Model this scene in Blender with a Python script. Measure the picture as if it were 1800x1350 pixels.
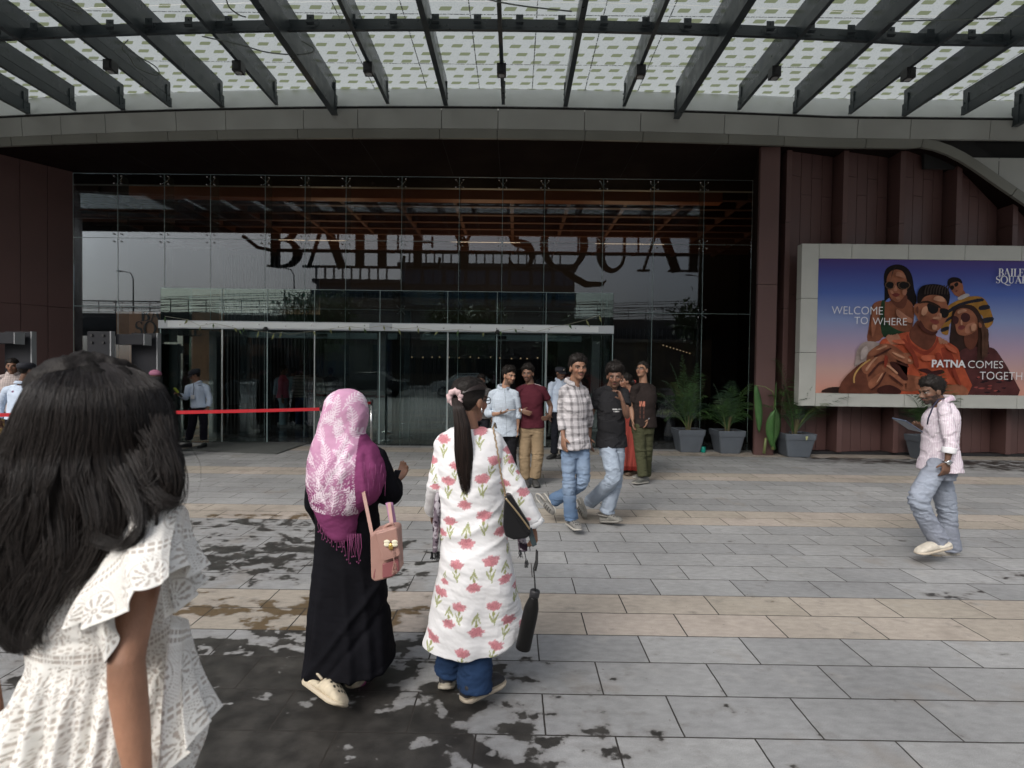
import bpy, bmesh, math, random
import numpy as np
from mathutils import Vector, Matrix
R = math.radians
for _o in list(bpy.data.objects): bpy.data.objects.remove(_o)
S = bpy.context.scene
COL = S.collection
# ------------------------------------------------------------ camera
FPX, HCAM, HOR, VPX, ROLL = 950.0, 1.56, 655.0, 905.0, 0.013
pitch = math.atan((675-HOR)/FPX)                    # looks down a little
yaw = math.atan((VPX-900)/FPX)
_f = Vector((-math.sin(yaw)*math.cos(pitch), math.cos(yaw)*math.cos(pitch), -math.sin(pitch)))
_r0 = _f.cross(Vector((0,0,1))).normalized(); _u0 = _r0.cross(_f).normalized()
_r = _r0*math.cos(ROLL)+_u0*math.sin(ROLL); _u = _r.cross(_f).normalized()
cam = bpy.data.objects.new('camera', bpy.data.cameras.new('camera')); COL.objects.link(cam)
cam.matrix_world = Matrix(((_r.x,_u.x,-_f.x,0),(_r.y,_u.y,-_f.y,0),(_r.z,_u.z,-_f.z,HCAM),(0,0,0,1)))
cam.data.sensor_width = 36; cam.data.lens = 36*FPX/1800
cam.data.clip_start = 0.05; cam.data.clip_end = 1500
cam.data.dof.use_dof = True; cam.data.dof.focus_distance = 3.6; cam.data.dof.aperture_fstop = 3.6
S.camera = cam
def at(px, py, Y):
    """world point seen at photo pixel (px,py) at depth Y"""
    d = _r*((px-900)/FPX)+_u*((675-py)/FPX)+_f
    t = Y/d.y
    return Vector((d.x*t, Y, HCAM+d.z*t))
def gx(px, Y): return at(px, 655, Y).x
def gz(py, Y, px=905): return at(px, py, Y).z
# ------------------------------------------------------------ world, sun, exposure
W = bpy.data.worlds.new("World"); S.world = W; W.use_nodes = True
wn = W.node_tree.nodes; wl = W.node_tree.links; bg = wn['Background']
sky = wn.new('ShaderNodeTexSky'); sky.sky_type = 'NISHITA'; sky.sun_disc = False
SUN_EL, SUN_AZ = R(40), R(212)                       # sun behind the camera, a little left, veiled
sky.sun_elevation = SUN_EL; sky.sun_rotation = SUN_AZ; sky.dust_density = 4; sky.air_density = 1.0
hs = wn.new('ShaderNodeHueSaturation'); hs.inputs['Saturation'].default_value = 0.38
tc = wn.new('ShaderNodeTexCoord'); cn = wn.new('ShaderNodeTexNoise'); cn.inputs['Scale'].default_value = 2.2; cn.inputs['Detail'].default_value = 5
cr = wn.new('ShaderNodeMapRange'); cr.inputs['From Min'].default_value = .3; cr.inputs['From Max'].default_value = .7
cr.inputs['To Min'].default_value = .8; cr.inputs['To Max'].default_value = 1.2
mx = wn.new('ShaderNodeMix'); mx.data_type = 'RGBA'; mx.blend_type = 'MULTIPLY'; mx.inputs[0].default_value = 1
wl.new(sky.outputs[0], hs.inputs['Color']); wl.new(tc.outputs['Generated'], cn.inputs['Vector']); wl.new(cn.outputs[0], cr.inputs[0])
wl.new(hs.outputs[0], mx.inputs[6]); wl.new(cr.outputs[0], mx.inputs[7])
# overcast sky: brighter overhead than at the horizon
sz = wn.new('ShaderNodeSeparateXYZ'); em = wn.new('ShaderNodeMapRange'); em.inputs['From Min'].default_value = 0; em.inputs['From Max'].default_value = .8; em.inputs['To Min'].default_value = .62; em.inputs['To Max'].default_value = 1.45
m3 = wn.new('ShaderNodeMix'); m3.data_type = 'RGBA'; m3.blend_type = 'MULTIPLY'; m3.inputs[0].default_value = 1
wl.new(tc.outputs['Generated'], sz.inputs[0]); wl.new(sz.outputs[2], em.inputs[0]); wl.new(mx.outputs[2], m3.inputs[6]); wl.new(em.outputs[0], m3.inputs[7]); wl.new(m3.outputs[2], bg.inputs[0])
bg.inputs[1].default_value = 0.15
sun = bpy.data.objects.new('sun', bpy.data.lights.new('sun', 'SUN')); COL.objects.link(sun)
sun.data.energy = 1.05; sun.data.angle = R(18); sun.data.color = (1, .97, .92)
sd = Vector((math.sin(SUN_AZ)*math.cos(SUN_EL), math.cos(SUN_AZ)*math.cos(SUN_EL), math.sin(SUN_EL)))
sun.rotation_euler = sd.to_track_quat('Z', 'Y').to_euler()
S.view_settings.view_transform = 'Standard'; S.view_settings.look = 'None'
S.view_settings.gamma = 1; S.view_settings.exposure = 0.17
S.render.engine = 'CYCLES'
S.cycles.max_bounces = 10; S.cycles.transparent_max_bounces = 24; S.cycles.caustics_reflective = False; S.cycles.caustics_refractive = False
rng = np.random.default_rng(7); random.seed(7)
# ------------------------------------------------------------ helpers
def newobj(name, me, parent=None, mat=None, smooth=False):
    o = bpy.data.objects.new(name, me); COL.objects.link(o)
    if mat is not None:
        for m in (mat if isinstance(mat, (list, tuple)) else [mat]): me.materials.append(m)
    if smooth: me.polygons.foreach_set('use_smooth', [True]*len(me.polygons))
    if parent is not None:
        o.parent = parent; o.matrix_parent_inverse = parent.matrix_world.inverted() if False else Matrix.Translation(-parent.location)
    return o
def tag(o, label, cat, group=None, kind=None):
    if label: o['label'] = label
    if cat: o['category'] = cat
    if group: o['group'] = group
    if kind: o['kind'] = kind
    return o
def empty(name, loc, label, cat, group=None):
    o = bpy.data.objects.new(name, None); COL.objects.link(o); o.location = loc; o.empty_display_size = .1
    return tag(o, label, cat, group)
class MB:
    """collects closed shapes; build() links them as one mesh"""
    def __init__(s): s.v = []; s.f = []; s.m = []; s.mi = 0
    def add(s, vs, fs):
        n = len(s.v); s.v += [tuple(v) for v in vs]; s.f += [tuple(i+n for i in f) for f in fs]; s.m += [s.mi]*len(fs)
    def box(s, x0, x1, y0, y1, z0, z1):
        s.add([(x0,y0,z0),(x1,y0,z0),(x1,y1,z0),(x0,y1,z0),(x0,y0,z1),(x1,y0,z1),(x1,y1,z1),(x0,y1,z1)],
              [(0,3,2,1),(4,5,6,7),(0,1,5,4),(1,2,6,5),(2,3,7,6),(3,0,4,7)])
    def bar(s, a, b, w, h, up=(0,0,1)):
        a = Vector(a); b = Vector(b); d = (b-a).normalized(); up = Vector(up)
        sx = d.cross(up).normalized(); sz = sx.cross(d).normalized(); vs = []
        for p in (a, b):
            for i, j in ((-1,-1),(1,-1),(1,1),(-1,1)): vs.append(p+sx*i*w/2+sz*j*h/2)
        s.add(vs, [(0,3,2,1)[::-1],(4,5,6,7)[::-1],(0,1,5,4)[::-1],(1,2,6,5)[::-1],(2,3,7,6)[::-1],(3,0,4,7)[::-1]])
    def tube(s, pts, rad, n=8, cap=True):
        pts = [Vector(p) for p in pts]; k = len(pts)
        if not hasattr(rad, '__len__'): rad = [rad]*k
        vs = []; t0 = (pts[1]-pts[0]).normalized()
        ref = Vector((0,0,1)) if abs(t0.z) < .9 else Vector((1,0,0)); nx = t0.cross(ref).normalized()
        for i, p in enumerate(pts):
            t = (pts[min(i+1,k-1)]-pts[max(i-1,0)]).normalized()
            nx = (nx-t*nx.dot(t)).normalized(); ny = t.cross(nx)
            for j in range(n):
                a = 2*math.pi*j/n; vs.append(p+(nx*math.cos(a)+ny*math.sin(a))*rad[i])
        fs = [(i*n+j, i*n+(j+1)%n, (i+1)*n+(j+1)%n, (i+1)*n+j) for i in range(k-1) for j in range(n)]
        if cap:
            fs.append(tuple(range(n))[::-1]); fs.append(tuple((k-1)*n+j for j in range(n)))
        s.add(vs, fs)
    def rings(s, rings, cap=True):
        n = len(rings[0]); k = len(rings); vs = [p for r in rings for p in r]
        fs = [(i*n+j, i*n+(j+1)%n, (i+1)*n+(j+1)%n, (i+1)*n+j) for i in range(k-1) for j in range(n)]
        if cap: fs.append(tuple(range(n))[::-1]); fs.append(tuple((k-1)*n+j for j in range(n)))
        s.add(vs, fs)
    def ell(s, c, rx, ry, rz, M=None, nu=16, nv=10):
        c = Vector(c); vs = []; fs = []
        for i in range(nv+1):
            th = math.pi*i/nv
            for j in range(nu):
                a = 2*math.pi*j/nu
                p = Vector((rx*math.sin(th)*math.cos(a), ry*math.sin(th)*math.sin(a), rz*math.cos(th)))
                if M is not None: p = M@p
                vs.append(c+p)
        for i in range(nv):
            for j in range(nu): fs.append((i*nu+j, (i+1)*nu+j, (i+1)*nu+(j+1)%nu, i*nu+(j+1)%nu))
        s.add(vs, fs)
    def build(s, name, mat, parent=None, smooth=False, bevel=0):
        me = bpy.data.meshes.new(name); me.from_pydata(s.v, [], s.f); me.update()
        o = newobj(name, me, parent, mat, smooth)
        if any(s.m): me.polygons.foreach_set('material_index', s.m)
        if bevel:
            b = o.modifiers.new('bevel', 'BEVEL'); b.width = bevel; b.segments = 2; b.limit_method = 'ANGLE'
        return o
def nz(p, sc, seed=0, oct=4):
    """smooth noise ~[-1,1] from warped sines; p is (n,3)"""
    g = np.random.default_rng(seed); out = np.zeros(len(p)); a = 1.0; tot = 0; q = np.asarray(p, float)*sc
    for o in range(oct):
        for k in range(3):
            d = g.normal(size=3); d /= np.linalg.norm(d); e = g.normal(size=3); ph = g.uniform(0, 6.28, 2)
            out += a*np.sin(q@d*2.2+ph[0]+1.3*np.sin(q@e*1.1+ph[1]))
        tot += a*1.9; a *= .55; q = q*1.93
    return out/tot
def sst(a, b, x):
    t = np.clip((np.asarray(x, float)-a)/(b-a), 0, 1); return t*t*(3-2*t)
# ------------------------------------------------------------ materials
MATS = {}
def mat(name, col, rough=.6, metal=0., bump=0., bscale=60, var=0., vscale=4, spec=.5, coat=0, sheen=0., fine=None):
    if name in MATS: return MATS[name]
    m = bpy.data.materials.new(name); m.use_nodes = True; nt = m.node_tree; b = nt.nodes['Principled BSDF']
    b.inputs['Base Color'].default_value = (*col, 1); b.inputs['Roughness'].default_value = rough; b.inputs['Metallic'].default_value = metal
    b.inputs['Specular IOR Level'].default_value = spec
    if sheen: b.inputs['Sheen Weight'].default_value = sheen
    t = nt.nodes.new('ShaderNodeTexCoord')
    if var:
        n = nt.nodes.new('ShaderNodeTexNoise'); n.inputs['Scale'].default_value = vscale; n.inputs['Detail'].default_value = 6
        mr = nt.nodes.new('ShaderNodeMapRange'); mr.inputs[1].default_value = .3; mr.inputs[2].default_value = .7; mr.inputs[3].default_value = 1-var; mr.inputs[4].default_value = 1+var
        x = nt.nodes.new('ShaderNodeMix'); x.data_type = 'RGBA'; x.blend_type = 'MULTIPLY'; x.inputs[0].default_value = 1; x.inputs[6].default_value = (*col, 1)
        nt.links.new(t.outputs['Object'], n.inputs['Vector']); nt.links.new(n.outputs[0], mr.inputs[0]); nt.links.new(mr.outputs[0], x.inputs[7]); nt.links.new(x.outputs[2], b.inputs['Base Color'])
        mr2 = nt.nodes.new('ShaderNodeMapRange'); mr2.inputs[1].default_value = .3; mr2.inputs[2].default_value = .7; mr2.inputs[3].default_value = max(rough-.12,.03); mr2.inputs[4].default_value = min(rough+.12,1)
        nt.links.new(n.outputs[0], mr2.inputs[0]); nt.links.new(mr2.outputs[0], b.inputs['Roughness'])
    if bump:
        n2 = nt.nodes.new('ShaderNodeTexNoise'); n2.inputs['Scale'].default_value = bscale; n2.inputs['Detail'].default_value = 4
        bp = nt.nodes.new('ShaderNodeBump'); bp.inputs['Strength'].default_value = bump; bp.inputs['Distance'].default_value = .01
        nt.links.new(t.outputs['Object'], n2.inputs['Vector']); nt.links.new(n2.outputs[0], bp.inputs['Height']); nt.links.new(bp.outputs[0], b.inputs['Normal'])
    MATS[name] = m; return m
def vmat(name, rough=.8, bump=0., bscale=300, sheen=0., sss=0., spec=.3, colbump=0.):
    """material that takes its base colour from the mesh's 'Col' attribute (what the cloth or skin is dyed)"""
    if name in MATS: return MATS[name]
    m = bpy.data.materials.new(name); m.use_nodes = True; nt = m.node_tree; b = nt.nodes['Principled BSDF']
    a = nt.nodes.new('ShaderNodeAttribute'); a.attribute_name = 'Col'
    nt.links.new(a.outputs[0], b.inputs['Base Color']); b.inputs['Roughness'].default_value = rough; b.inputs['Specular IOR Level'].default_value = spec
    if sheen: b.inputs['Sheen Weight'].default_value = sheen
    if sss: b.inputs['Subsurface Weight'].default_value = sss; b.inputs['Subsurface Scale'].default_value = .01
    if bump or colbump:
        t = nt.nodes.new('ShaderNodeTexCoord'); n2 = nt.nodes.new('ShaderNodeTexNoise'); n2.inputs['Scale'].default_value = bscale; n2.inputs['Detail'].default_value = 4
        bp = nt.nodes.new('ShaderNodeBump'); bp.inputs['Strength'].default_value = bump; bp.inputs['Distance'].default_value = .004
        nt.links.new(t.outputs['Object'], n2.inputs['Vector']); nt.links.new(n2.outputs[0], bp.inputs['Height']); nt.links.new(bp.outputs[0], b.inputs['Normal'])
        if colbump:
            b2 = nt.nodes.new('ShaderNodeBump'); b2.inputs['Strength'].default_value = colbump; b2.inputs['Distance'].default_value = .003
            nt.links.new(a.outputs[0], b2.inputs['Height']); nt.links.new(bp.outputs[0], b2.inputs['Normal']); nt.links.new(b2.outputs[0], b.inputs['Normal'])
    MATS[name] = m; return m
def glassmat(name, refl, tint=(.9,.95,.93), rough=0.0, gtint=(1,1,1)):
    m = bpy.data.materials.new(name); m.use_nodes = True; nt = m.node_tree; nt.nodes.remove(nt.nodes['Principled BSDF'])
    out = nt.nodes['Material Output']; mixs = nt.nodes.new('ShaderNodeMixShader'); tr = nt.nodes.new('ShaderNodeBsdfTransparent'); gl = nt.nodes.new('ShaderNodeBsdfGlossy')
    tr.inputs[0].default_value = (*tint, 1); gl.inputs['Roughness'].default_value = rough; gl.inputs[0].default_value = (*gtint, 1)
    fr = nt.nodes.new('ShaderNodeFresnel'); fr.inputs[0].default_value = 1.45
    ad = nt.nodes.new('ShaderNodeMath'); ad.operation = 'ADD'; ad.use_clamp = True; ad.inputs[1].default_value = refl
    nt.links.new(fr.outputs[0], ad.inputs[0]); nt.links.new(ad.outputs[0], mixs.inputs[0]); nt.links.new(tr.outputs[0], mixs.inputs[1]); nt.links.new(gl.outputs[0], mixs.inputs[2]); nt.links.new(mixs.outputs[0], out.inputs[0])
    # gentle unevenness of the toughened glass
    t = nt.nodes.new('ShaderNodeTexCoord'); n = nt.nodes.new('ShaderNodeTexNoise'); n.inputs['Scale'].default_value = .8; n.inputs['Detail'].default_value = 1; bp = nt.nodes.new('ShaderNodeBump'); bp.inputs['Strength'].default_value = .014; bp.inputs['Distance'].default_value = .012
    nt.links.new(t.outputs['Object'], n.inputs[0]); nt.links.new(n.outputs[0], bp.inputs['Height']); nt.links.new(bp.outputs[0], gl.inputs['Normal'])
    return m
STEEL = mat('dark_painted_steel', (.040,.050,.056), .38, var=.15, vscale=6)
STEEL2 = mat('column_steel', (.035,.05,.055), .4, var=.1)
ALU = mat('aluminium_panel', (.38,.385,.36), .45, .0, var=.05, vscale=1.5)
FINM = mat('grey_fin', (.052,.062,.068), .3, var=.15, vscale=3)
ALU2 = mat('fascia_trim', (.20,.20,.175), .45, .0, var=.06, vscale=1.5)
BROWN = mat('brown_cladding', (.105,.055,.050), .5, var=.1, vscale=.9, bump=.03, bscale=200)
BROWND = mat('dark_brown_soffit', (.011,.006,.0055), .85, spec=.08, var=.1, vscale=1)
JOINT = mat('joint_shadow', (.01,.01,.01), .9)
CHROME = mat('brushed_steel', (.62,.63,.64), .25, 1.)
BLACKM = mat('black_metal', (.018,.018,.02), .45)
GREYM = mat('grey_panel', (.017,.018,.023), .55, spec=.3, var=.08)
GLASS = glassmat('facade_glass', .018, (.80,.85,.86), gtint=(.86,.90,.98))
GLASSV = glassmat('vestibule_glass', .022, (.90,.93,.92), gtint=(.8,.95,.92))
EDGE = mat('glass_edge', (.30,.40,.40), .25)
# ------------------------------------------------------------ serif capitals drawn as strokes (unit height)
def arc(cx, cy, rx, ry, a0, a1, n=18):
    return [(cx+rx*math.cos(R(a0+(a1-a0)*i/n)), cy+ry*math.sin(R(a0+(a1-a0)*i/n))) for i in range(n+1)]
T_, t_ = .15, .035
GL = {
 'B': (.62, [([(.16,0),(.16,1)],T_), ([(.02,.98),(.34,.98)],t_), ([(.02,.02),(.34,.02)],t_), (arc(.30,.75,.20,.23,90,-90),[.04,.14,.04]), (arc(.30,.27,.26,.25,90,-90),[.04,.16,.04]), ([(.16,.52),(.32,.52)],t_)]),
 'A': (.80, [([(.10,0),(.40,1.0)],.045), ([(.36,1.0),(.70,0)],T_), ([(.20,.34),(.58,.34)],t_), ([(.0,.02),(.22,.02)],t_), ([(.56,.02),(.84,.02)],t_)]),
 'I': (.36, [([(.18,0),(.18,1)],T_), ([(.02,.98),(.34,.98)],t_), ([(.02,.02),(.34,.02)],t_)]),
 'L': (.60, [([(.18,0),(.18,1)],T_), ([(.02,.98),(.34,.98)],t_), ([(.02,.02),(.56,.02)],t_), ([(.55,.0),(.58,.24)],.04)]),
 'E': (.62, [([(.18,0),(.18,1)],T_), ([(.02,.98),(.54,.98)],t_), ([(.02,.02),(.56,.02)],t_), ([(.18,.52),(.44,.52)],t_), ([(.55,.0),(.58,.22)],.04), ([(.53,1),(.55,.8)],.04), ([(.44,.42),(.44,.62)],.03)]),
 'Y': (.72, [([(.08,1),(.36,.46)],T_), ([(.36,.46),(.62,1)],.045), ([(.36,0),(.36,.5)],T_), ([(.22,.02),(.52,.02)],t_), ([(.0,.98),(.22,.98)],t_), ([(.52,.98),(.72,.98)],t_)]),
 'S': (.56, [(arc(.28,.74,.19,.24,20,180)+arc(.28,.74,.19,.24,180,250)[1:]+[(.30,.50)]+arc(.27,.26,.20,.24,70,0)+arc(.27,.26,.20,.24,0,-160)[1:],[.04,.06,.15,.16,.08,.04]), ([(.46,.78),(.46,.98)],.035), ([(.07,.02),(.07,.24)],.035)]),
 'Q': (.90, [(arc(.44,.5,.36,.49,0,360,40),[.15,.05,.15,.05,.15]), ([(.40,.02),(.60,-.12),(.85,-.26),(1.15,-.25),(1.2,-.18)],[.05,.12,.12,.07,.02])]),
 'U': (.78, [([(.16,1),(.16,.34)],T_), (arc(.37,.32,.21,.31,180,360),[.15,.08,.045]), ([(.58,.32),(.58,1)],.045), ([(.02,.98),(.32,.98)],t_), ([(.48,.98),(.70,.98)],t_)]),
 'R': (.74, [([(.16,0),(.16,1)],T_), ([(.02,.98),(.34,.98)],t_), ([(.02,.02),(.32,.02)],t_), (arc(.30,.75,.22,.23,90,-90),[.04,.15,.04]), ([(.30,.5),(.50,.22),(.76,-.02)],[.05,.14,.06])]),
}
def glyph(mb, ch, ox, oy, sz, place, thick):
    """place(u,v,w) -> world; w is depth"""
    adv, strokes = GL[ch]; 
    for si, (pts, wd) in enumerate(strokes):
        n = len(pts); L_ = []; R_ = []
        for i, p in enumerate(pts):
            a = pts[max(i-1,0)]; b = pts[min(i+1,n-1)]; dx, dy = b[0]-a[0], b[1]-a[1]; l = math.hypot(dx, dy) or 1
            w = wd if not isinstance(wd, list) else float(np.interp(i/(n-1), np.linspace(0,1,len(wd)), wd))
            L_.append((ox+(p[0]-dy/l*w/2)*sz, oy+(p[1]+dx/l*w/2)*sz)); R_.append((ox+(p[0]+dy/l*w/2)*sz, oy+(p[1]-dx/l*w/2)*sz))
        e = .0007*si*(1 if thick > .01 else .3)
        vs = [place(u, v, -e) for u, v in L_]+[place(u, v, -e) for u, v in R_]+[place(u, v, thick+e) for u, v in L_]+[place(u, v, thick+e) for u, v in R_]
        fs = []
        for i in range(n-1):
            fs += [(i, i+1, n+i+1, n+i), (2*n+i+1, 2*n+i, 3*n+i, 3*n+i+1), (i+1, i, 2*n+i, 2*n+i+1), (n+i, n+i+1, 3*n+i+1, 3*n+i)]
        fs += [(0, n, 3*n, 2*n), (n-1, 3*n-1, 4*n-1, 2*n-1)]
        mb.add(vs, fs)
    return adv*sz
def serif(mb, text, ox, oy, sz, place, thick, track=.0, width=None):
    tw = sum((GL[c][0]+track) if c != ' ' else .45 for c in text)*sz; k = 1 if width is None else width/tw
    x = 0
    for c in text:
        if c == ' ': x += .45*sz; continue
        glyph(mb, c, x, oy, sz, lambda u, v, w: place(ox+u*k, v, w), thick); x += (GL[c][0]+track)*sz
def text_mesh(name, body, mt, parent, place, size, thick, offset=0, shear=0):
    cu = bpy.data.curves.new('t', 'FONT'); cu.body = body; cu.size = size; cu.extrude = thick; cu.offset = offset; cu.resolution_u = 4
    ob = bpy.data.objects.new('t', cu); COL.objects.link(ob); dg = bpy.context.evaluated_depsgraph_get(); me = bpy.data.meshes.new_from_object(ob.evaluated_get(dg)); me.name = name
    bpy.data.objects.remove(ob)
    co = [place(v.co.x, v.co.y, v.co.z) for v in me.vertices]
    for v, c in zip(me.vertices, co): v.co = c
    me.update(); me.materials.clear(); return newobj(name, me, parent, mt)
# ------------------------------------------------------------ paving
YR = 3.2
def wetness(x, y):
    w = np.zeros_like(x)
    def blob(px, py, rx, ry, s):     # a splash centred at a point of the paving, radii in metres
        nonlocal w
        t = 1479.0/(py-(HOR+ROLL*(px-905))); cx = (px-905)*t/950; cy = t
        d = ((x-cx)/rx)**2+((y-cy)/ry)**2; w = np.maximum(w, s*np.exp(-d*.9))
    for b in [(380,1190,1.1,.36,1.25),(620,1290,.85,.32,1.15),(420,1310,1.2,.46,1.45),(620,1180,.5,.26,1.05),(400,1072,1.0,.16,.85),(560,1078,.6,.15,.85),(710,1080,.28,.16,.85),(760,1250,.38,.28,.95),(900,1290,.5,.22,.72),(1010,1320,.5,.16,.62),
              (720,1130,.35,.22,.8),(600,1110,.6,.22,1.0),(560,960,1.0,.42,.82),(400,985,1.0,.5,.9),(460,920,1.0,.4,.72),(700,1010,.4,.4,.66),
              (880,1190,.22,.1,.72),(1080,1290,.14,.06,.7),(1430,1300,.12,.05,.75),(1380,1345,.1,.05,.6),(1160,1045,.10,.05,.7),(1350,1047,.12,.06,.62),(1680,1045,.25,.1,.7),(1800,1012,.2,.15,.7),
              (1650,812,2.6,.38,1.0),(1480,806,1.2,.25,.9),(1790,822,1.5,.5,.85),(1260,800,1.4,.25,.62),(1000,1185,.16,.08,.6),(1220,1105,.1,.04,.58),(1540,1100,.08,.05,.58)]: blob(*b)
    return w
xs = np.concatenate([[-400,-100,-40,-20,-12], np.arange(-8,9.01,.12), [12,20,40,100,400]])
ys = np.concatenate([[-400,-100,-55,-20,-8,-3,0], np.arange(.8,11.2,.12), [12,14,30,100,400]])
X, Yg = np.meshgrid(xs, ys); nxg, nyg = len(xs), len(ys)
vs = np.stack([X.ravel(), Yg.ravel(), np.zeros(X.size)], 1)
fs = [(j*nxg+i, j*nxg+i+1, (j+1)*nxg+i+1, (j+1)*nxg+i) for j in range(nyg-1) for i in range(nxg-1)]
me = bpy.data.meshes.new('paving'); me.from_pydata(vs.tolist(), [], fs)
at_ = me.attributes.new('wet', 'FLOAT', 'POINT'); at_.data.foreach_set('value', wetness(X.ravel(), Yg.ravel()))
def paving_mat():
    m = bpy.data.materials.new('stone_paving'); m.use_nodes = True; nt = m.node_tree; N = nt.nodes.new; L = nt.links.new; b = nt.nodes['Principled BSDF']
    tc = N('ShaderNodeTexCoord'); mp = N('ShaderNodeMapping'); mp.inputs['Location'].default_value = (-.155+.0, -YR+60.0, 0); L(tc.outputs['Object'], mp.inputs[0])
    wob = N('ShaderNodeTexNoise'); wob.inputs['Scale'].default_value = 9; L(tc.outputs['Object'], wob.inputs[0])
    wm = N('ShaderNodeVectorMath'); wm.operation = 'MULTIPLY_ADD'; wm.inputs[1].default_value = (.006,.006,0); L(wob.outputs['Color'], wm.inputs[0]); L(mp.outputs[0], wm.inputs[2])
    br = N('ShaderNodeTexBrick'); br.offset = .5; br.offset_frequency = 2; br.squash = 1
    for k, v in (('Scale',1),('Mortar Size',.0042),('Mortar Smooth',.15),('Bias',0),('Brick Width',.6),('Row Height',.3)): br.inputs[k].default_value = v
    br.inputs['Color1'].default_value = (0,0,0,1); br.inputs['Color2'].default_value = (1,1,1,1); br.inputs['Mortar'].default_value = (.5,.5,.5,1)
    L(wm.outputs[0], br.inputs[0])
    sx = N('ShaderNodeSeparateXYZ'); L(mp.outputs[0], sx.inputs[0])
    def M(op, a, bb, c=None, clamp=False):
        n = N('ShaderNodeMath'); n.operation = op; n.use_clamp = clamp
        for i, v in enumerate((a, bb, c)):
            if v is None: continue
            if isinstance(v, (int, float)): n.inputs[i].default_value = v
            else: L(v, n.inputs[i])
        return n.outputs[0]
    # bands of two cream rows in every eight (period 2.4 m)
    band = M('LESS_THAN', M('FRACT', M('DIVIDE', sx.outputs[1], 2.4), 0), .25)
    def RGB(fac, c1, c2, bt='MIX'):
        n = N('ShaderNodeMix'); n.data_type = 'RGBA'; n.blend_type = bt
        for i, v in ((0, fac), (6, c1), (7, c2)):
            if isinstance(v, tuple): n.inputs[i].default_value = (*v, 1)
            elif isinstance(v, (int, float)): n.inputs[i].default_value = v
            else: L(v, n.inputs[i])
        return n.outputs[2]
    def noise(sc, det=6, src=None, vec=(1,1,1)):
        mm = N('ShaderNodeMapping'); mm.inputs['Scale'].default_value = vec; L(tc.outputs['Object'], mm.inputs[0])
        n = N('ShaderNodeTexNoise'); n.inputs['Scale'].default_value = sc; n.inputs['Detail'].default_value = det; L(mm.outputs[0], n.inputs[0]); return n.outputs[0]
    def MR(v, a, bb, c, d):
        n = N('ShaderNodeMapRange'); n.clamp = True
        for i, q in enumerate((a, bb, c, d)): n.inputs[i+1].default_value = q
        L(v, n.inputs[0]); return n.outputs[0]
    grey = RGB(br.outputs[0], (.235,.237,.238), (.292,.293,.290)); cream = RGB(br.outputs[0], (.318,.285,.238), (.365,.318,.278))
    base = RGB(band, grey, cream)
    n1 = noise(1.3); n2 = noise(14, 8, vec=(1,2,1)); n3 = noise(220, 3); n4 = noise(4.5, 8)
    base = RGB(1.0, base, MR(n1, .3, .7, .86, 1.12), 'MULTIPLY'); base = RGB(1.0, base, MR(n2, .3, .7, .88, 1.12), 'MULTIPLY'); base = RGB(1.0, base, MR(n3, .25, .75, .82, 1.18), 'MULTIPLY')
    base = RGB(MR(n4, .62, .72, 0, .35), base, (.36,.35,.33))           # dusty bloom
    nsp = noise(38, 2); base = RGB(MR(nsp, .735, .75, 0, .6), base, (.09,.08,.07))      # specks of dirt
    base = RGB(M('MULTIPLY', MR(noise(2.1, 7), .6, .68, 0, 1), .35), base, (.20,.17,.14)) # faint grime
    wa = N('ShaderNodeAttribute'); wa.attribute_name = 'wet'
    wn_ = M('ADD', M('MULTIPLY', noise(5.5, 9, vec=(1,1.35,1)), 1.25), M('MULTIPLY', noise(24, 4), .28))
    wv = M('ADD', M('MULTIPLY', wa.outputs['Fac'], .62), M('MULTIPLY', M('SUBTRACT', wn_, .765), 1.5))
    wet = MR(wv, .39, .46, 0, 1)
    soft = MR(wv, .22, .44, 0, 1)
    base = RGB(M('MULTIPLY', soft, .5), base, (.15,.14,.13))
    dark = RGB(1.0, base, RGB(MR(noise(9, 9), .35, .65, 0, 1), (.125,.12,.115), (.26,.25,.235)), 'MULTIPLY')
    darkc = RGB(1.0, base, (.52,.41,.27), 'MULTIPLY')
    base = RGB(wet, base, RGB(band, dark, darkc))
    base = RGB(br.outputs[1], base, (.035,.031,.028))
    L(base, b.inputs['Base Color'])
    rr = N('ShaderNodeMix'); rr.data_type = 'FLOAT'; rr.inputs[2].default_value = .72; rr.inputs[3].default_value = .34; L(wet, rr.inputs[0]); L(rr.outputs[0], b.inputs['Roughness'])
    b.inputs['Specular IOR Level'].default_value = .35
    h = M('ADD', M('MULTIPLY', br.outputs[1], -1.0), M('MULTIPLY', n3, .25)); h = M('ADD', h, M('MULTIPLY', n2, .2))
    bp = N('ShaderNodeBump'); bp.inputs['Strength'].default_value = .55; bp.inputs['Distance'].default_value = .006; L(h, bp.inputs['Height']); L(bp.outputs[0], b.inputs['Normal'])
    return m
o = newobj('paving', me, None, paving_mat()); tag(o, 'grey stone plaza paving with cream bands and wet patches', 'paving', kind='structure')
# ------------------------------------------------------------ the mall building
GY, VY, WY = 12.4, 11.3, 10.9            # glass plane, vestibule front, right wall
SOF = gz(309, GY, 720)                   # soffit height
XL = gx(129, GY); XR = gx(1316, GY)
bld = empty('shopping_mall', (0, 11.5, 0), 'brown clad shopping mall front with curved grey fascia above the glass entrance', 'building')
def fY(x): x = min(x, 6.1); return 10.38+(x+.3)**2/170.0  # plan curve of the fascia
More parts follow.
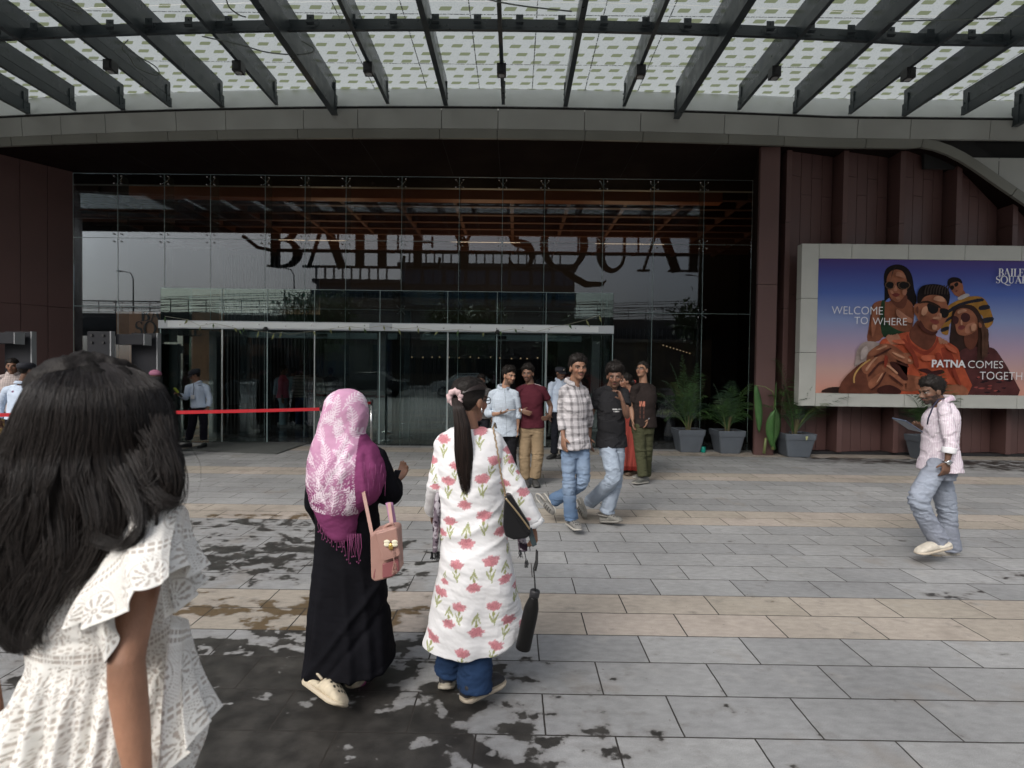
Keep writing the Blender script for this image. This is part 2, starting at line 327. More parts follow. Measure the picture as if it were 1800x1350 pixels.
# left splayed wall of the recess, panels with open joints
ld = Vector((-.60,-.80,0)); ln = Vector((.80,-.60,0)); L0 = Vector((XL, 12.41, 0))
m = MB(); m.bar(L0+ln*-.16+Vector((0,0,4)), L0+ld*5.5+ln*-.16+Vector((0,0,4)), .2, 8); m.build('recess_wall_core', JOINT, bld)
for k in range(11):
    a = L0+ld*(.46*k)+ln*-.03; b_ = L0+ld*(.46*k+.452)+ln*-.03
    m = MB()
    for z0, z1 in ((.08,2.9),(2.908,SOF+.02)): m.bar(a+Vector((0,0,(z0+z1)/2)), b_+Vector((0,0,(z0+z1)/2)), .06, z1-z0)
    m.build('recess_wall', BROWN, bld, bevel=.003)
# right pilaster next to the glass
pxl = gx(1329, WY-.25); pxr = gx(1364, WY-.25)
m = MB(); m.box(pxl, pxr-.012, WY-.25, WY-.17, .0, 3.35); m.box(pxl, pxr-.012, WY-.25, WY-.17, 3.358, 6.5); m.box(pxr-.06, pxr-.012, WY-.168, 11.4, 0, 6.5); m.build('pilaster', BROWN, bld, bevel=.003)
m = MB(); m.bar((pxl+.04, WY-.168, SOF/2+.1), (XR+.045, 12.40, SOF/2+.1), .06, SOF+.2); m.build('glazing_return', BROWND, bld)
# sawtooth brown wall
_sw = [(at(px,py,10.62).x, at(px,py,10.62).z) for px, py in [(1612,257),(1668,272),(1695,286),(1722,304),(1760,331),(1800,358),(1900,424),(2100,540)]]; _px = [a for a,b in _sw]; _pz = [b for a,b in _sw]
m = MB(); m.box(pxr-.05, 16, WY+.32, WY+.5, 0, 6.5); m.build('wall_core', JOINT, bld)
bay = gx(1472, WY)-gx(1374, WY); x0 = gx(1374, WY-.1)
for k in range(9):
    m = MB(); xa = x0+bay*k; xb = xa+bay-.03
    tz = lambda x: min(6.55, float(np.interp(x, _px, _pz))+.22); ztop = tz(xa+.05)
    # front lip with its return, then three panels leaning back
    zs = [(.06, 2.9), (2.908, min(4.6,ztop))]+([(4.608, ztop)] if ztop > 4.7 else [])
    for (za, zb) in zs:
        m.box(xa, xa+.10, WY-.12, WY+.30, za, zb)
    n = 4
    for i in range(n):
        a = xa+.10+(xb-xa-.10)*i/n+.004; b_ = xa+.10+(xb-xa-.10)*(i+1)/n-.004
        ztop = tz((a+b_)/2); ya = WY-.06+.26*i/n; yb = WY-.06+.26*(i+1)/n
        cuts = [.06]+[c for c in (3.2, 5.2 if i % 2 else 5.55) if c < ztop-.1]+[ztop]
        for za, zb in zip(cuts[:-1], cuts[1:]):
            zb -= .008
            m.add([(a,ya,za),(b_,yb,za),(b_,yb+.04,za),(a,ya+.04,za),(a,ya,zb),(b_,yb,zb),(b_,yb+.04,zb),(a,ya+.04,zb)],
                  [(0,3,2,1),(4,5,6,7),(0,1,5,4),(1,2,6,5),(2,3,7,6),(3,0,4,7)])
    m.build('wall_panel', BROWN, bld, bevel=.003)
m = MB(); m.box(pxr-.02, 16, WY-.02, WY+.3, 0, .055); m.build('wall_plinth', BLACKM, bld)
# upper wall behind the canopy and storeys above (grey)
m = MB(); m.box(-20, 18, 13.2, 13.6, SOF+.1, 12); m.build('upper_wall', ALU, bld)
# soffit and fascia following the curve: profile as a list of X with lower-edge heights
XE = gx(1612, 10.6)                      # where the edge starts to swoop down
prof = [(x, SOF) for x in np.arange(-12, XE, .4)]
swoop = [(1612,257),(1640,262),(1668,272),(1695,286),(1722,304),(1760,331),(1800,358),(1850,392),(1900,424),(1990,480),(2100,540)]
prof += [(at(px, py, 10.62).x, at(px, py, 10.62).z) for px, py in swoop]
prof = [(float(a), float(b)) for a, b in prof]
def strip(name, pts0, pts1, mt, parent, thick=None, smooth=True):
    m = MB(); n = len(pts0); m.add(list(pts0)+list(pts1), [(i, i+1, n+i+1, n+i) for i in range(n-1)]); return m.build(name, mt, parent, smooth)
def normal_up(i):
    a = prof[max(i-1,0)]; b = prof[min(i+1,len(prof)-1)]; dx, dz = b[0]-a[0], b[1]-a[1]; l = math.hypot(dx, dz); return -dz/l, dx/l
bandh = .165
low = []; up = []; back = []
for i, (x, z) in enumerate(prof):
    ux, uz = normal_up(i); yy = fY(min(x, 9))
    low.append((x, yy, z)); up.append((x+ux*bandh, yy-.02, z+uz*bandh)); back.append((x, 12.9, z))
# lower band cut in panels
def band_panels(name, lo, hi, mt, cuts, gap=.012):
    """cuts are X positions of the open joints"""
    m = MB(); lo = [Vector(p) for p in lo]; hi = [Vector(p) for p in hi]
    def lerp(P, x, Q):
        if x <= P[0].x: return P[0], Q[0]
        for i in range(len(P)-1):
            if P[i].x <= x <= P[i+1].x:
                t = (x-P[i].x)/(P[i+1].x-P[i].x+1e-9); return P[i].lerp(P[i+1], t), Q[i].lerp(Q[i+1], t)
        return P[-1], Q[-1]
    for a, b in zip(cuts[:-1], cuts[1:]):
        n = max(2, int((b-a)/.25)); A = [lerp(lo, a+gap/2+(b-a-gap)*k/n, hi) for k in range(n+1)]
        vs = [p for p, q in A]+[q for p, q in A]; N_ = n+1
        vs += [(v[0], v[1]+.06, v[2]) for v in vs]
        fsx = [(k, k+1, N_+k+1, N_+k) for k in range(n)]+[(2*N_+k+1, 2*N_+k, 3*N_+k, 3*N_+k+1) for k in range(n)]
        fsx += [(k+1, k, 2*N_+k, 2*N_+k+1) for k in range(n)]+[(N_+k, N_+k+1, 3*N_+k+1, 3*N_+k) for k in range(n)]
        fsx += [(0, N_, 3*N_, 2*N_), (n, 2*N_+n, 3*N_+n, N_+n)]
        m.add(vs, fsx)
    return m.build(name, mt, bld)
cutpx = [-250,-120,-20,62,150,285,376,521,618,769,869,1021,1122,1273,1373,1521,1620]
cx_ = [gx(p, 10.45) for p in cutpx]+[gx(1770, 10.6), gx(1960, 10.6), 13]
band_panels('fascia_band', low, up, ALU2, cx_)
cutpx2 = [-230,-100,0,78,165,299,390,530,626,772,870,1020,1118,1266,1363,1507,1601,1742,1840,1990]
top1 = [(x, fY(min(x,9))-.05, SOF+bandh+.37) for x, z in prof]; bot1 = [(x, fY(min(x,9))-.02, SOF+bandh+.006) for x, z in prof]
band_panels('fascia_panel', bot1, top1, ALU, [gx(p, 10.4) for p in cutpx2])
# dark backing inside the joints, then soffit
strip('fascia_backing', [(a[0], a[1]+.075, a[2]+.02) for a in low], [(a[0], a[1]+.075, a[2]+.56) for a in low], JOINT, bld)
# soffit: flat dark panels with joints
m = MB()
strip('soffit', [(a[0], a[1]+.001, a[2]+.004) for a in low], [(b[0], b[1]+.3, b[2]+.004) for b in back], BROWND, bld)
m = MB()
for p in [78,165,299,390,530,626,772,870,1020,1118,1266]:
    x = gx(p, 10.4); m.box(x-.004, x+.004, fY(x)+.03, 12.38, SOF-.004, SOF+.003)
m.build('soffit_joint', JOINT, bld)
# light sloping liner that closes the canopy towards the fascia
lin0 = [(x, fY(min(x,9))-.07, SOF+bandh+.395) for x, z in prof]; lin1 = [(x, fY(min(x,9))+.42, SOF+bandh+1.12) for x, z in prof]
strip('canopy_liner', lin0, lin1, mat('liner_panel', (.62,.63,.62), .4, var=.04), bld)
m = MB(); n = len(lin0)
m2 = strip('fascia_ledge', [(a[0],a[1]+.02,a[2]-.03) for a in lin0], [(a[0],a[1]+.0,a[2]+.01) for a in lin0], JOINT, bld)
# grey panels above the swoop, with a shadow gap under the top fascia
sw = [(x, z) for (x, z) in prof if x >= XE-.6]
zg = gz(279, 10.7, 1750)
m = MB(); X_ = np.linspace(XE+.3, 13.4, 60)
cutx = [at(1749, 300, 10.75).x, at(1853, 300, 10.75).x, at(1960, 300, 10.75).x, 13.4]; xp = XE+.3
pz = np.array([p[1] for p in prof]); pxx = np.array([p[0] for p in prof])
for c in cutx:
    xx = np.linspace(xp, c-.012, 12); zz = np.interp(xx, pxx, pz)+.06; k = len(xx)
    m.add([(x, 10.66, z) for x, z in zip(xx, zz)]+[(x, 10.66, max(zg, z+.001)) for x, z in zip(xx, zz)]+[(x, 10.70, z) for x, z in zip(xx, zz)]+[(x, 10.70, max(zg, z+.001)) for x, z in zip(xx, zz)],
          [(i, i+1, k+i+1, k+i) for i in range(k-1)]+[(2*k+i+1, 2*k+i, 3*k+i, 3*k+i+1) for i in range(k-1)]); xp = c
m.build('upper_panel', ALU, bld)
m = MB(); m.box(XE+.2, 16, 10.84, 10.9, zg-.15, SOF+.2); m.build('shadow_gap', JOINT, bld)
# ------------------------------------------------------------ glass facade
fac = empty('glass_facade', (0, GY, 0), 'tall spider-fixed glass wall reflecting the dark sky behind the entrance', 'glass wall')
cols = [134,207,289,370,466,536,608,706,807,883,957,1060,1149,1237,1318]
gxs = [at(p, 400, GY).x for p in cols]; gxs[0] = XL+.01; gxs[-1] = XR
zr = [0.03, gz(545, GY, 720), gz(424, GY, 720), SOF-.02]
for i in range(len(gxs)-1):
    for j in range(3):
        m = MB(); m.box(gxs[i]+.005, gxs[i+1]-.005, GY, GY+.012, zr[j]+.005, zr[j+1]-.005); p_ = m.build('glass_pane', GLASS, fac)
m = MB()
for x in gxs: m.box(x-.0045, x+.0045, GY-.002, GY+.014, .03, SOF-.02)
for z in zr[1:]: m.box(gxs[0], gxs[-1], GY-.0025, GY+.0145, z-.0045, z+.0045)
m.build('silicone_joint', EDGE, fac)
m = MB()
for x in gxs[1:-1]: m.box(x-.008, x+.008, GY+.05, GY+.35, .03, SOF-.02)
fm = bpy.data.materials.new('fin_glass'); fm.use_nodes = True; _n = fm.node_tree; _n.nodes.remove(_n.nodes['Principled BSDF']); _t = _n.nodes.new('ShaderNodeBsdfTransparent'); _d = _n.nodes.new('ShaderNodeBsdfDiffuse'); _d.inputs[0].default_value = (.25,.33,.32,1); _m = _n.nodes.new('ShaderNodeMixShader'); _m.inputs[0].default_value = .16
_n.links.new(_t.outputs[0], _m.inputs[1]); _n.links.new(_d.outputs[0], _m.inputs[2]); _n.links.new(_m.outputs[0], _n.nodes['Material Output'].inputs[0])
m.build('glass_fin', fm, fac)
def spider(mb, x, y, z, s=.07, n4=True, d=-1):
    for sx in (-1,1):
        for sz in ((-1,1) if n4 else (0,)):
            mb.tube([(x, y+.07, z), (x+sx*s*.5, y+.06, z+sz*s*.5), (x+sx*s, y+.03, z+sz*s)], [.011,.009,.007], 6)
            mb.tube([(x+sx*s, y-.022, z+sz*s), (x+sx*s, y+.03, z+sz*s)], .016, 10)
    mb.tube([(x, y+.045, z), (x, y+.15, z)], .014, 8)
for x in gxs[1:-1]:
    for z in zr[1:]:
        m = MB(); spider(m, x, GY, z if z < SOF-.1 else z-.14, .085); m.build('spider_fitting', CHROME, fac, smooth=True)
# ------------------------------------------------------------ vestibule
ves = empty('entrance_vestibule', (gx(680, VY), VY, 0), 'glazed entrance box with white sliding door header and dark steel posts', 'vestibule')
vcols = [282,390,470,553,668,787,874,960,1078]; vx = [at(p, 540, VY).x for p in vcols]
vt = gz(511, VY, 680); hb = gz(582, VY, 680); ht = gz(568, VY, 680)
for i in range(len(vx)-1):
    m = MB(); m.box(vx[i]+.004, vx[i+1]-.004, VY, VY+.012, ht-.02, vt); m.build('glass_pane', GLASSV, ves)
    if i in (2, 6): continue                                  # open doorways
    m = MB(); m.box(vx[i]+.004, vx[i+1]-.004, VY, VY+.012, .03, hb+.02); m.build('glass_pane', GLASSV, ves)
for x in (vx[0], vx[-1]):
    m = MB(); m.box(x-.006, x+.006, VY+.014, GY-.01, .03, vt); m.build('glass_pane', GLASSV, ves)
m = MB()
for x in vx[1:-1]: m.box(x-.004, x+.004, VY-.003, VY+.015, ht, vt)
for x in vx: m.box(x-.008, x+.008, VY-.003, VY+.015, .03, hb)
m.box(vx[0], vx[-1], VY-.003, VY+.015, vt, vt+.008)
m.build('glass_edge', EDGE, ves)
m = MB(); m.box(vx[0]-.01, vx[-1]+.01, VY+.016, GY-.01, vt-.012, vt); m.build('glass_roof', GLASSV, ves)
WHT = mat('white_header', (.50,.54,.57), .35, var=.03)
m = MB(); m.box(vx[0]-.01, vx[-1]+.01, VY-.06, VY+.10, hb, ht); m.build('door_header', WHT, ves, bevel=.004)
m = MB()
for a, b_ in ((298,650),(690,1050)): m.box(gx(a,VY), gx(b_,VY), VY-.066, VY-.062, hb+.025, ht-.02)
m.build('header_cover', mat('white_cover', (.75,.79,.80), .3), ves)
m = MB()
for i in range(16):
    x = gx(320+i*46, VY); m.tube([(x, VY-.075, hb+.07+.03*(i%2)), (x, VY-.066, hb+.07+.03*(i%2))], .012, 8)
m.build('header_screw', CHROME, ves)
for p in (470, 874):
    x = gx(p, VY); m = MB(); m.ell((x, VY-.10, hb-.005), .055, .05, .042); m.box(x-.03,x+.03,VY-.09,VY-.055,hb-.01,hb+.05); m.build('motion_sensor', BLACKM, ves, smooth=True)
for a, b_ in ((440,700),(740,1020)):                           # inner headers
    m = MB(); m.box(gx(a,12.9), gx(b_,12.9), 12.75, 12.9, gz(597,12.9,700), gz(587,12.9,700)); hd = m.build('inner_header', mat('pale_header',(.32,.38,.39),.35), ves)
    x = gx((a+b_)/2, 12.9); m = MB(); m.box(x-.13, x+.13, 12.73, 12.749, gz(595,12.9,700), gz(589,12.9,700)); m.build('sensor_strip', BLACKM, hd)
for p, yy, w in ((309,11.75,.19),(378,12.0,.17),(431,12.9,.16),(672,11.7,.18),(716,12.9,.14),(1046,11.75,.17),(1066,12.05,.13)):
    x = gx(p, yy); m = MB(); m.box(x-w/2, x+w/2, yy-.09, yy+.09, 0, hb+.6 if yy > 12 else hb); m.box(x-w/2-.03, x+w/2+.03, yy-.12, yy+.12, 0, .02); m.build('post', STEEL2, ves, bevel=.004)
m = MB(); m.box(vx[0], vx[-1], 11.60, 11.68, hb-.0, hb+.10); m.build('post_beam', STEEL2, ves)
# vertical door pulls and edge profiles
m = MB()
for p in (391,553,787,960): x = gx(p, VY); m.box(x-.012, x+.012, VY-.012, VY-.004, .03, hb)
m.build('door_profile', mat('profile', (.42,.46,.46), .3, .6), ves)
# ------------------------------------------------------------ interior seen through the glass
inr = empty('mall_interior', (0, 18, 0), 'dark mall lobby behind the glass with glossy stone floor and slatted back wall', 'interior')
m = MB(); m.box(-14, 9, VY-.05, 26, -.02, .012); fl = m.build('lobby_floor', mat('polished_floor', (.10,.105,.105), .12, var=.2, vscale=2.5), None); tag(fl, 'polished grey stone floor of the lobby', 'floor', kind='structure')
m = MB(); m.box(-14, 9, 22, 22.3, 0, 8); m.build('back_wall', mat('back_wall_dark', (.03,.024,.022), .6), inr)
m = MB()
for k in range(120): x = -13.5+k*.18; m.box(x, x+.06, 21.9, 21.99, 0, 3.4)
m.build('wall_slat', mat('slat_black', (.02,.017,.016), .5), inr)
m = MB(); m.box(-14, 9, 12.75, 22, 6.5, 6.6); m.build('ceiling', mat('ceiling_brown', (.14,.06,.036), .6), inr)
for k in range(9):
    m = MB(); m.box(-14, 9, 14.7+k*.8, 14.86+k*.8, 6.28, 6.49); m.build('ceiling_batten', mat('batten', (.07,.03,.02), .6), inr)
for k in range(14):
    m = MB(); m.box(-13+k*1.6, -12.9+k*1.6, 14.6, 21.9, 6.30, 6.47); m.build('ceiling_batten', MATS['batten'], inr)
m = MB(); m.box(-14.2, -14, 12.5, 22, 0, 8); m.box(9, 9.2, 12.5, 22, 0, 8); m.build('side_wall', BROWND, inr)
m = MB(); m.box(XL, XR, 14.2, 14.5, gz(349,14.2,700), 6.5); m.build('orange_bulkhead', mat('orange_bulkhead', (.34,.11,.045), .5, var=.1, vscale=.7), inr)
for p in (250,404,563,725,893,1065,1240):
    m = MB(); x = gx(p, 13.9); z = gz(326, 13.9, 700); m.tube([(x,13.9,z),(x,13.9,z+.18)], .07, 12); m.build('ceiling_spot', BLACKM, inr)
for _x, _y, _z, _e in ((-6.5, 18.2, 3.35, 60), (-1.0, 18.2, 3.35, 60), (3.6, 18.2, 3.35, 50)):  # added fill, not fixtures: hidden upward area lights that brighten the brown ceiling
    _l = bpy.data.objects.new('lobby_lamp', bpy.data.lights.new('lobby_lamp', 'AREA')); COL.objects.link(_l); _l.location = (_x, _y, _z); _l.data.energy = _e; _l.data.color = (1,.62,.36); _l.data.size = 2.2; _l.rotation_euler = (math.pi, 0, 0)
# the one lit spot
x = gx(567, 13.9); z = gz(330, 13.9, 567)
lp = bpy.data.objects.new('spot_lamp', bpy.data.lights.new('spot_lamp', 'SPOT')); COL.objects.link(lp); lp.location = (x, 13.75, z+.05); lp.data.energy = 22; lp.data.spot_size = R(70); lp.data.spot_blend=.7; lp.data.color = (1,.55,.25); lp.data.shadow_soft_size=.03
lp.rotation_euler = (R(28), 0, 0)
# warm brown hoarding inside at the left and a boarded shop front
m = MB(); m.box(gx(205,14), gx(392,14), 14.0, 14.08, 0, gz(548,14,250)); m.build('hoarding', mat('hoarding_brown', (.42,.19,.09), .55, var=.2, vscale=1.2), inr)
m = MB(); m.box(gx(392,17.4), gx(560,17.4), 17.4, 17.5, 0, 5.2); m.build('black_partition', mat('partition', (.012,.011,.011), .5), inr)
m = MB()
for k in range(26): x = gx(395,17.4)+k*.115; m.box(x, x+.03, 17.34, 17.4, 0, 5.2)
m.build('partition_slat', BLACKM, inr)
for (a,b_,z0,z1,yy,c) in ((705,960,2.0,3.1,17.5,(.03,.025,.025)),(1080,1250,.9,2.6,16,(.10,.06,.035)),(570,665,.3,2.4,17,(.02,.03,.018)),(980,1075,0,3.0,18,(.035,.03,.03))):
    m = MB(); m.box(gx(a,yy), gx(b_,yy), yy, yy+.2, z0, z1); m.build('shop_front', mat('shop%d'%a, c, .5, var=.3, vscale=2), inr)
m = MB()
for k in range(14): m.ell((gx(725+k*17+random.uniform(-4,4),17), 17, 2.02+random.uniform(-.02,.02)), .022,.022,.022, nu=8, nv=6)
me_ = bpy.data.materials.new('tiny_lamps'); me_.use_nodes = True; pb = me_.node_tree.nodes['Principled BSDF']; pb.inputs['Emission Color'].default_value = (1,.6,.3,1); pb.inputs['Emission Strength'].default_value = .35
m.build('shelf_lamp', me_, inr)
m = MB()
for k in range(9):
    x = gx(1165+k*9, 14.6); m.ell((x, 14.6+k*.15, 2.35-.02*k), .018, .018, .018, nu=8, nv=6)
m.build('ceiling_lamp', me_, inr)
# ------------------------------------------------------------ canopy
can = empty('entrance_canopy', (0, 6, 6.5), 'dark steel canopy with rafters and patterned white glass roof over the entrance', 'canopy')
ZB = gz(190, 10.45, 905)                 # underside of light rafters
ZG = ZB+.47
def canmat():
    m = bpy.data.materials.new('fritted_glass'); m.use_nodes = True; nt = m.node_tree; N = nt.nodes.new; L = nt.links.new; nt.nodes.remove(nt.nodes['Principled BSDF'])
    tc = N('ShaderNodeTexCoord'); sp = N('ShaderNodeSeparateXYZ'); L(tc.outputs['Object'], sp.inputs[0])
    def M(op, a, bb=0, c=None):
        n = N('ShaderNodeMath'); n.operation = op
        for i, v in enumerate((a, bb, c)):
            if v is None: continue
            if isinstance(v, (int, float)): n.inputs[i].default_value = v
            else: L(v, n.inputs[i])
        return n.outputs[0]
    x, y = sp.outputs[0], sp.outputs[1]
    row = M('DIVIDE', y, .235); ri = M('FLOOR', row); fy = M('SUBTRACT', M('FRACT', row), .5)
    skew = M('MULTIPLY', fy, M('MULTIPLY', M('SUBTRACT', x, 5.5), -.055))
    xx = M('ADD', M('DIVIDE', M('ADD', x, M('MULTIPLY', M('FRACT', M('MULTIPLY', ri, .37)), .15)), .33), M('MULTIPLY', ri, .5)); fx = M('SUBTRACT', M('FRACT', M('ADD', xx, skew)), .5)
    ax = M('MAXIMUM', M('SUBTRACT', M('ABSOLUTE', fx), .20), 0); ay = M('MAXIMUM', M('SUBTRACT', M('ABSOLUTE', fy), .13), 0)
    d = M('SQRT', M('ADD', M('MULTIPLY', ax, ax), M('MULTIPLY', ay, ay)))
    hole = M('LESS_THAN', d, .07)
    ns = N('ShaderNodeTexNoise'); ns.inputs['Scale'].default_value = 42; ns.inputs['Detail'].default_value = 3; L(tc.outputs['Object'], ns.inputs[0])
    spk = M('MULTIPLY', M('GREATER_THAN', ns.outputs[0], .56), .18)
    n2 = N('ShaderNodeTexNoise'); n2.inputs['Scale'].default_value = 1.3; n2.inputs['Detail'].default_value = 7; L(tc.outputs['Object'], n2.inputs[0])
    # panel joints every 1.35 m along and 1.03 across, dotted with grime
    def joint(v, p, o): return M('LESS_THAN', M('ABSOLUTE', M('SUBTRACT', M('FRACT', M('DIVIDE', M('ADD', v, o), p)), .5)), .009/p)
    jl = M('MULTIPLY', M('MAXIMUM', joint(y, 1.35, .30), joint(x, 1.03, .25)), M('GREATER_THAN', ns.outputs[0], .44))
    def RGB(fac, c1, c2):
        n = N('ShaderNodeMix'); n.data_type = 'RGBA'
        for i, v in ((0, fac), (6, c1), (7, c2)):
            if isinstance(v, tuple): n.inputs[i].default_value = (*v, 1)
            elif isinstance(v, (int, float)): n.inputs[i].default_value = v
            else: L(v, n.inputs[i])
        return n.outputs[2]
    mr = N('ShaderNodeMapRange'); mr.inputs[1].default_value=.3; mr.inputs[2].default_value=.75; mr.inputs[3].default_value=0; mr.inputs[4].default_value=.3; L(n2.outputs[0], mr.inputs[0])
    c = RGB(mr.outputs[0], (.345,.37,.37), (.28,.31,.31)); c = RGB(spk, c, (.12,.14,.135)); c = RGB(hole, c, (.150,.172,.108)); c = RGB(jl, c, (.03,.03,.03))
    t = N('ShaderNodeBsdfTranslucent'); df = N('ShaderNodeBsdfDiffuse'); L(c, t.inputs[0]); L(c, df.inputs[0]); mxs = N('ShaderNodeMixShader'); mxs.inputs[0].default_value = .12; L(t.outputs[0], mxs.inputs[1]); L(df.outputs[0], mxs.inputs[2])
    L(mxs.outputs[0], nt.nodes['Material Output'].inputs[0]); return m
FRIT = canmat()
# roof sheets between main cross beams; curved far edge
XA, XB = -17.5, 13.0
def sheet(y0f, y1f, nm='roof_glass'):
    m = MB(); X_ = np.arange(XA, XB+.01, .5); n = len(X_)
    m.add([(x, y0f(x), ZG) for x in X_]+[(x, y1f(x), ZG) for x in X_], [(i, i+1, n+i+1, n+i) for i in range(n-1)]); return m.build(nm, FRIT, can)
sheet(lambda x: fY(x)-2.20, lambda x: fY(x)+.36); sheet(lambda x: 5.9, lambda x: fY(x)-2.21); rpx = [(-85,204,1),(5,196,0),(16,212,1),(110,192,0),(203,205,1),(293,191,0),(388,200,1),(487,188,0),(590,212,2),(684,185,0),(785,193,1),(885,184,0),(993,194,1),(1095,188,0),(1188,216,2),(1298,191,0),(1400,205,1),(1500,200,0),(1597,214,1),(1700,208,0),(1795,228,2),(1890,220,0),(1985,225,1),(2080,225,0)]
YEND = 4.75
for i, (px, py, kd) in enumerate(rpx):
    if i == 1: continue
    x = at(px, 195, 10.45).x; w = (.062,.084,.112)[kd]; zb = ZB-(0,.02,.20)[kd]; y1 = fY(x)-.06+(.0,.02,.04)[kd]; m = MB()
    m.box(x-w/2, x+w/2, YEND, y1, zb, zb+.022)                     # bottom flange
    m.box(x-w*.40, x+w*.40, YEND, y1, zb+.022, zb+.17+(.20 if kd == 2 else .05 if kd == 1 else 0))
    rf = m.build('rafter', STEEL, can)
    m = MB(); m.box(x-w*.20, x+w*.20, YEND, y1-.02, zb+.185+(.20 if kd == 2 else .05 if kd == 1 else 0), ZG-.006); m.build('fin', FINM, rf)
    m = MB(); m.box(x-w*.10, x+w*.10, YEND, y1-.03, zb+.165, ZG-.008); m.build('fin_core', JOINT, rf)
    m = MB(); sx = 1 if x < 0 else -1
    m.box(x-w*.5-.004, x+w*.5+.004, y1-.16, y1-.15, zb+.03, ZG-.11)
    for zz in (zb+.10, zb+.20):
        for s2 in (-1, 1): m.tube([(x+s2*w*.3, y1-.07, zz), (x+s2*(w*.32+.02), y1-.07, zz)], .012, 6)
    m.build('end_plate', STEEL, rf)
    if kd == 0:
        yy = at(px, 140, 9.3).y; yl = (ZB-HCAM)*FPX/(HOR-122.0)
        m = MB(); m.box(x-.075, x+.075, yl-.09, yl+.07, ZB-.17, ZB-.002); m.box(x-.045, x+.045, yl-.10, yl-.09, ZB-.15, ZB-.03)
        d_ = m.build('downlight', BLACKM, can, bevel=.006)
        m = MB(); m.tube([(x, yl-.01, ZB-.176), (x, yl-.01, ZB-.171)], .052, 16); m.build('lens', mat('lamp_lens', (.35,.36,.36), .2), d_)
# cross beams with cleats
for dy, nm in ((-2.25,'cross_beam'), (-5.1,'cross_beam')):
    m = MB(); m2_ = MB(); Xq = np.arange(XA, XB+.01, .4)
    for a, b_ in zip(Xq[:-1], Xq[1:]):
        ya, yb = fY(a)+dy, fY(b_)+dy
        m.bar((a, ya, ZB+.030), (b_+.005, yb, ZB+.030), .055, .042); m2_.bar((a, ya+.07, ZB+.16), (b_+.005, yb+.07, ZB+.16), .035, .115)
    cb = m.build(nm, STEEL, can); m2_.build('web_plate', FINM, cb)
    if dy > -3:
        for x in np.arange(-9.3, 9.4, .62):
            m = MB(); yy = fY(x)+dy-.07; m.box(x-.055, x+.055, yy-.012, yy, ZB+.05, ZB+.20); m.box(x-.055,x+.055,yy-.05,yy-.012,ZB+.07,ZB+.082); m.tube([(x,yy-.03,ZB+.16),(x,yy-.012,ZB+.16)],.012,6); m.build('cleat', STEEL, cb)
# outer part of the canopy: opaque, brown underneath, with slits, and the fascia that carries the letters
m = MB()
for a_, b_ in ((4.71, 4.98), (5.06, 5.40), (5.48, 5.88)): m.box(XA, XB, a_, b_, ZG-.02, ZG+.06)
for k in range(3): m.box(XA, XB, 4.8+k*.38, 5.0+k*.38, ZG-.16, ZG-.08)
m.build('outer_soffit', mat('outer_soffit_brown', (.20,.085,.05), .5), can)
m = MB(); m.box(XA, XB, 4.55, 4.7, ZB+.02, ZG+.45); m.build('front_fascia', BLACKM, can)
# loose cables
def cable(pts, Y=None):
    P = [at(*p) for p in pts]; out = []
    for i in range(len(P)-1):
        for t in np.linspace(0, 1, 7, endpoint=False):
            p0 = P[max(i-1,0)]; p1 = P[i]; p2 = P[i+1]; p3 = P[min(i+2,len(P)-1)]
            out.append(.5*((2*p1)+(p2-p0)*t+(2*p0-5*p1+4*p2-p3)*t*t+(3*p1-p0-3*p2+p3)*t**3))
    out.append(P[-1]); return out
for pts in ([(225,70,8.1),(215,85,8.2),(228,100,8.4),(240,118,8.8),(272,132,9.1),(280,128,9.1),(272,116,9.0),(245,100,8.7),(222,84,8.3)],
            [(398,0,7.1),(404,14,7.3),(420,26,7.5),(432,30,7.6)], [(355,64,8.0),(420,78,8.2),(470,92,8.4),(520,96,8.5),(548,92,8.5),(550,84,8.4),(530,72,8.2)],
            [(840,-6,7.0),(880,4,7.2),(930,12,7.3),(1005,20,7.4)], [(1560,38,7.7),(1620,36,7.7),(1700,34,7.7),(1800,28,7.6)], [(0,-5,7.0),(90,2,7.1),(130,14,7.3),(142,24,7.4),(100,8,7.2)]):
    m = MB(); m.tube(cable(pts), .009, 6); m.build('cable', mat('grey_cable', (.13,.15,.14), .5), can, smooth=True)
# ------------------------------------------------------------ across the street (seen mirrored in the glass)
def vat(px, py, D):
    """point whose mirror image in the glass is seen at (px,py), D metres away along Y"""
    p = at(px, py, D); return Vector((p.x, 2*GY-D, p.z))
rd = MB(); rd.box(-200, 200, -30, -9, .004, .012); o = rd.build('road', mat('asphalt', (.06,.06,.062), .85, var=.2, vscale=.5), None); tag(o, 'grey asphalt road running past the plaza', 'road', kind='structure')
CONC = mat('weathered_concrete', (.16,.155,.145), .85, var=.3, vscale=.6)
fly = empty('flyover', (0, -32, 0), 'long concrete flyover with steel railing across the street behind the camera', 'flyover')
zt = vat(1100, 562, 57).z; zb_ = vat(1100, 590, 57).z; zr_ = vat(1100, 541, 57).z
m = MB(); m.box(-150, 150, -34.5, -32.2, zb_-.6, zb_); m.build('deck', CONC, fly)
m = MB(); m.box(-150, 150, -32.19, -32.0, zb_, zt); m.build('parapet', CONC, fly)
m = MB()
for k in range(90): m.box(-80+k*1.8, -79.93+k*1.8, -32.12, -32.06, zt, zr_)
m.build('railing_post', STEEL, fly)
for z in (zr_, (zt+zr_)/2):
    m = MB(); m.tube([(-85, -32.09, z), (85, -32.09, z)], .045, 6); m.build('handrail', STEEL, fly)
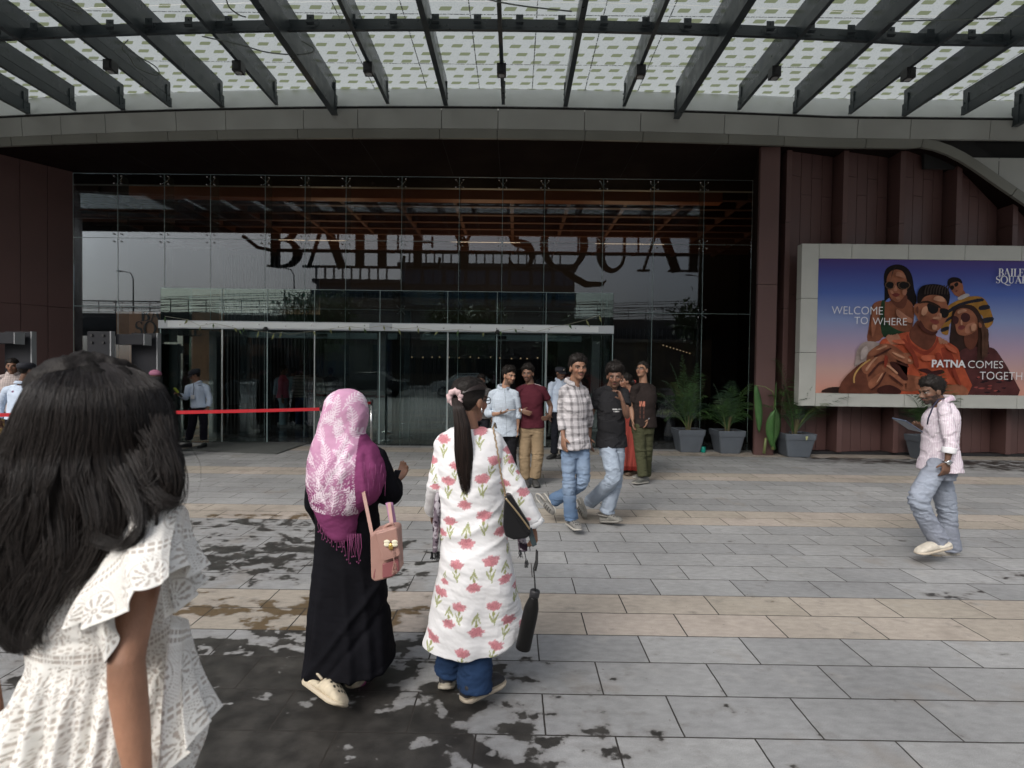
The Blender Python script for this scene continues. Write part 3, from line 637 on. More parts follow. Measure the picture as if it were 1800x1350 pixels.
for x in (-60,-38,-16,7,30,54):
    m = MB(); m.box(x-1, x+1, -34.2, -32.5, 0, zb_-.9); m.box(x-2.2, x+2.2, -34.5, -32.3, zb_-1.3, zb_-.6); m.build('pier', CONC, fly)
def block(label, x0, x1, y0, y1, h, wallc, storeys, glassc, roof=True):
    b = empty('office_block', ((x0+x1)/2, (y0+y1)/2, 0), label, 'building', 'buildings mirrored in the glass wall')
    m = MB(); m.box(x0, x1, y0, y1, 0, h); m.box(x0-.4, x1+.4, y0, y1+.5, h, h+.5); m.build('wall', mat('wall_'+label[:9], wallc, .7, var=.25, vscale=.25), b)
    n = max(3, int((x1-x0)/3))
    for s_ in range(storeys):
        z0 = h*(s_+.25)/storeys; z1 = h*(s_+.85)/storeys
        for k in range(n):
            a = x0+(x1-x0)*(k+.08)/n; c = x0+(x1-x0)*(k+.92)/n
            m = MB(); m.box(a, c, y1+.003, y1+.09, z0, z1); w = m.build('window', mat('win_'+label[:9], glassc, .2), b)
            m = MB(); m.box((a+c)/2-.05, (a+c)/2+.05, y1+.095, y1+.12, z0, z1); m.build('mullion', GREYM, w)
    if roof:
        for k in range(int((x1-x0)/1.2)): 
            m = MB(); m.box(x0+k*1.2, x0+k*1.2+.22, y1+.2, y1+.45, h+.5, h+2.0); m.build('parapet_post', mat('pale_post', (.28,.28,.27), .6), b)
        m = MB(); m.box(x0, x1, y1+.1, y1+.55, h+2.0, h+2.3); m.build('roof_beam', GREYM, b)
    return b
a = vat(704, 500, 78).x; b_ = vat(1010, 500, 78).x; h = vat(850, 470, 78).z
block('office block with wide blue glass bands and a columned roof terrace', a, b_, -66, 2*GY-78, h, (.06,.065,.07), 5, (.035,.085,.16))
a = vat(556, 500, 74).x; b_ = vat(700, 500, 74).x; h = vat(620, 498, 74).z
block('lower grey building beside the blue one with a pillared roof edge', a, b_, -62, 2*GY-74, h, (.055,.055,.06), 4, (.03,.05,.09))
block('long low brown market building beyond the flyover', -46, -18, -60, -52, 8, (.16,.09,.06), 2, (.03,.03,.035), False)
block('low shuttered shop row at street level across the road', -14, 42, -46, -38, 5.2, (.10,.08,.06), 1, (.03,.035,.04), False)
def tree(x, y, h, r, label, seed):
    t = empty('tree', (x, y, 0), label, 'tree', 'street trees across the road'); g = np.random.default_rng(seed)
    m = MB(); m.tube([(x,y,0),(x+.1,y,h*.3),(x-.1,y,h*.6)], [.22,.16,.09], 8)
    for k in range(5):
        a = g.uniform(0,6.28); m.tube([(x,y,h*.4),(x+math.cos(a)*r*.4,y+math.sin(a)*r*.4,h*.62),(x+math.cos(a)*r*.7,y+math.sin(a)*r*.7,h*.8)],[.1,.06,.02],6)
    m.build('trunk', mat('bark', (.09,.07,.05), .9), t)
    m = MB(); cl = g.normal(size=(26,3)); cl /= np.linalg.norm(cl, axis=1)[:,None]; cl *= (g.uniform(.3,1,(26,1)))*np.array([r,r,h*.28])
    for c in cl:
        for k in range(70):
            q = g.normal(size=3)*r*.17; p = np.array([x,y,h*.72])+c+q; d1 = g.normal(size=3)*.16; d2 = g.normal(size=3)*.16
            m.add([p, p+d1, p+d1+d2, p+d2], [(0,1,2,3)])
    m.build('crown', mat('leaves', (.05,.085,.03), .6, var=.4, vscale=1.5), t)
for k, (x, y, h, r) in enumerate([(-22,-36,8,3),(-13,-12,6.5,2.6),(-3.5,-13,6.0,2.6),(4,-14,5,2.2),(14,-13,7,3),(24,-12,8,3)]):
    tree(x, y, h, r, ['broad dark green street tree at the far left of the road','green tree on the kerb left of the entrance axis','round leafy tree on the kerb opposite the doors','small low tree on the kerb right of the doors','dark leafy tree opposite the brown wall','tall leafy tree at the far right of the road'][k], 20+k)
for k, (px, D, zt2) in enumerate([(234,60,480),(517,55,474),(1236,58,487)]):
    p = vat(px, zt2, D); lo = empty('street_lamp', (p.x, p.y, 0), ['street lamp above the brown market building','street lamp rising above the flyover left of the sign','street lamp above the flyover near the end of the sign'][k], 'street lamp', 'street lamps along the flyover')
    m = MB(); m.tube([(p.x,p.y,0),(p.x,p.y,p.z-.6)], [.11,.06], 8); m.tube([(p.x,p.y,p.z-.6),(p.x-.3,p.y,p.z),(p.x-1.3,p.y,p.z+.2)], [.06,.05,.04], 6); m.build('pole', BLACKM, lo)
    m = MB(); m.ell((p.x-1.5,p.y,p.z+.2), .42, .14, .08); m.build('lamp_head', GREYM, lo)
for k in range(7):
    m = MB(); z0 = 6.6+k*.33; P = [(-60+q*8, -26-.5*k, z0+1.2*math.cos((q%5)/5*6.28)*.35+.05*math.sin(q*k)) for q in range(16)]
    m.tube(P, .03, 5); o = m.build('overhead_wire', BLACKM, None); tag(o, 'sagging black overhead wire strung over the road', 'wire', 'overhead wires over the road')
# parked cars on the road
def car(x, y, col, label, rz=0):
    c = empty('parked_car', (x, y, 0), label, 'car', 'cars on the road behind the camera'); m = MB()
    prof_ = [(-2.1,.35),(-2.15,.75),(-1.9,.95),(-1.1,1.02),(-.6,1.45),(.7,1.5),(1.4,1.05),(2.05,.92),(2.15,.6),(2.1,.35)]
    m.rings([[(x+a, y+s*.85*(.82 if z > 1.1 else 1), z) for a, z in prof_] for s in (-1,-.96,.96,1)]); m.build('body', mat('car_'+label[:6], col, .3, coat=1), c, smooth=False, bevel=.05)
    m = MB(); m.rings([[(x+a, y+s*.86*.84, z) for a, z in [(-.95,1.05),(-.55,1.40),(.62,1.44),(1.22,1.06)]] for s in (-1.02,1.02)]); m.build('window', mat('car_glass', (.02,.02,.025), .08), c)
    for wx in (-1.35,1.35):
        for s in (-1,1):
            m = MB(); m.tube([(x+wx,y+s*.70,.33),(x+wx,y+s*.90,.33)], .33, 20); w = m.build('wheel', mat('tyre',(.02,.02,.02),.8), c); m = MB(); m.tube([(x+wx,y+s*.90,.33),(x+wx,y+s*.92,.33)], .2, 14); m.build('rim', CHROME, w)
car(-3, -11, (.6,.6,.6), 'silver saloon car parked on the road left of the doors'); car(4, -11.3, (.35,.04,.03), 'red saloon car parked on the road'); car(-9, -11, (.05,.05,.06), 'black saloon car parked at the left kerb')
# ------------------------------------------------------------ big letters on the canopy front (seen from behind in the glass)
sg = empty('canopy_sign', (0, 4.4, 5.2), 'huge black serif BAILEY SQUARE letters hung on the canopy front', 'sign')
D = 2*GY-4.45; SY = 4.45
zb_ = at(700, 472, D).z; xa = at(468, 470, D).x; xb = at(1345, 470, D).x; hh = 1.95
names = 'BAILEY SQUARE'; tw = sum((GL[c][0]+.04) if c != ' ' else .34 for c in names)*hh; kx = (xb-xa)/tw; x = 0
for c in names:
    if c == ' ': x += .34*hh; continue
    m = MB(); glyph(m, c, x, 0, hh, lambda u, v, w: (xa+u*kx, SY-.10+w, zb_+v), .16); m.build('letter', BLACKM, sg); x += (GL[c][0]+.04)*hh
m = MB(); zz = at(700, 441, D).z; P = [at(430, 416, D), at(455, 436, D), at(480, 441, D)]
m.tube([(p.x, SY+.12, p.z) for p in P]+[(xb+.3, SY+.12, at(1300, 450, D).z)], .07, 8); m.build('support_tube', BLACKM, sg)
for x in np.linspace(xa+.5, xb-.3, 9):
    m = MB(); m.tube([(x, SY+.12, zz), (x, SY+.12, ZB+.1)], .04, 6); m.build('hanger', BLACKM, sg)
# letters and stand-up lettering inside, at the left hoarding
LET = mat('dull_lettering', (.02,.012,.01), .5); y14 = 13.99
m = MB(); a = at(237, 556, y14); sz = .30
serif(m, 'BAILEY', a.x+.15, a.z-.12, .34, lambda u, v, w: (u, y14-.012+w, v), .01, .02, 1.45); serif(m, 'SQUARE', a.x, a.z-.49, .36, lambda u, v, w: (u, y14-.012+w, v), .01, .02, 1.75)
m.build('hoarding_lettering', LET, inr)
# ------------------------------------------------------------ billboard
BY = 10.35
bb = empty('billboard', (at(1620, 700, BY).x, BY, at(1620,712,BY).z), 'large framed poster of four people in sunglasses on the brown wall', 'billboard')
bx0 = at(1407, 560, BY).x; bx1 = 11.4; bz0 = at(1600, 716, BY).z; bz1 = at(1600, 430, BY).z; ix0 = at(1437, 560, BY).x; iz1 = at(1600, 456, BY).z; iz0 = at(1600, 693, BY).z; ix1 = 11.1
m = MB()
fr = bz1-iz1; 
def fbox(x0, x1, z0, z1): m.box(x0, x1, BY, BY+.17, z0, z1)
st = 1.07; k = 0; xs_ = [ix0-.0]+[ix0-.0+.62+st*i for i in range(5)]+[bx1]
for z0, z1 in ((iz1, bz1), (bz0, iz0)):
    for a, b_ in zip(xs_[:-1], xs_[1:]):
        if b_ > bx1: b_ = bx1
        if a < b_: fbox(a+.004, b_-.004, z0, z1)
zs_ = [bz0, bz0+1.02, bz0+2.05, bz1]
for a, b_ in zip(zs_[:-1], zs_[1:]): fbox(bx0, ix0-.004, a+.004, b_-.004)
fbox(ix1, bx1+.05, iz0+.01, iz1-.01)
m.build('frame', mat('frame_panel', (.45,.455,.42), .42, var=.04), bb, bevel=.004)
m = MB(); m.box(bx0+.02, bx1, BY+.03, BY+.16, bz0+.02, bz1-.02); m.box(bx0+.30, bx1-.1, BY+.161, BY+.45, bz0+.2, bz1-.2); m.build('frame_core', JOINT, bb)
m = MB(); m.box(ix0, ix1, BY+.02, BY+.028, iz0, iz1)
def postermat():
    m = bpy.data.materials.new('poster_print'); m.use_nodes = True; nt = m.node_tree; b = nt.nodes['Principled BSDF']; b.inputs['Roughness'].default_value = .5; b.inputs['Specular IOR Level'].default_value = .2
    t = nt.nodes.new('ShaderNodeTexCoord'); s = nt.nodes.new('ShaderNodeSeparateXYZ'); r = nt.nodes.new('ShaderNodeValToRGB'); nt.links.new(t.outputs['Generated'], s.inputs[0])
    nt.links.new(s.outputs[2], r.inputs[0]); e = r.color_ramp.elements
    cs = [(0,(.58,.27,.20)),(.18,(.52,.33,.30)),(.35,(.40,.30,.40)),(.55,(.23,.29,.50)),(.75,(.075,.13,.40)),(.92,(.055,.06,.25)),(1,(.07,.045,.19))]
    while len(e) < len(cs): e.new(.5)
    for i, (p, c) in enumerate(cs): e[i].position = p; e[i].color = (*c, 1)
    nt.links.new(r.outputs[0], b.inputs['Base Color']); return m
poster = m.build('poster', postermat(), bb)
def pz_(zx, zy, lay): p = at(1430+zx/4.865, 440+zy/4.865, BY+.02); return (p.x, BY+.0185-.00035*lay, min(max(p.z, iz0), iz1-.0))
LAY = [0]
def smooth_poly(pts, n=3):
    k = len(pts); out = []
    for i in range(k):
        p0, p1, p2, p3 = [np.array(pts[(i+j-1) % k], float) for j in range(4)]
        for t in np.linspace(0, 1, n, endpoint=False): out.append(.5*((2*p1)+(p2-p0)*t+(2*p0-5*p1+4*p2-p3)*t*t+(3*p1-p0-3*p2+p3)*t**3))
    return out
PC = {}
def pcol(c):
    if c not in PC: PC[c] = mat('ink_%d' % len(PC), tuple(q*.86 for q in c), .6, var=.28, vscale=6, spec=.1)
    return PC[c]
def shape(nm, pts, c, sm=3):
    LAY[0] += 1; q = smooth_poly(pts, sm) if sm > 1 else pts
    cu = bmesh.new(); vs = [cu.verts.new(pz_(x, y, LAY[0])) for x, y in q]; f = cu.faces.new(vs); bmesh.ops.triangulate(cu, faces=[f]); cu.normal_update()
    me = bpy.data.meshes.new(nm); cu.to_mesh(me); cu.free(); return newobj(nm, me, poster, pcol(c))
SK=(.30,.115,.065); SKD=(.13,.045,.028); SKM=(.22,.08,.045); SKL=(.42,.19,.12); HR=(.012,.008,.008); ORG=(.42,.085,.04); ORD=(.26,.045,.025); LENS=(.012,.010,.010)
# woman at the back left
shape('printed_hair', [(600,230),(620,160),(680,125),(750,125),(810,160),(845,230),(860,330),(880,400),(870,470),(810,470),(790,400),(640,410),(605,460),(610,330)], HR)
shape('printed_body', [(520,450),(580,430),(640,440),(700,400),(790,410),(850,470),(860,560),(830,690),(740,720),(600,740),(560,775),(460,775),(475,640),(495,500)], SKM)
shape('printed_top', [(580,440),(610,440),(605,560),(650,640),(740,690),(790,700),(740,740),(600,740),(570,600)], (.02,.05,.025))
shape('printed_face', [(625,250),(650,190),(700,165),(760,180),(795,250),(800,330),(780,400),(735,438),(690,435),(650,390),(630,320)], SK)
shape('printed_shadow', [(640,390),(690,435),(735,438),(790,380),(800,440),(760,500),(690,470)], SKD)
shape('printed_nose', [(690,300),(705,300),(715,340),(700,350),(684,342)], SKL)
shape('printed_lips', [(668,378),(690,368),(712,366),(738,378),(715,396),(690,396)], (.16,.035,.03))
for a in ([(603,275),(640,268),(680,278),(682,310),(660,332),(622,330),(604,305)], [(712,275),(760,268),(806,278),(806,305),(785,332),(740,334),(714,310)]): shape('printed_lens', a, LENS)
# man at the back right
shape('printed_shirt', [(1145,480),(1240,425),(1330,395),(1440,402),(1500,480),(1535,590),(1520,640),(1470,665),(1440,560),(1330,500),(1250,520),(1160,640),(1150,720),(1095,710),(1090,650),(1120,570)], (.34,.17,.035))
for a in ([(1150,510),(1240,455),(1350,425),(1440,410),(1450,435),(1350,450),(1250,480),(1160,535)], [(1120,600),(1180,560),(1180,585),(1110,625)], [(1415,480),(1490,465),(1505,500),(1420,512)], [(1440,585),(1530,570),(1533,605),(1450,625)], [(1090,670),(1150,650),(1150,680),(1092,700)]): shape('printed_stripe', a, (.02,.02,.03), 2)
shape('printed_neck', [(1225,350),(1270,330),(1300,380),(1270,410),(1235,400)], SKM, 2)
shape('printed_collar', [(1230,405),(1300,370),(1335,385),(1290,410),(1245,425)], (.45,.42,.42), 2)
shape('printed_face', [(1150,290),(1190,255),(1250,258),(1275,300),(1275,350),(1245,390),(1215,390),(1180,350)], SK)
shape('printed_hair', [(1142,290),(1150,250),(1190,230),(1245,240),(1268,270),(1262,285),(1230,268),(1170,285),(1158,310)], HR)
shape('printed_lens', [(1165,310),(1190,300),(1200,318),(1185,340),(1168,332)], LENS); shape('printed_lens', [(1200,290),(1225,272),(1236,288),(1228,306),(1208,312)], LENS)
shape('printed_lips', [(1210,348),(1228,340),(1226,352),(1213,358)], (.16,.04,.03))
# woman front right
shape('printed_hair', [(1180,540),(1210,490),(1290,465),(1370,480),(1430,560),(1470,680),(1500,830),(1470,960),(1340,1000),(1230,960),(1160,800),(1175,650)], (.035,.018,.014))
shape('printed_jumper', [(1240,880),(1330,830),(1450,830),(1540,840),(1610,930),(1680,1050),(1745,1250),(1290,1250),(1250,1040)], (.085,.028,.028))
rr_ = random.Random(3)
for k in range(34):
    x = rr_.uniform(1380,1690); y = rr_.uniform(870,1230)
    if (x-1480) > (y-820)*.62: continue
    w = rr_.uniform(14,30); shape('printed_leaf', [(x-w,y),(x,y-7),(x+w,y-4),(x+w*.3,y+8)], rr_.choice([(.28,.07,.06),(.02,.012,.015)]), 2)
shape('printed_neck', [(1300,690),(1390,640),(1400,760),(1360,840),(1310,840),(1280,770)], SKD)
shape('printed_face', [(1195,560),(1220,510),(1280,495),(1350,520),(1400,600),(1395,670),(1350,710),(1290,730),(1240,722),(1215,690),(1205,630)], SK)
shape('printed_cheek', [(1300,640),(1370,620),(1380,670),(1320,710),(1290,700)], SKL)
shape('printed_lips', [(1228,655),(1262,640),(1292,655),(1265,680),(1235,676)], (.20,.05,.045))
shape('printed_lens', [(1182,575),(1205,562),(1232,580),(1232,612),(1210,634),(1188,618)], (.06,.02,.02)); shape('printed_lens', [(1252,560),(1285,535),(1325,550),(1330,590),(1300,615),(1262,605)], (.06,.02,.02))
shape('printed_hair_lock', [(1395,560),(1440,650),(1470,800),(1440,960),(1390,960),(1400,800),(1400,680)], (.05,.025,.018))
# seat, trouser, arm
shape('printed_seat', [(60,1215),(120,1175),(200,1168),(280,1180),(330,1215)], (.03,.015,.012), 2)
shape('printed_trouser', [(350,950),(365,860),(410,795),(480,778),(560,800),(520,850),(460,900),(430,960),(350,990)], (.36,.29,.27))
# man in front
shape('printed_tshirt', [(560,790),(640,745),(760,705),(860,700),(1010,720),(1150,790),(1230,850),(1250,950),(1310,1235),(555,1235),(560,1000)], ORG)
shape('printed_fold', [(1080,840),(1160,860),(1200,960),(1190,1100),(1130,1000)], ORD); shape('printed_fold', [(620,780),(700,760),(690,850),(600,880)], (.5,.12,.06))
shape('printed_neck', [(850,640),(900,600),(1020,690),(1040,760),(980,850),(900,830),(820,760),(815,700)], SKD)
shape('printed_neckline', [(800,720),(830,790),(900,850),(960,858),(1030,800),(1045,745),(1060,770),(1030,840),(960,895),(890,880),(810,810),(785,740)], ORD, 2)
shape('printed_face', [(885,430),(940,380),(1030,370),(1120,400),(1145,470),(1140,560),(1100,640),(1050,690),(1000,700),(940,670),(895,610),(870,540)], SK)
shape('printed_cheek', [(900,560),(960,560),(1010,620),(1000,680),(940,650),(900,600)], SKM)
shape('printed_ear', [(850,480),(875,455),(895,480),(890,530),(870,560),(852,530)], SK)
shape('printed_hair', [(880,450),(880,380),(905,320),(960,295),(1050,292),(1130,320),(1158,380),(1150,450),(1135,470),(1120,420),(1060,385),(980,385),(930,410),(905,450)], HR)
shape('printed_nose', [(1055,540),(1080,540),(1085,585),(1060,595),(1040,580)], SKL)
shape('printed_lips', [(985,600),(1020,590),(1060,605),(1062,625),(1030,635),(1000,618)], (.20,.05,.04))
shape('printed_lens', [(965,460),(1020,465),(1058,490),(1050,530),(1010,545),(975,520)], LENS); shape('printed_lens', [(1075,500),(1120,500),(1150,520),(1140,565),(1105,580),(1078,550)], LENS)
shape('printed_temple', [(895,445),(970,432),(1060,470),(1080,495),(1060,492),(960,450),(900,458)], (.03,.015,.01), 2)
# hands on shoulders
for dx, dy in ((0,0),(22,2),(46,0),(70,-8)): shape('printed_finger', [(610+dx,745+dy),(640+dx,720+dy),(668+dx,770+dy),(672+dx,800+dy),(655+dx,806+dy),(630+dx,775+dy)], SKL)
for dx in (0,24,48): shape('printed_finger', [(1060+dx,745+dx*.5),(1085+dx,750+dx*.5),(1090+dx,795),(1075+dx,803),(1062+dx,780)], SKL)
# clasped hands in front
shape('printed_forearm', [(215,1170),(250,1100),(340,1010),(430,950),(520,960),(640,1090),(720,1120),(640,1180),(480,1230),(230,1235)], SKD)
shape('printed_hand', [(450,900),(500,840),(580,800),(660,810),(740,860),(830,940),(820,970),(780,970),(700,940),(760,1050),(900,1080),(960,1140),(870,1200),(740,1200),(640,1150),(560,1170),(500,1180),(460,1130),(440,1040)], SKM)
for a in ([(455,890),(520,830),(600,800),(640,830),(560,860),(500,900)], [(620,860),(660,850),(830,935),(835,970),(790,972),(700,930)], [(575,1010),(600,970),(640,970),(780,1110),(775,1140),(740,1130),(640,1060)], [(460,1130),(540,1060),(590,1040),(595,1070),(530,1150),(480,1185)], [(760,880),(830,880),(835,900),(780,910)], [(400,990),(520,900),(600,900),(640,950),(560,950),(450,1060)]): shape('printed_finger', a, SK)
shape('printed_fold', [(640,960),(700,960),(760,1040),(800,1100),(760,1110),(690,1040)], (.05,.015,.012)); shape('printed_fold', [(540,1180),(640,1150),(740,1200),(700,1235),(560,1235)], (.05,.015,.012))
shape('printed_forearm', [(870,1080),(1000,1110),(1130,1150),(1260,1150),(1300,1240),(960,1240),(860,1160)], SK)
shape('printed_print', [(880,1020),(960,1010),(1000,1035),(1080,1020),(1110,1045),(1020,1070),(940,1045)], (.05,.015,.015), 2)
for k in range(22):
    t = k/21; x = 470-130*math.sin(t*1.75)-6*t; y = 938+190*t**1.15; shape('printed_bead', [(x-6,y-6),(x+6,y-6),(x+6,y+6),(x-6,y+6)], (.55,.33,.12), 2)
# highlights, spectacle rims, hair partings and finger gaps of the print
RIM=(.16,.09,.05); GAP=(.07,.022,.016); HL=(.52,.27,.17)
for a in ([(700,190),(740,195),(775,225),(765,245),(720,225),(690,225)], [(640,345),(665,350),(672,372),(655,372)], [(750,345),(785,345),(775,385),(750,380)], [(690,405),(715,402),(730,415),(705,425)]): shape('printed_light', a, SKL)
shape('printed_light', [(700,505),(780,560),(830,590),(820,625),(760,600),(700,560)], SKL); shape('printed_light', [(500,480),(530,470),(540,560),(510,700),(490,740),(480,640)], SK)
for c_ in ((643,300,40,30),(760,302,46,32)):
    for a0 in range(0,360,40): x=c_[0]+c_[2]*math.cos(R(a0)); y=c_[1]+c_[3]*math.sin(R(a0)); x2=c_[0]+c_[2]*math.cos(R(a0+42)); y2=c_[1]+c_[3]*math.sin(R(a0+42)); shape('printed_rim', [(x,y),(x2,y2),(c_[0]+(c_[2]+6)*math.cos(R(a0+42)),c_[1]+(c_[3]+5)*math.sin(R(a0+42))),(c_[0]+(c_[2]+6)*math.cos(R(a0)),c_[1]+(c_[3]+5)*math.sin(R(a0)))], RIM, 1)
for a in ([(1030,395),(1085,400),(1110,440),(1060,440),(1010,425)], [(915,500),(950,480),(960,520),(930,560),(905,545)], [(1005,575),(1050,570),(1060,585),(1010,590)], [(1000,640),(1040,645),(1030,680),(1000,675)], [(1060,545),(1075,545),(1078,575),(1065,578)]): shape('printed_light', a, HL)
shape('printed_shadow', [(895,600),(940,665),(1000,698),(1045,690),(1020,720),(950,710),(890,660)], GAP); shape('printed_shadow', [(860,500),(875,480),(882,520),(870,545)], SKD)
for k in range(9): x = 930+k*24; shape('printed_hair_light', [(x,375),(x+6,330),(x+22,302),(x+30,306),(x+16,335),(x+10,378)], (.05,.035,.03))
for k in range(6): x = 630+k*14; shape('printed_hair_light', [(690+k*4,135),(650-k*3+20,170+k*4),(625-k*2+18,260),(630+14,250),(660,180)], (.035,.025,.022), 2) if k < 2 else None
for k in range(6): shape('printed_hair_light', [(1405+k*12,600+k*14),(1432+k*9,720),(1425+k*8,900),(1418+k*8,900),(1420+k*9,720),(1398+k*12,610+k*14)], (.09,.045,.03), 2)
for a in ([(1215,520),(1265,505),(1290,520),(1250,535),(1215,545)], [(1330,640),(1370,635),(1365,680),(1330,690)], [(1238,600),(1248,600),(1252,635),(1240,640)]): shape('printed_light', a, HL)
for a in ([(1390,620),(1412,630),(1415,660),(1395,662)],): shape('printed_ear', a, SK)
for a in ([(500,905),(580,865),(640,835),(645,845),(590,878),(515,915)], [(450,1065),(540,960),(600,945),(605,958),(550,975),(465,1075)], [(640,1065),(740,1145),(735,1155),(630,1078)], [(590,1045),(600,1050),(545,1150),(485,1192),(480,1182),(535,1140)], [(700,950),(790,985),(785,998),(695,965)]): shape('printed_gap', a, GAP, 2)
for a in ([(520,850),(590,815),(610,822),(550,850)], [(650,870),(700,885),(760,915),(750,925),(690,900)], [(600,985),(630,985),(700,1045),(690,1055),(630,1005)], [(430,1010),(500,925),(530,915),(480,970),(440,1030)], [(790,930),(815,940),(810,955),(790,950)], [(560,1060),(575,1055),(545,1105),(520,1130)], [(900,1090),(980,1120),(1100,1160),(1090,1175),(960,1140)]): shape('printed_light', a, HL)
for a in ([(760,760),(860,900),(880,1000),(850,990),(820,900),(740,790)], [(1020,900),(1060,880),(1110,1000),(1090,1010)], [(1180,1000),(1215,1080),(1240,1150),(1215,1140),(1170,1050)], [(590,900),(620,920),(600,1000),(585,990)]): shape('printed_fold', a, ORD)
for a in ([(650,775),(730,765),(760,800),(700,800)], [(1100,800),(1180,840),(1200,880),(1130,850)], [(900,905),(1010,900),(1000,940),(920,945)]): shape('printed_fold', a, (.50,.125,.065))
for a in ([(390,860),(430,820),(450,860),(420,920),(385,930)],): shape('printed_light', a, (.50,.42,.40))
# lettering on the poster
WT = mat('white_ink', (.74,.74,.76), .4)
LAY[0] += 3
def ptext(body, zx, zy, zw, zh, nm, off=0):
    p0 = pz_(zx, zy, LAY[0]); p1 = pz_(zx+zw, zy, LAY[0]); wid = p1[0]-p0[0]; hgt = zh/4.865*BY/FPX
    o = text_mesh(nm, body, WT, poster, lambda x, y, z: (x, y, z), 1.0, 0, off)
    co = np.array([v.co[:] for v in o.data.vertices]); mn = co.min(0); mxx = co.max(0)
    for v in o.data.vertices: v.co = (p0[0]+(v.co.x-mn[0])/(mxx[0]-mn[0])*wid, p0[1], p0[2]+(v.co.y-mn[1])/(mxx[1]-mn[1])*hgt)
    o.data.update(); return o
ptext('WELCOME', 138, 548, 434, 66, 'poster_text', -.012); ptext('TO', 330, 632, 115, 60, 'poster_text', -.012); ptext('WHERE', 486, 640, 290, 60, 'poster_text', -.012)
ptext('PATNA', 988, 1000, 288, 64, 'poster_text', .028); ptext('COMES', 1296, 1006, 298, 62, 'poster_text', -.010); ptext('TOGETHER', 1395, 1104, 470, 66, 'poster_text', -.010)
m = MB(); p0 = pz_(1552, 228, LAY[0]); p1 = pz_(1530, 286, LAY[0]); q = 1/4.865*BY/FPX
serif(m, 'BAILEY', p0[0], p0[2], 66*q, lambda u, v, w: (u, p0[1]-.004+w, v), .003, .0, 265*q); serif(m, 'SQUARE', p1[0], p1[2], 60*q, lambda u, v, w: (u, p0[1]-.004+w, v), .003, .0, 315*q)
m.build('poster_logo', WT, poster)
# ------------------------------------------------------------ planters and plants
POT = mat('grey_planter', (.095,.110,.130), .55, var=.1, vscale=5, bump=.1, bscale=250)
SOIL = mat('soil', (.03,.022,.016), .95, bump=.5, bscale=40)
def planter(cx, cy, w, h, label, rot=0):
    p = empty('planter', (cx, cy, 0), label, 'planter', 'grey planters along the facade'); c, s_ = math.cos(rot), math.sin(rot)
    def ring(hw, z, n=6):
        out = []; r = hw*.14
        for k, (sx, sy) in enumerate(((1,1),(-1,1),(-1,-1),(1,-1))):
            for q in range(n):
                a = math.pi/2*(k+q/(n-1)); x = sx*(hw-r)+r*math.cos(a); y = sy*(hw-r)+r*math.sin(a); out.append((cx+x*c-y*s_, cy+x*s_+y*c, z))
        return out
    m = MB(); a = w/2
    m.rings([ring(a*.66,.0), ring(a*.70,.015), ring(a*.80,h*.35), ring(a*.9,h*.70), ring(a*.915,h*.745), ring(a*.955,h*.75), ring(a*1.0,h*.985), ring(a*.985,h), ring(a*.90,h), ring(a*.885,h*.9)], cap=True)
    m.build('pot', POT, p, bevel=0)
    m = MB(); m.rings([ring(a*.884,h*.90), ring(a*.884,h*.93)]); m.build('soil', SOIL, p)
    return p
LEAF = [mat('palm_leaf_%d' % i, c, .42, var=.3, vscale=6) for i, c in enumerate([(.035,.085,.022),(.055,.115,.03),(.025,.06,.03),(.10,.14,.04)])]
def frond(m, base, tip, droop, n=22, ll=.26, g=None, wid=.018, fan=1.0):
    base = Vector(base); tip = Vector(tip); mid = (base+tip)/2+Vector((0,0,droop)); P = []
    for i in range(n+1):
        t = i/n; P.append(base*(1-t)**2+mid*2*t*(1-t)+tip*t*t)
    m.tube(P, [.008*(1-.8*i/n) for i in range(n+1)], 5)
    for i in range(int(n*.28), n+1):
        t = i/n; p = P[i]; d = (P[min(i+1,n)]-P[max(i-1,0)]).normalized(); side = d.cross(Vector((0,0,1)))
        if side.length < .1: side = Vector((1,0,0))
        side.normalize(); L_ = ll*math.sin(math.pi*min(1,(t-.15)/.85)*.8+.35)
        for sgn in (-1,1):
            dr = (side*sgn*1.15+d*.62+Vector((g.uniform(-.12,.12),g.uniform(-.12,.12),.22+g.uniform(-.2,.2)))).normalized(); nrm = dr.cross(d).normalized(); wv_ = dr.cross(nrm).normalized()*wid
            a = p+dr*L_*.45-Vector((0,0,.005)); e = p+dr*L_-Vector((0,0,L_*.32))
            m.add([p, a-wv_, a+wv_, e, a+nrm*wid*.3], [(0,1,4),(0,4,2),(1,3,4),(4,3,2)])
def palm(cx, cy, z0, H_, label, seed, fronds, n=24):
    t = empty('palm_plant', (cx, cy, z0), label, 'plant', 'palms in the grey planters'); g = np.random.default_rng(seed)
    m = MB()
    for k in range(7): a = g.uniform(0,6.28); m.tube([(cx+.03*math.cos(a), cy+.03*math.sin(a), z0-.02), (cx+.05*math.cos(a), cy+.05*math.sin(a), z0+.14), (cx+.08*math.cos(a), cy+.08*math.sin(a), z0+.30)], [.016,.012,.007], 6)
    m.build('stem', mat('palm_stem', (.10,.09,.04), .7), t)
    fronds = fronds+[(a*.8+g.uniform(-.15,.15), b*g.uniform(.5,.85), -c+g.uniform(-.15,.15), d*.9) for a, b, c, d in fronds]
    for k, (dx, dz, dy, dr) in enumerate(fronds):
        m = MB(); frond(m, (cx+dx*.04, cy, z0+.05), (cx+dx, cy+dy, z0+dz), dr, g=g, ll=.30+.06*g.random(), wid=.006+.002*g.random(), n=n)
        m.build('frond', LEAF[int(g.integers(0,4)) if k % 4 == 3 else int(g.integers(0,3))], t)
PY = 10.75
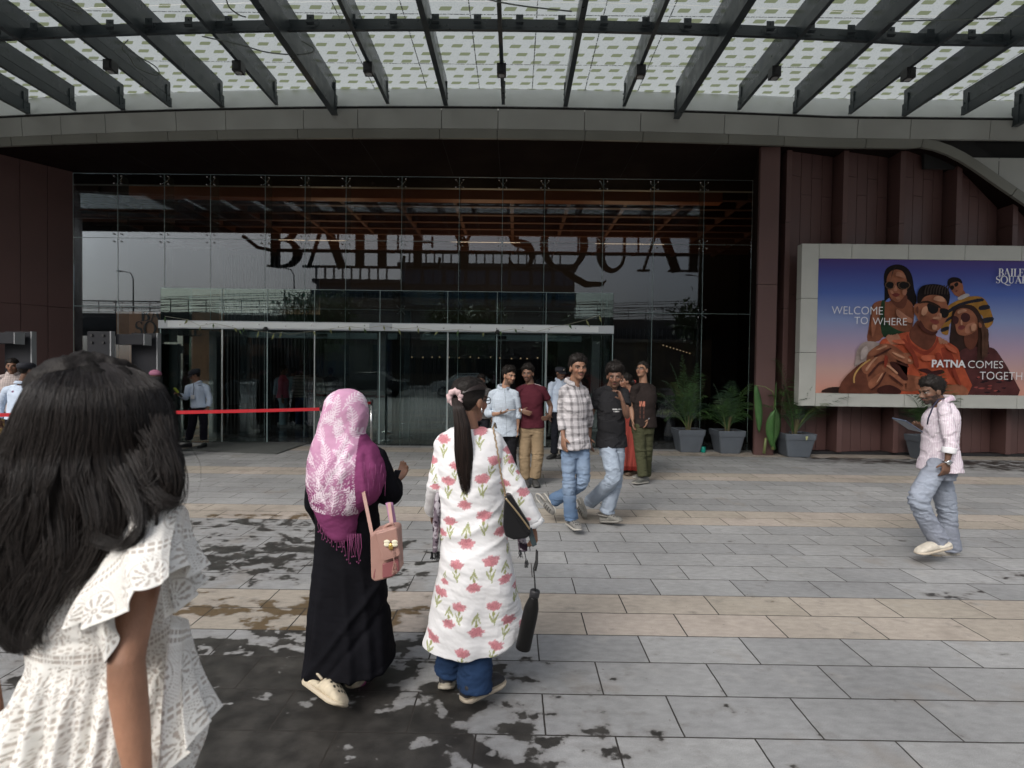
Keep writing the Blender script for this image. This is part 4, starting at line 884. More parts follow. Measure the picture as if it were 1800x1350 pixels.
pots = [(1210,799,11.0),(1279,800,10.9),(1398,803,10.55),(1633,808,10.35)]
plab = ['grey planter nearest the glass doors beside the man in olive trousers','grey planter in front of the glass beside the green cup','grey planter with a yellow sticker on its corner at the billboard edge','grey planter under the billboard behind the walking man']
frs = [[(-.35,1.35,.1,.35),(.12,1.35,-.1,.2),(.25,1.15,.1,.3),(-.75,.75,-.1,.35),(-.15,1.5,0,.1),(-.5,1.0,.1,.4),(.3,.7,-.15,.35),(-.6,.35,-.1,.3),(.0,.95,-.2,.2),(-.05,1.15,.2,.0),(.35,.35,-.1,.3)],
       [(.45,.95,0,.25),(-.25,.95,.1,.2),(.05,.9,-.1,.1),(-.6,.55,-.1,.3),(.6,.55,.1,.3),(.2,.7,-.2,.3),(-.3,.5,-.2,.3),(.1,1.0,.1,.0),(-.45,.3,-.1,.2),(.4,.3,-.1,.2)],
       [(-.45,1.45,0,.65),(.15,1.2,.1,.3),(.75,.85,-.1,.4),(.9,.75,-.2,.3),(-.5,.75,-.1,.4),(.25,.95,-.15,.3),(-.2,.95,.1,.3),(.5,.6,-.2,.3),(-.7,.55,-.1,.3),(.1,.7,-.25,.2)],
       [(-.25,1.25,0,.3),(.3,1.05,.1,.3),(-.45,.8,-.1,.3),(.5,.75,-.1,.3),(.0,.95,-.2,.2),(-.3,.5,-.2,.2),(.2,1.3,0,.1),(.4,.45,-.15,.2)]]
pal = ['tall palm with long upright fronds in the planter nearest the doors','low bushy palm in the planter beside the green cup','tall palm arching over the billboard frame edge','palm in the planter under the billboard behind the walking man']
for k, (px, py, yy) in enumerate(pots):
    p = at(px, py, yy); w = [.56,.56,.60,.56][k]; h = .46
    planter(p.x, yy+.05, w, h, plab[k], [0,0.02,-.05,0][k]); palm(p.x, yy+.05, h*.93, 1.3, pal[k], 40+k, frs[k])
p = at(1418, 770, 10.24); m = MB(); 
for a in ([(-.022,.03),(.022,.035),(.02,-.005),(-.02,-.01)],[(-.015,-.012),(.012,-.008),(.006,-.04),(-.016,-.036)]): m.add([(p.x+x, 10.233, p.z+z) for x, z in a]+[(p.x+x, 10.237, p.z+z) for x, z in a], [(0,1,2,3),(7,6,5,4),(0,4,5,1),(1,5,6,2),(2,6,7,3),(3,7,4,0)])
o = m.build('sticker', mat('sticker', (.42,.43,.20), .5)); tag(o, 'torn pale yellow sticker on the corner of the third planter', 'sticker')
# banana plant standing by the pilaster
bp = empty('banana_plant', (at(1348, 797, 10.5).x, 10.5, 0), 'broad leaved banana plant leaning against the brown pilaster', 'plant'); 
def bleaf(base, ctrl, tip, w, mt, nm='leaf', hang=None):
    base, ctrl, tip = [at(*q) for q in (base, ctrl, tip)]; m = MB(); n = 16; C_ = []; 
    for i in range(n+1): t = i/n; C_.append(base*(1-t)**2+ctrl*2*t*(1-t)+tip*t*t)
    vs = []
    for i, c in enumerate(C_):
        t = i/n; d = (C_[min(i+1,n)]-C_[max(i-1,0)]).normalized(); sx = d.cross(Vector((0,-1,.2))).normalized(); ww = w*math.sin(math.pi*min(1,t*.95+.05))**.6
        for q in (-1,-.5,0,.5,1): vs.append(c+sx*ww*q+Vector((0,-1,0))*(.03*(1-abs(q)))+Vector((0,0,.006*math.sin(i*3+q*2))))
    fs = [(i*5+j, i*5+j+1, (i+1)*5+j+1, (i+1)*5+j) for i in range(n) for j in range(4)]; m.add(vs, fs); o = m.build(nm, mt, bp, True); sol = o.modifiers.new('s','SOLIDIFY'); sol.thickness = .003; return o
m = MB(); m.tube([at(1358,790,10.5), at(1361,730,10.5), at(1362,700,10.5)], [.035,.02,.012], 8); m.tube([at(1362,702,10.5), at(1358,688,10.45), at(1345,680,10.4), at(1328,677,10.4)], [.013,.011,.009,.006], 8)
m.tube([at(1343,797,10.5), at(1346,770,10.48)], [.03,.022], 8); m.build('stalk', mat('stalk', (.16,.19,.07), .5), bp, True)
BL = mat('banana_leaf', (.045,.12,.03), .4, var=.25, vscale=8)
bleaf((1328,677,10.4), (1336,720,10.38), (1334,760,10.38), .075, BL); bleaf((1362,790,10.5), (1345,750,10.42), (1362,720,10.4), .085, BL); bleaf((1360,780,10.5), (1372,740,10.42), (1361,715,10.4), .07, LEAF[0]); bleaf((1362,730,10.5), (1363,700,10.48), (1364,672,10.48), .018, LEAF[1])
# little green cup
p = at(1236, 795, 10.9); m = MB(); n = 18
m.rings([[(p.x+r*math.cos(6.283*k/n), p.y+r*math.sin(6.283*k/n), z) for k in range(n)] for r, z in ((.042,0),(.046,.01),(.05,.11),(.046,.115),(.04,.02))]); 
cup = m.build('mug', mat('green_plastic', (.0,.22,.17), .35), None, True); tag(cup, 'small turquoise plastic mug on the paving between two planters', 'mug')
m = MB(); m.tube([(p.x-.045,p.y,.09),(p.x-.08,p.y,.085),(p.x-.085,p.y,.05),(p.x-.05,p.y,.03)], .008, 6); m.build('handle', MATS['green_plastic'], cup, True)
# mango leaf garland strung along the header
gl_ = empty('leaf_garland', (gx(680,VY), VY-.1, 2.4), 'string of dried mango leaves hung along the white door header', 'garland')
P = []; lf = [(290,560),(330,566),(352,577),(375,572),(412,580),(420,584),(428,580),(455,586),(482,590),(495,588),(508,592),(550,586),(580,582),(614,578),(640,581),(674,576),(700,582),(735,580),(770,586),(806,583),(850,588),(880,586),(905,582),(940,588),(975,578),(1000,574),(1030,566),(1053,558)]
pts_ = [at(x, y-4, VY-.12) for x, y in lf]; m = MB(); m.tube(pts_, .004, 5); m.build('string', mat('string', (.35,.35,.28), .8), gl_)
g = np.random.default_rng(5)
for k, (x, y) in enumerate(lf):
    if g.random() < .15: continue
    p = at(x, y-4, VY-.125); ln_ = g.uniform(.09,.17)*(1.25 if x > 1020 else 1); an = g.uniform(-.7,.7); d = Vector((math.sin(an), 0, -math.cos(an))); s_ = Vector((d.z, .3*g.uniform(-1,1), -d.x)); m = MB()
    m.add([p, p+d*ln_*.4+s_*.022, p+d*ln_, p+d*ln_*.4-s_*.022, p+d*ln_*.4+Vector((0,-.012,0))], [(0,1,4),(1,2,4),(2,3,4),(3,0,4),(0,3,2,1)]); m.build('mango_leaf', LEAF[1] if g.random() < .6 else mat('dry_leaf', (.22,.24,.10), .6), gl_)
# ------------------------------------------------------------ entrance mat, queue posts and tape
m = MB(); pl = [at(312,784,10.9), at(432,776,11.2), at(536,783,10.9), at(484,799,10.2), at(320,792,10.4)]
pl = [at(316,793,1), at(432,778,1), at(540,779,1), at(486,799,1)]
def gp(px, py): t = 1479.0/(py-(HOR+ROLL*(px-905))); return Vector(((px-905)*t/950, t, 0))
pl = [gp(316,793), gp(378,776.5), gp(543,779.5), gp(486,799)]
m.add([p+Vector((0,0,.004)) for p in pl]+[p+Vector((0,0,.018)) for p in pl], [(0,1,2,3)[::-1],(4,5,6,7)[::-1],(0,4,5,1)[::-1],(1,5,6,2)[::-1],(2,6,7,3)[::-1],(3,7,4,0)[::-1]])
o = m.build('door_mat', mat('grey_mat', (.10,.105,.10), .95, bump=.8, bscale=500, var=.15), None); tag(o, 'large grey ribbed mat on the paving in front of the doors', 'mat')
RED = mat('red_tape', (.55,.02,.03), .5)
def qpost(px, Y, ztop, label):
    x = at(px, 700, Y).x; q = empty('queue_post', (x, Y, 0), label, 'queue post', 'steel queue posts'); m = MB(); n = 24
    m.tube([(x,Y,.02),(x,Y,ztop)], .024, 20); m.build('pole', CHROME, q, True)
    m = MB(); m.rings([[(x+r*math.cos(6.283*k/n), Y+r*math.sin(6.283*k/n), z) for k in range(n)] for r, z in ((.15,.004),(.155,.012),(.15,.025),(.05,.04),(.03,.05))]); m.build('base', CHROME, q, True)
    m = MB(); m.tube([(x,Y,ztop-.09),(x,Y,ztop+.012)], .032, 20); m.build('head', BLACKM, q, True); return x
zt_ = gz(702, 9.0, 565)
x1 = qpost(565, 9.0, .98, 'steel queue post with a red belt just left of the pink headscarf'); x2 = qpost(653, 10.7, .98, 'steel queue post to the right of the pink headscarf'); x3 = qpost(-130, 7.0, .98, 'steel queue post at the far left edge carrying the red belt')
x4 = qpost(672+8, 12.0+1.2, .98, 'thin queue post standing inside the lobby')
def belt(a, b_, sag, label):
    m = MB(); n = 12; vs = []
    a = Vector(a); b_ = Vector(b_)
    for i in range(n+1):
        t = i/n; p = a.lerp(b_, t)-Vector((0,0,sag*4*t*(1-t))); vs += [p+Vector((0,-.0012,-.026)), p+Vector((0,-.0012,.026)), p+Vector((0,.0012,.026)), p+Vector((0,.0012,-.026))]
    fs = []
    for i in range(n):
        for j in range(4): fs.append((i*4+j, i*4+(j+1)%4, (i+1)*4+(j+1)%4, (i+1)*4+j))
    m.add(vs, fs); o = m.build('queue_belt', RED, None); tag(o, label, 'belt', 'red queue belts')
belt((x3, 7.0, .90), (x1, 9.0, .91), .015, 'long red belt stretched across the left side of the entrance'); belt((x1+.01, 9.03, .93), (x2, 10.7, .93), .02, 'short red belt running back behind the pink headscarf')
# ------------------------------------------------------------ walk-through metal detectors
def detector(px0, px1, Y0, label, grp='metal detector gates at the left'):
    a = at(px0, 660, Y0).x; b_ = at(px1, 660, Y0).x; q = empty('metal_detector', ((a+b_)/2, Y0, 0), label, 'metal detector', grp); H_ = gz(585, Y0, 230)
    for x, f in ((a, 1), (b_, -1)):
        y0 = Y0-.28 if f > 0 else Y0+.05
        m = MB(); w = .40 if f > 0 else .46
        m.box(x-(0 if f > 0 else w), x+(w if f > 0 else 0), y0, y0+.07, 0, H_); p = m.build('side_panel', GREYM, q, bevel=.012)
        m = MB(); xe = x+(w+.004 if f > 0 else .004); m.box(xe-.0, xe+.022, y0-.012, y0+.082, 0, H_+.005); m.build('edge_strip', mat('grey_strip', (.33,.34,.35), .4), p)
        if f > 0:
            m = MB()
            for i in (0,1):
                for j in (0,1): m.tube([(x+.09+.2*i, y0-.025, H_-.07-.125*j), (x+.09+.2*i, y0-.001, H_-.07-.125*j)], .022, 10)
            m.build('bolt', BLACKM, p)
    m = MB(); m.box(a+.43, b_-.06, Y0-.20, Y0-.02, H_-.22, H_-.035); m.build('crossbar', GREYM, q, bevel=.01)
    m = MB(); m.box(b_-.058, b_-.045, Y0-.205, Y0-.015, H_-.225, H_-.03); m.build('bar_end', MATS['grey_strip'], q)
detector(175, 272, 9.6, 'grey walk-through metal detector gate behind the dark-haired girl'); detector(-60, 50, 9.2, 'grey walk-through metal detector gate at the left edge behind the guards')
# ============================================================ people
def V(*a): return Vector(a)
def remesh(mb, voxel, smooth=3, name='tmp'):
    me = bpy.data.meshes.new(name); me.from_pydata(mb.v, [], mb.f); me.update()
    o = bpy.data.objects.new(name, me); COL.objects.link(o)
    r = o.modifiers.new('r', 'REMESH'); r.mode = 'VOXEL'; r.voxel_size = voxel; r.use_smooth_shade = True
    if smooth: s = o.modifiers.new('s', 'SMOOTH'); s.factor = .5; s.iterations = smooth
    dg = bpy.context.evaluated_depsgraph_get(); m2 = bpy.data.meshes.new_from_object(o.evaluated_get(dg))
    bpy.data.objects.remove(o); bpy.data.meshes.remove(me); return m2
def mco(me):
    a = np.empty(len(me.vertices)*3, np.float32); me.vertices.foreach_get('co', a); return a.reshape(-1, 3).astype(float)
def mno(me):
    a = np.empty(len(me.vertices)*3, np.float32); me.vertex_normals.foreach_get('vector', a); return a.reshape(-1, 3).astype(float)
def setco(me, co): me.vertices.foreach_set('co', co.astype(np.float32).ravel()); me.update()
def setcol(me, c):
    a = me.attributes.get('Col') or me.attributes.new('Col', 'FLOAT_COLOR', 'POINT')
    c = np.clip(c, 0, 1); a.data.foreach_set('color', np.concatenate([c, np.ones((len(c), 1))], 1).astype(np.float32).ravel())
def finish(name, me, m, parent):
    me.name = name; me.materials.clear(); o = newobj(name, me, parent, m, True); return o
def nearest_amp(co, pts, rad):
    a = np.zeros(len(co))
    for p in pts: d = np.linalg.norm(co-np.array(p), axis=1); a = np.maximum(a, np.exp(-(d/rad)**2))
    return a
SKINM = vmat('skin', .55, .25, 220, sss=.06, spec=.4)
CLOTH = vmat('cloth', .9, .35, 420, spec=.08)
DENIM = vmat('denim', .85, .5, 700, spec=.2)
HAIRM = vmat('hair', .5, .6, 160, spec=.14)
SHOEM = vmat('shoe', .55, .1, 300)
LEATH = mat('black_leather', (.007,.007,.008), .36, bump=.15, bscale=200, spec=.35)
def frame(F, U):
    F = Vector(F).normalized(); Rt = F.cross(Vector(U)).normalized(); Uu = Rt.cross(F).normalized()
    return Matrix(((Rt.x, F.x, Uu.x), (Rt.y, F.y, Uu.y), (Rt.z, F.z, Uu.z)))     # columns: right, forward, up
def fdir(deg): a = R(deg); return V(math.sin(a), -math.cos(a), 0)                  # 0 faces the camera, 90 faces the photo's right
def ringat(c, M, rx, ry, n=22, sup=2.3):
    out = []
    for k in range(n):
        a = 2*math.pi*k/n; ca, sa = math.cos(a), math.sin(a); r = (abs(ca)**sup+abs(sa)**sup)**(-1/sup)
        out.append(Vector(c)+M@V(rx*r*ca, ry*r*sa, 0))
    return out
def limb(mb, pts, rad, n=14, sub=5):
    """smooth tapered limb through joints; rad gives one radius per joint or a longer profile"""
    P = [Vector(p) for p in pts]; k = len(P); out = []; 
    for i in range(k-1):
        p0 = P[max(i-1,0)]; p1 = P[i]; p2 = P[i+1]; p3 = P[min(i+2,k-1)]
        l = (p2-p1).length; t1 = (p2-p0).normalized()*l*.35; t2 = (p3-p1).normalized()*l*.35
        for q in range(sub):
            t = q/sub; h00 = 2*t**3-3*t*t+1; h10 = t**3-2*t*t+t; h01 = -2*t**3+3*t*t; h11 = t**3-t*t
            out.append(p1*h00+t1*h10+p2*h01+t2*h11)
    out.append(P[-1]); m = len(out); rr = np.interp(np.linspace(0, 1, m), np.linspace(0, 1, len(rad)), rad)
    mb.tube(out, list(rr), n); return out
def head_shape(mb, c, M, s, female=False):
    def E(x, y, z, a, b, d, nu=20, nv=14): mb.ell(Vector(c)+M@V(x, y, z)*s, a*s, b*s, d*s, M, nu, nv)
    w = .95 if female else 1
    E(0,-.012,.028,.074,.094,.084); E(0,.028,-.018,.058*w,.062,.084); E(0,.060,-.088,.026*w,.026,.020); E(0,.030,-.070,.046*w,.050,.036)
    for k in (-1,1):
        E(k*.036,.058,-.020,.024,.026,.026); E(k*.024,.084,.026,.026,.012,.008); E(k*.077,-.002,-.008,.009,.021,.031); E(k*.012,.100,-.033,.009,.010,.008)
        E(k*.031,.0745,.004,.014,.012,.009)
    mb.tube([Vector(c)+M@V(*p)*s for p in ((0,.086,.016),(0,.098,-.008),(0,.110,-.028),(0,.100,-.036))], [.008*s,.009*s,.012*s,.009*s], 10)
    E(0,.088,-.052,.024,.011,.0065); E(0,.087,-.061,.020,.011,.0065)
def paint_head(co, col, c, M, s, opt):
    q = (co-np.array(c))@np.array(M)/s; x, y, z = q[:,0], q[:,1], q[:,2]; ax = np.abs(x); fr = (y > .04) & (np.linalg.norm(q, axis=1) < .16)
    hd = np.linalg.norm(q*np.array([1,1,.8]), axis=1) < .125
    warm = fr & ((ax-.04)**2+(z+.025)**2 < .0005); col[warm] = col[warm]*np.array([1.12,.98,.95])
    dk = fr & (((ax-.031)/.021)**2+((z-.002)/.015)**2 < 1); col[dk] = col[dk]*.82
    ey = fr & (((ax-.031)/.0125)**2+((z-.003)/.0046)**2 < 1); col[ey] = (.27,.25,.235)
    gz_ = opt.get('gaze', 0)
    ir = fr & ((np.abs(x-gz_*.004)-.031)**2+(z-.004)**2 < .0062**2); col[ir] = (.012,.008,.006)
    ld = fr & (ax > .016) & (ax < .047) & (np.abs(z-(.011-(ax-.031)**2*22)) < .0026); col[ld] = (.02,.012,.01)
    br = fr & (ax > .012) & (ax < .050) & (np.abs(z-(.024+.10*(ax-.03)-(ax-.03)**2*14)) < opt.get('brow', .0042)); col[br] = (.016,.011,.009)
    lp = fr & (ax < .019) & (np.abs(z+.0565) < .0080*(1-(ax/.024)**2)); col[lp] = np.array(opt.get('lip', (.17,.06,.055)))
    ml = fr & (ax < .016) & (np.abs(z+.0562+ax*.06) < .0013); col[ml] = (.05,.015,.015)
    nn = fr & ((ax-.007)**2+(z+.0405)**2 < .0035**2) & (y > .09); col[nn] = (.03,.012,.01)
    g = nz(q, 90, 3, 2)*.5+.5
    if opt.get('mous'): k = fr & (ax < .032) & (z < -.040+.0*ax) & (z > -.0495-ax*.25) & (y > .05); col[k] = col[k]*(1-opt['mous'])+np.array([.014,.010,.009])*opt['mous']
    if opt.get('beard'):
        k = hd & (y > -.005) & (z < -.030-.0*ax) & ~((ax < .030) & (z > -.070)) & (z > -.125) & ((z < -.062) | (ax > .048)); a = (opt['beard']*(.75+.25*g))[:,None]
        col[:] = np.where(k[:,None], col*(1-a)+np.array([.013,.010,.009])*a, col)
    return col
def hair_cap(c, M, s, parent, thick=.022, front=.064, side=.020, back=-.055, seed=0, tuft=260, tl=.022, col=(.012,.010,.009), lift=.0, part=None):
    nu, nv = 84, 56; me = bpy.data.meshes.new('hair'); th = np.linspace(0, math.pi, nv+1); ph = np.linspace(0, 2*math.pi, nu, endpoint=False)
    TH, PH = np.meshgrid(th, ph, indexing='ij'); d = np.stack([np.sin(TH)*np.sin(PH), np.sin(TH)*np.cos(PH), np.cos(TH)], -1).reshape(-1, 3)   # x right, y forward
    def ray(cx, rad):
        o = -np.array(cx)/np.array(rad); dd = d/np.array(rad); A = (dd**2).sum(1); B = 2*(o*dd).sum(1); C_ = (o**2).sum()-1; D_ = B*B-4*A*C_
        return np.where(D_ > 0, (-B+np.sqrt(np.maximum(D_, 0)))/(2*A), 0)
    r = np.maximum(ray((0,-.012,.028), (.074,.094,.084)), ray((0,.028,-.018), (.058,.062,.084)))
    p = d*r[:,None]; az = np.abs(np.arctan2(d[:,0], d[:,1]))    # 0 front, pi back
    line = np.interp(az, [0, .55, .95, 1.35, 1.75, 2.2, 3.15], [front, front*.95, .046, side-.012, side+.010, back*.6, back])
    edge = sst(-.006, .014, p[:,2]-line+.006*nz(p, 60, seed+5, 2))
    top = sst(.0, .10, p[:,2])
    t = thick*(.16+1.0*top+lift*np.clip(d[:,1], 0, 1)*top)*(1+.35*nz(p, 45, seed, 3))
    r2 = r+edge*t-(1-edge)*.010; v = d*r2[:,None]
    rdg = nz(p*np.array([1.4,.5,1]), 120, seed+2, 2); v += d*(rdg*.0022*edge)[:,None]
    W_ = np.array(c)+(v*s)@np.array(M).T
    fs = [(i*nu+j, (i+1)*nu+j, (i+1)*nu+(j+1) % nu, i*nu+(j+1) % nu) for i in range(nv) for j in range(nu)]
    mb = MB(); mb.add(W_.tolist(), fs); g = np.random.default_rng(seed+9); idx = np.where(edge > .85)[0]
    for i in g.choice(idx, min(tuft, len(idx))):
        b = Vector(W_[i].tolist()); dd = M@Vector(d[i].tolist()); fl = (dd*.8+M@V(g.normal()*.5, .5+g.normal()*.5, .1+g.normal()*.3)).normalized(); L_ = tl*s*g.uniform(.5,1.2)
        sd = fl.cross(dd+V(.01,.02,.03)).normalized()*.0035
        mb.add([b-dd*.004-sd, b-dd*.004+sd, b+fl*L_*.6+dd*L_*.2, b-dd*.004+fl*.004, b+fl*L_*.6+dd*L_*.2+sd*.1], [(0,1,2),(1,3,2),(3,0,2)])
    me.from_pydata([tuple(q) for q in mb.v], [], mb.f); me.update(); co = mco(me); n_ = nz(co, 70, seed, 3)*.5+.5
    setcol(me, np.array(col)*(.7+.9*n_)[:,None]); return finish('hair', me, HAIRM, parent)
def hand(mb, w, tip, pn, ts, curl=.35, s=1., rad=.0088):
    """palm and five separate bent fingers; pn is the palm's facing, ts the thumb's side"""
    w = Vector(w); d = (Vector(tip)-w).normalized(); ts = Vector(ts); ts = (ts-d*ts.dot(d)).normalized(); pn = d.cross(ts)*(1 if d.cross(ts).dot(Vector(pn)) > 0 else -1)
    k0 = w+d*.088*s
    M = Matrix(((ts.x, pn.x, d.x), (ts.y, pn.y, d.y), (ts.z, pn.z, d.z)))
    mb.rings([ringat(w+d*t*s, M, a*s, b*s, 14) for t, a, b in ((-.01,.024,.018),(.02,.030,.017),(.055,.038,.017),(.085,.040,.014),(.093,.036,.011))])
    for i, (L_, off) in enumerate(((.070,.030),(.078,.0105),(.073,-.0095),(.058,-.028))):
        p = k0+ts*off*s-pn*.002*s; a = curl*(.5+.12*i); dirn = d+ts*off*2.2; dirn.normalize(); P = [p-d*.012*s, p]
        for f, L2 in ((1,.46),(2,.30),(2.9,.24)):
            q = (dirn*math.cos(a*f)+pn*math.sin(a*f)).normalized(); P.append(P[-1]+q*L_*L2*s)
        mb.tube(P, [rad*s*1.05, rad*s*1.05, rad*s, rad*.92*s, rad*.75*s], 8)
    p = w+d*.022*s+ts*.026*s; q = (ts*.75+d*.75+pn*.35).normalized(); P = [p-q*.01*s, p+q*.018*s, p+q*.042*s, p+q*.042*s+(q+d*.6+pn*curl*.8).normalized()*.030*s]
    mb.tube(P, [.014*s,.0125*s,.0105*s,.008*s], 8)
def shoe(parent, heel, toe, up=(0,0,1), kind='clog', c1=(.2,.19,.17), c2=(.4,.38,.33), wid=.047, name='shoe'):
    """heel and toe are the ends of the sole's underside"""
    heel = Vector(heel); toe = Vector(toe); L_ = (toe-heel).length; d = (toe-heel)/L_; up = Vector(up); up = (up-d*up.dot(d)).normalized(); sd = d.cross(up)
    def ring(t, w, z0, z1, flat=.5, n=18):
        c = heel+d*L_*t; out = []
        for k in range(n):
            a = 2*math.pi*k/n; x = w*math.copysign(abs(math.cos(a))**.75, math.cos(a)); z = math.sin(a); zz = z0+(z1-z0)*(.5+.5*math.copysign(abs(z)**flat, z)); out.append(c+sd*x+up*zz)
        return out
    root = MB()
    ts = [.0,.03,.10,.25,.45,.62,.78,.90,.97,1.0]; ws = [.35,.62,.80,.84,.82,.95,1.03,.95,.68,.35]
    st = .030 if kind in ('clog','slip') else .026
    for i in range(1): root.rings([ring(t, wid*w, (.004 if .05 < t < .9 else .010)+(.010 if t > .96 else 0), st+.002*math.sin(t*9), .35) for t, w in zip(ts, ws)])
    so = root.build('sole', None, parent, True); 
    co = mco(so.data); setcol(so.data, np.tile(np.array(c2), (len(co), 1))*(.82+.3*(nz(co, 60, 1, 3)*.5+.5))[:,None]); so.data.materials.clear(); so.data.materials.append(SHOEM)
    so.name = 'sole'
    u = MB()
    if kind == 'clog' or kind == 'slip':
        u.rings([ring(t, wid*w, .018, h, .8) for t, w, h in ((.40,.78,.060),(.46,.86,.085),(.55,.94,.090),(.68,1.0,.080),(.82,.97,.066),(.93,.78,.052),(.99,.40,.036))])
        u.rings([ring(t, wid*w, .018, h, .8) for t, w, h in ((-.0,.45,.045),(.04,.66,.062),(.10,.78,.062),(.2,.82,.055),(.42,.82,.058))])
    else:
        u.rings([ring(t, wid*w, .018, h, .8) for t, w, h in ((.0,.42,.070),(.03,.64,.092),(.12,.74,.098),(.28,.76,.100),(.42,.80,.094),(.6,.92,.076),(.8,.94,.062),(.92,.74,.052),(.99,.38,.038))])
    me = remesh(u, .004, 4); co = mco(me); col = np.tile(np.array(c1), (len(co), 1))*(.85+.3*(nz(co, 50, 2, 3)*.5+.5))[:,None]
    q = co-np.array(heel); X_ = q@np.array(sd); T_2 = q@np.array(d)/L_; Z_ = q@np.array(up)
    if kind == 'clog':
        for t in (.52,.62,.72,.82):
            for x in ((-.6,-.2,.2,.6) if t < .8 else (-.4,0,.4)):
                h = ((X_-x*wid)/.0065)**2+((T_2-t)*L_/.0075)**2 < 1; col[h & (Z_ > .04)] = (.012,.012,.012)
        rim = (np.abs(T_2-.41) < .02) & (Z_ > .045); col[rim] *= .6
    elif kind == 'sneaker':
        lc = (np.abs(X_) < .018) & (T_2 > .35) & (T_2 < .7) & (np.sin(T_2*90) > .2) & (Z_ > .06); col[lc] = np.array(c2)*.9
        mi = (Z_ < .036); col[mi] = np.array(c2)
    setcol(me, col); up_ = finish('upper', me, SHOEM, parent); 
    if kind == 'clog':
        m = MB(); P = []
        for k in range(13): a = math.pi*(k/12)-math.pi/2; P.append(heel+d*(.13*L_-math.cos(a)*.048*1.05)+sd*math.sin(a)*wid*.92+up*(.088+.012*math.cos(a)))
        m.tube([heel+d*.45*L_-sd*wid*.85+up*.07]+P+[heel+d*.45*L_+sd*wid*.85+up*.07], .0065, 6); b = m.build('strap', None, parent, True); co = mco(b.data); setcol(b.data, np.tile(np.array(c2), (len(co),1))); b.data.materials.clear(); b.data.materials.append(SHOEM)
def shoe_thing(parent, heel, toe, **kw):
    e = bpy.data.objects.new('shoe', None); COL.objects.link(e); e.parent = parent; e.location = Vector(heel)-Vector(parent.location)
    # children of the shoe are placed relative to it
    class Pz: pass
    n0 = set(o.name for o in bpy.data.objects)
    heel_w = Vector(heel); tmp = Vector(parent.location); 
    fake = bpy.data.objects.new('fake', None); fake.location = heel_w; COL.objects.link(fake)
    shoe(fake, heel, toe, **kw)
    for o in [q for q in bpy.data.objects if q.name not in n0 and q.parent == fake]: o.parent = e; o.matrix_parent_inverse = Matrix.Translation(-heel_w)
    bpy.data.objects.remove(fake)
    return e
def torso_rings(mb, J, M, H, e, zs=None, neck=True):
    """torso loft in the figure's own frame; e is the looseness of a garment"""
    hip = (J['hipA']+J['hipB'])/2; sh = (J['sA']+J['sB'])/2; ax = sh-hip; L_ = ax.length; Uv = ax.normalized(); k = H/1.7; g = J.get('girth', 1.0)
    Mt = frame(J['T'], Uv); out = []
    for t, rx, ry, fy in (zs or ((-.22,.150,.100,-.01),(-.05,.165,.115,-.012),(.15,.152,.108,-.005),(.40,.138,.098,.0),(.65,.150,.108,.005),(.84,.158,.104,.0),(.96,.140,.085,-.005),(1.06,.090,.065,-.01),(1.13,.058,.055,-.012))):
        out.append(ringat(hip+ax*t+Mt@V(0,fy,0), Mt, (rx*k*g+e), (ry*k*g+e), 26, 2.25))
    mb.rings(out); return Mt
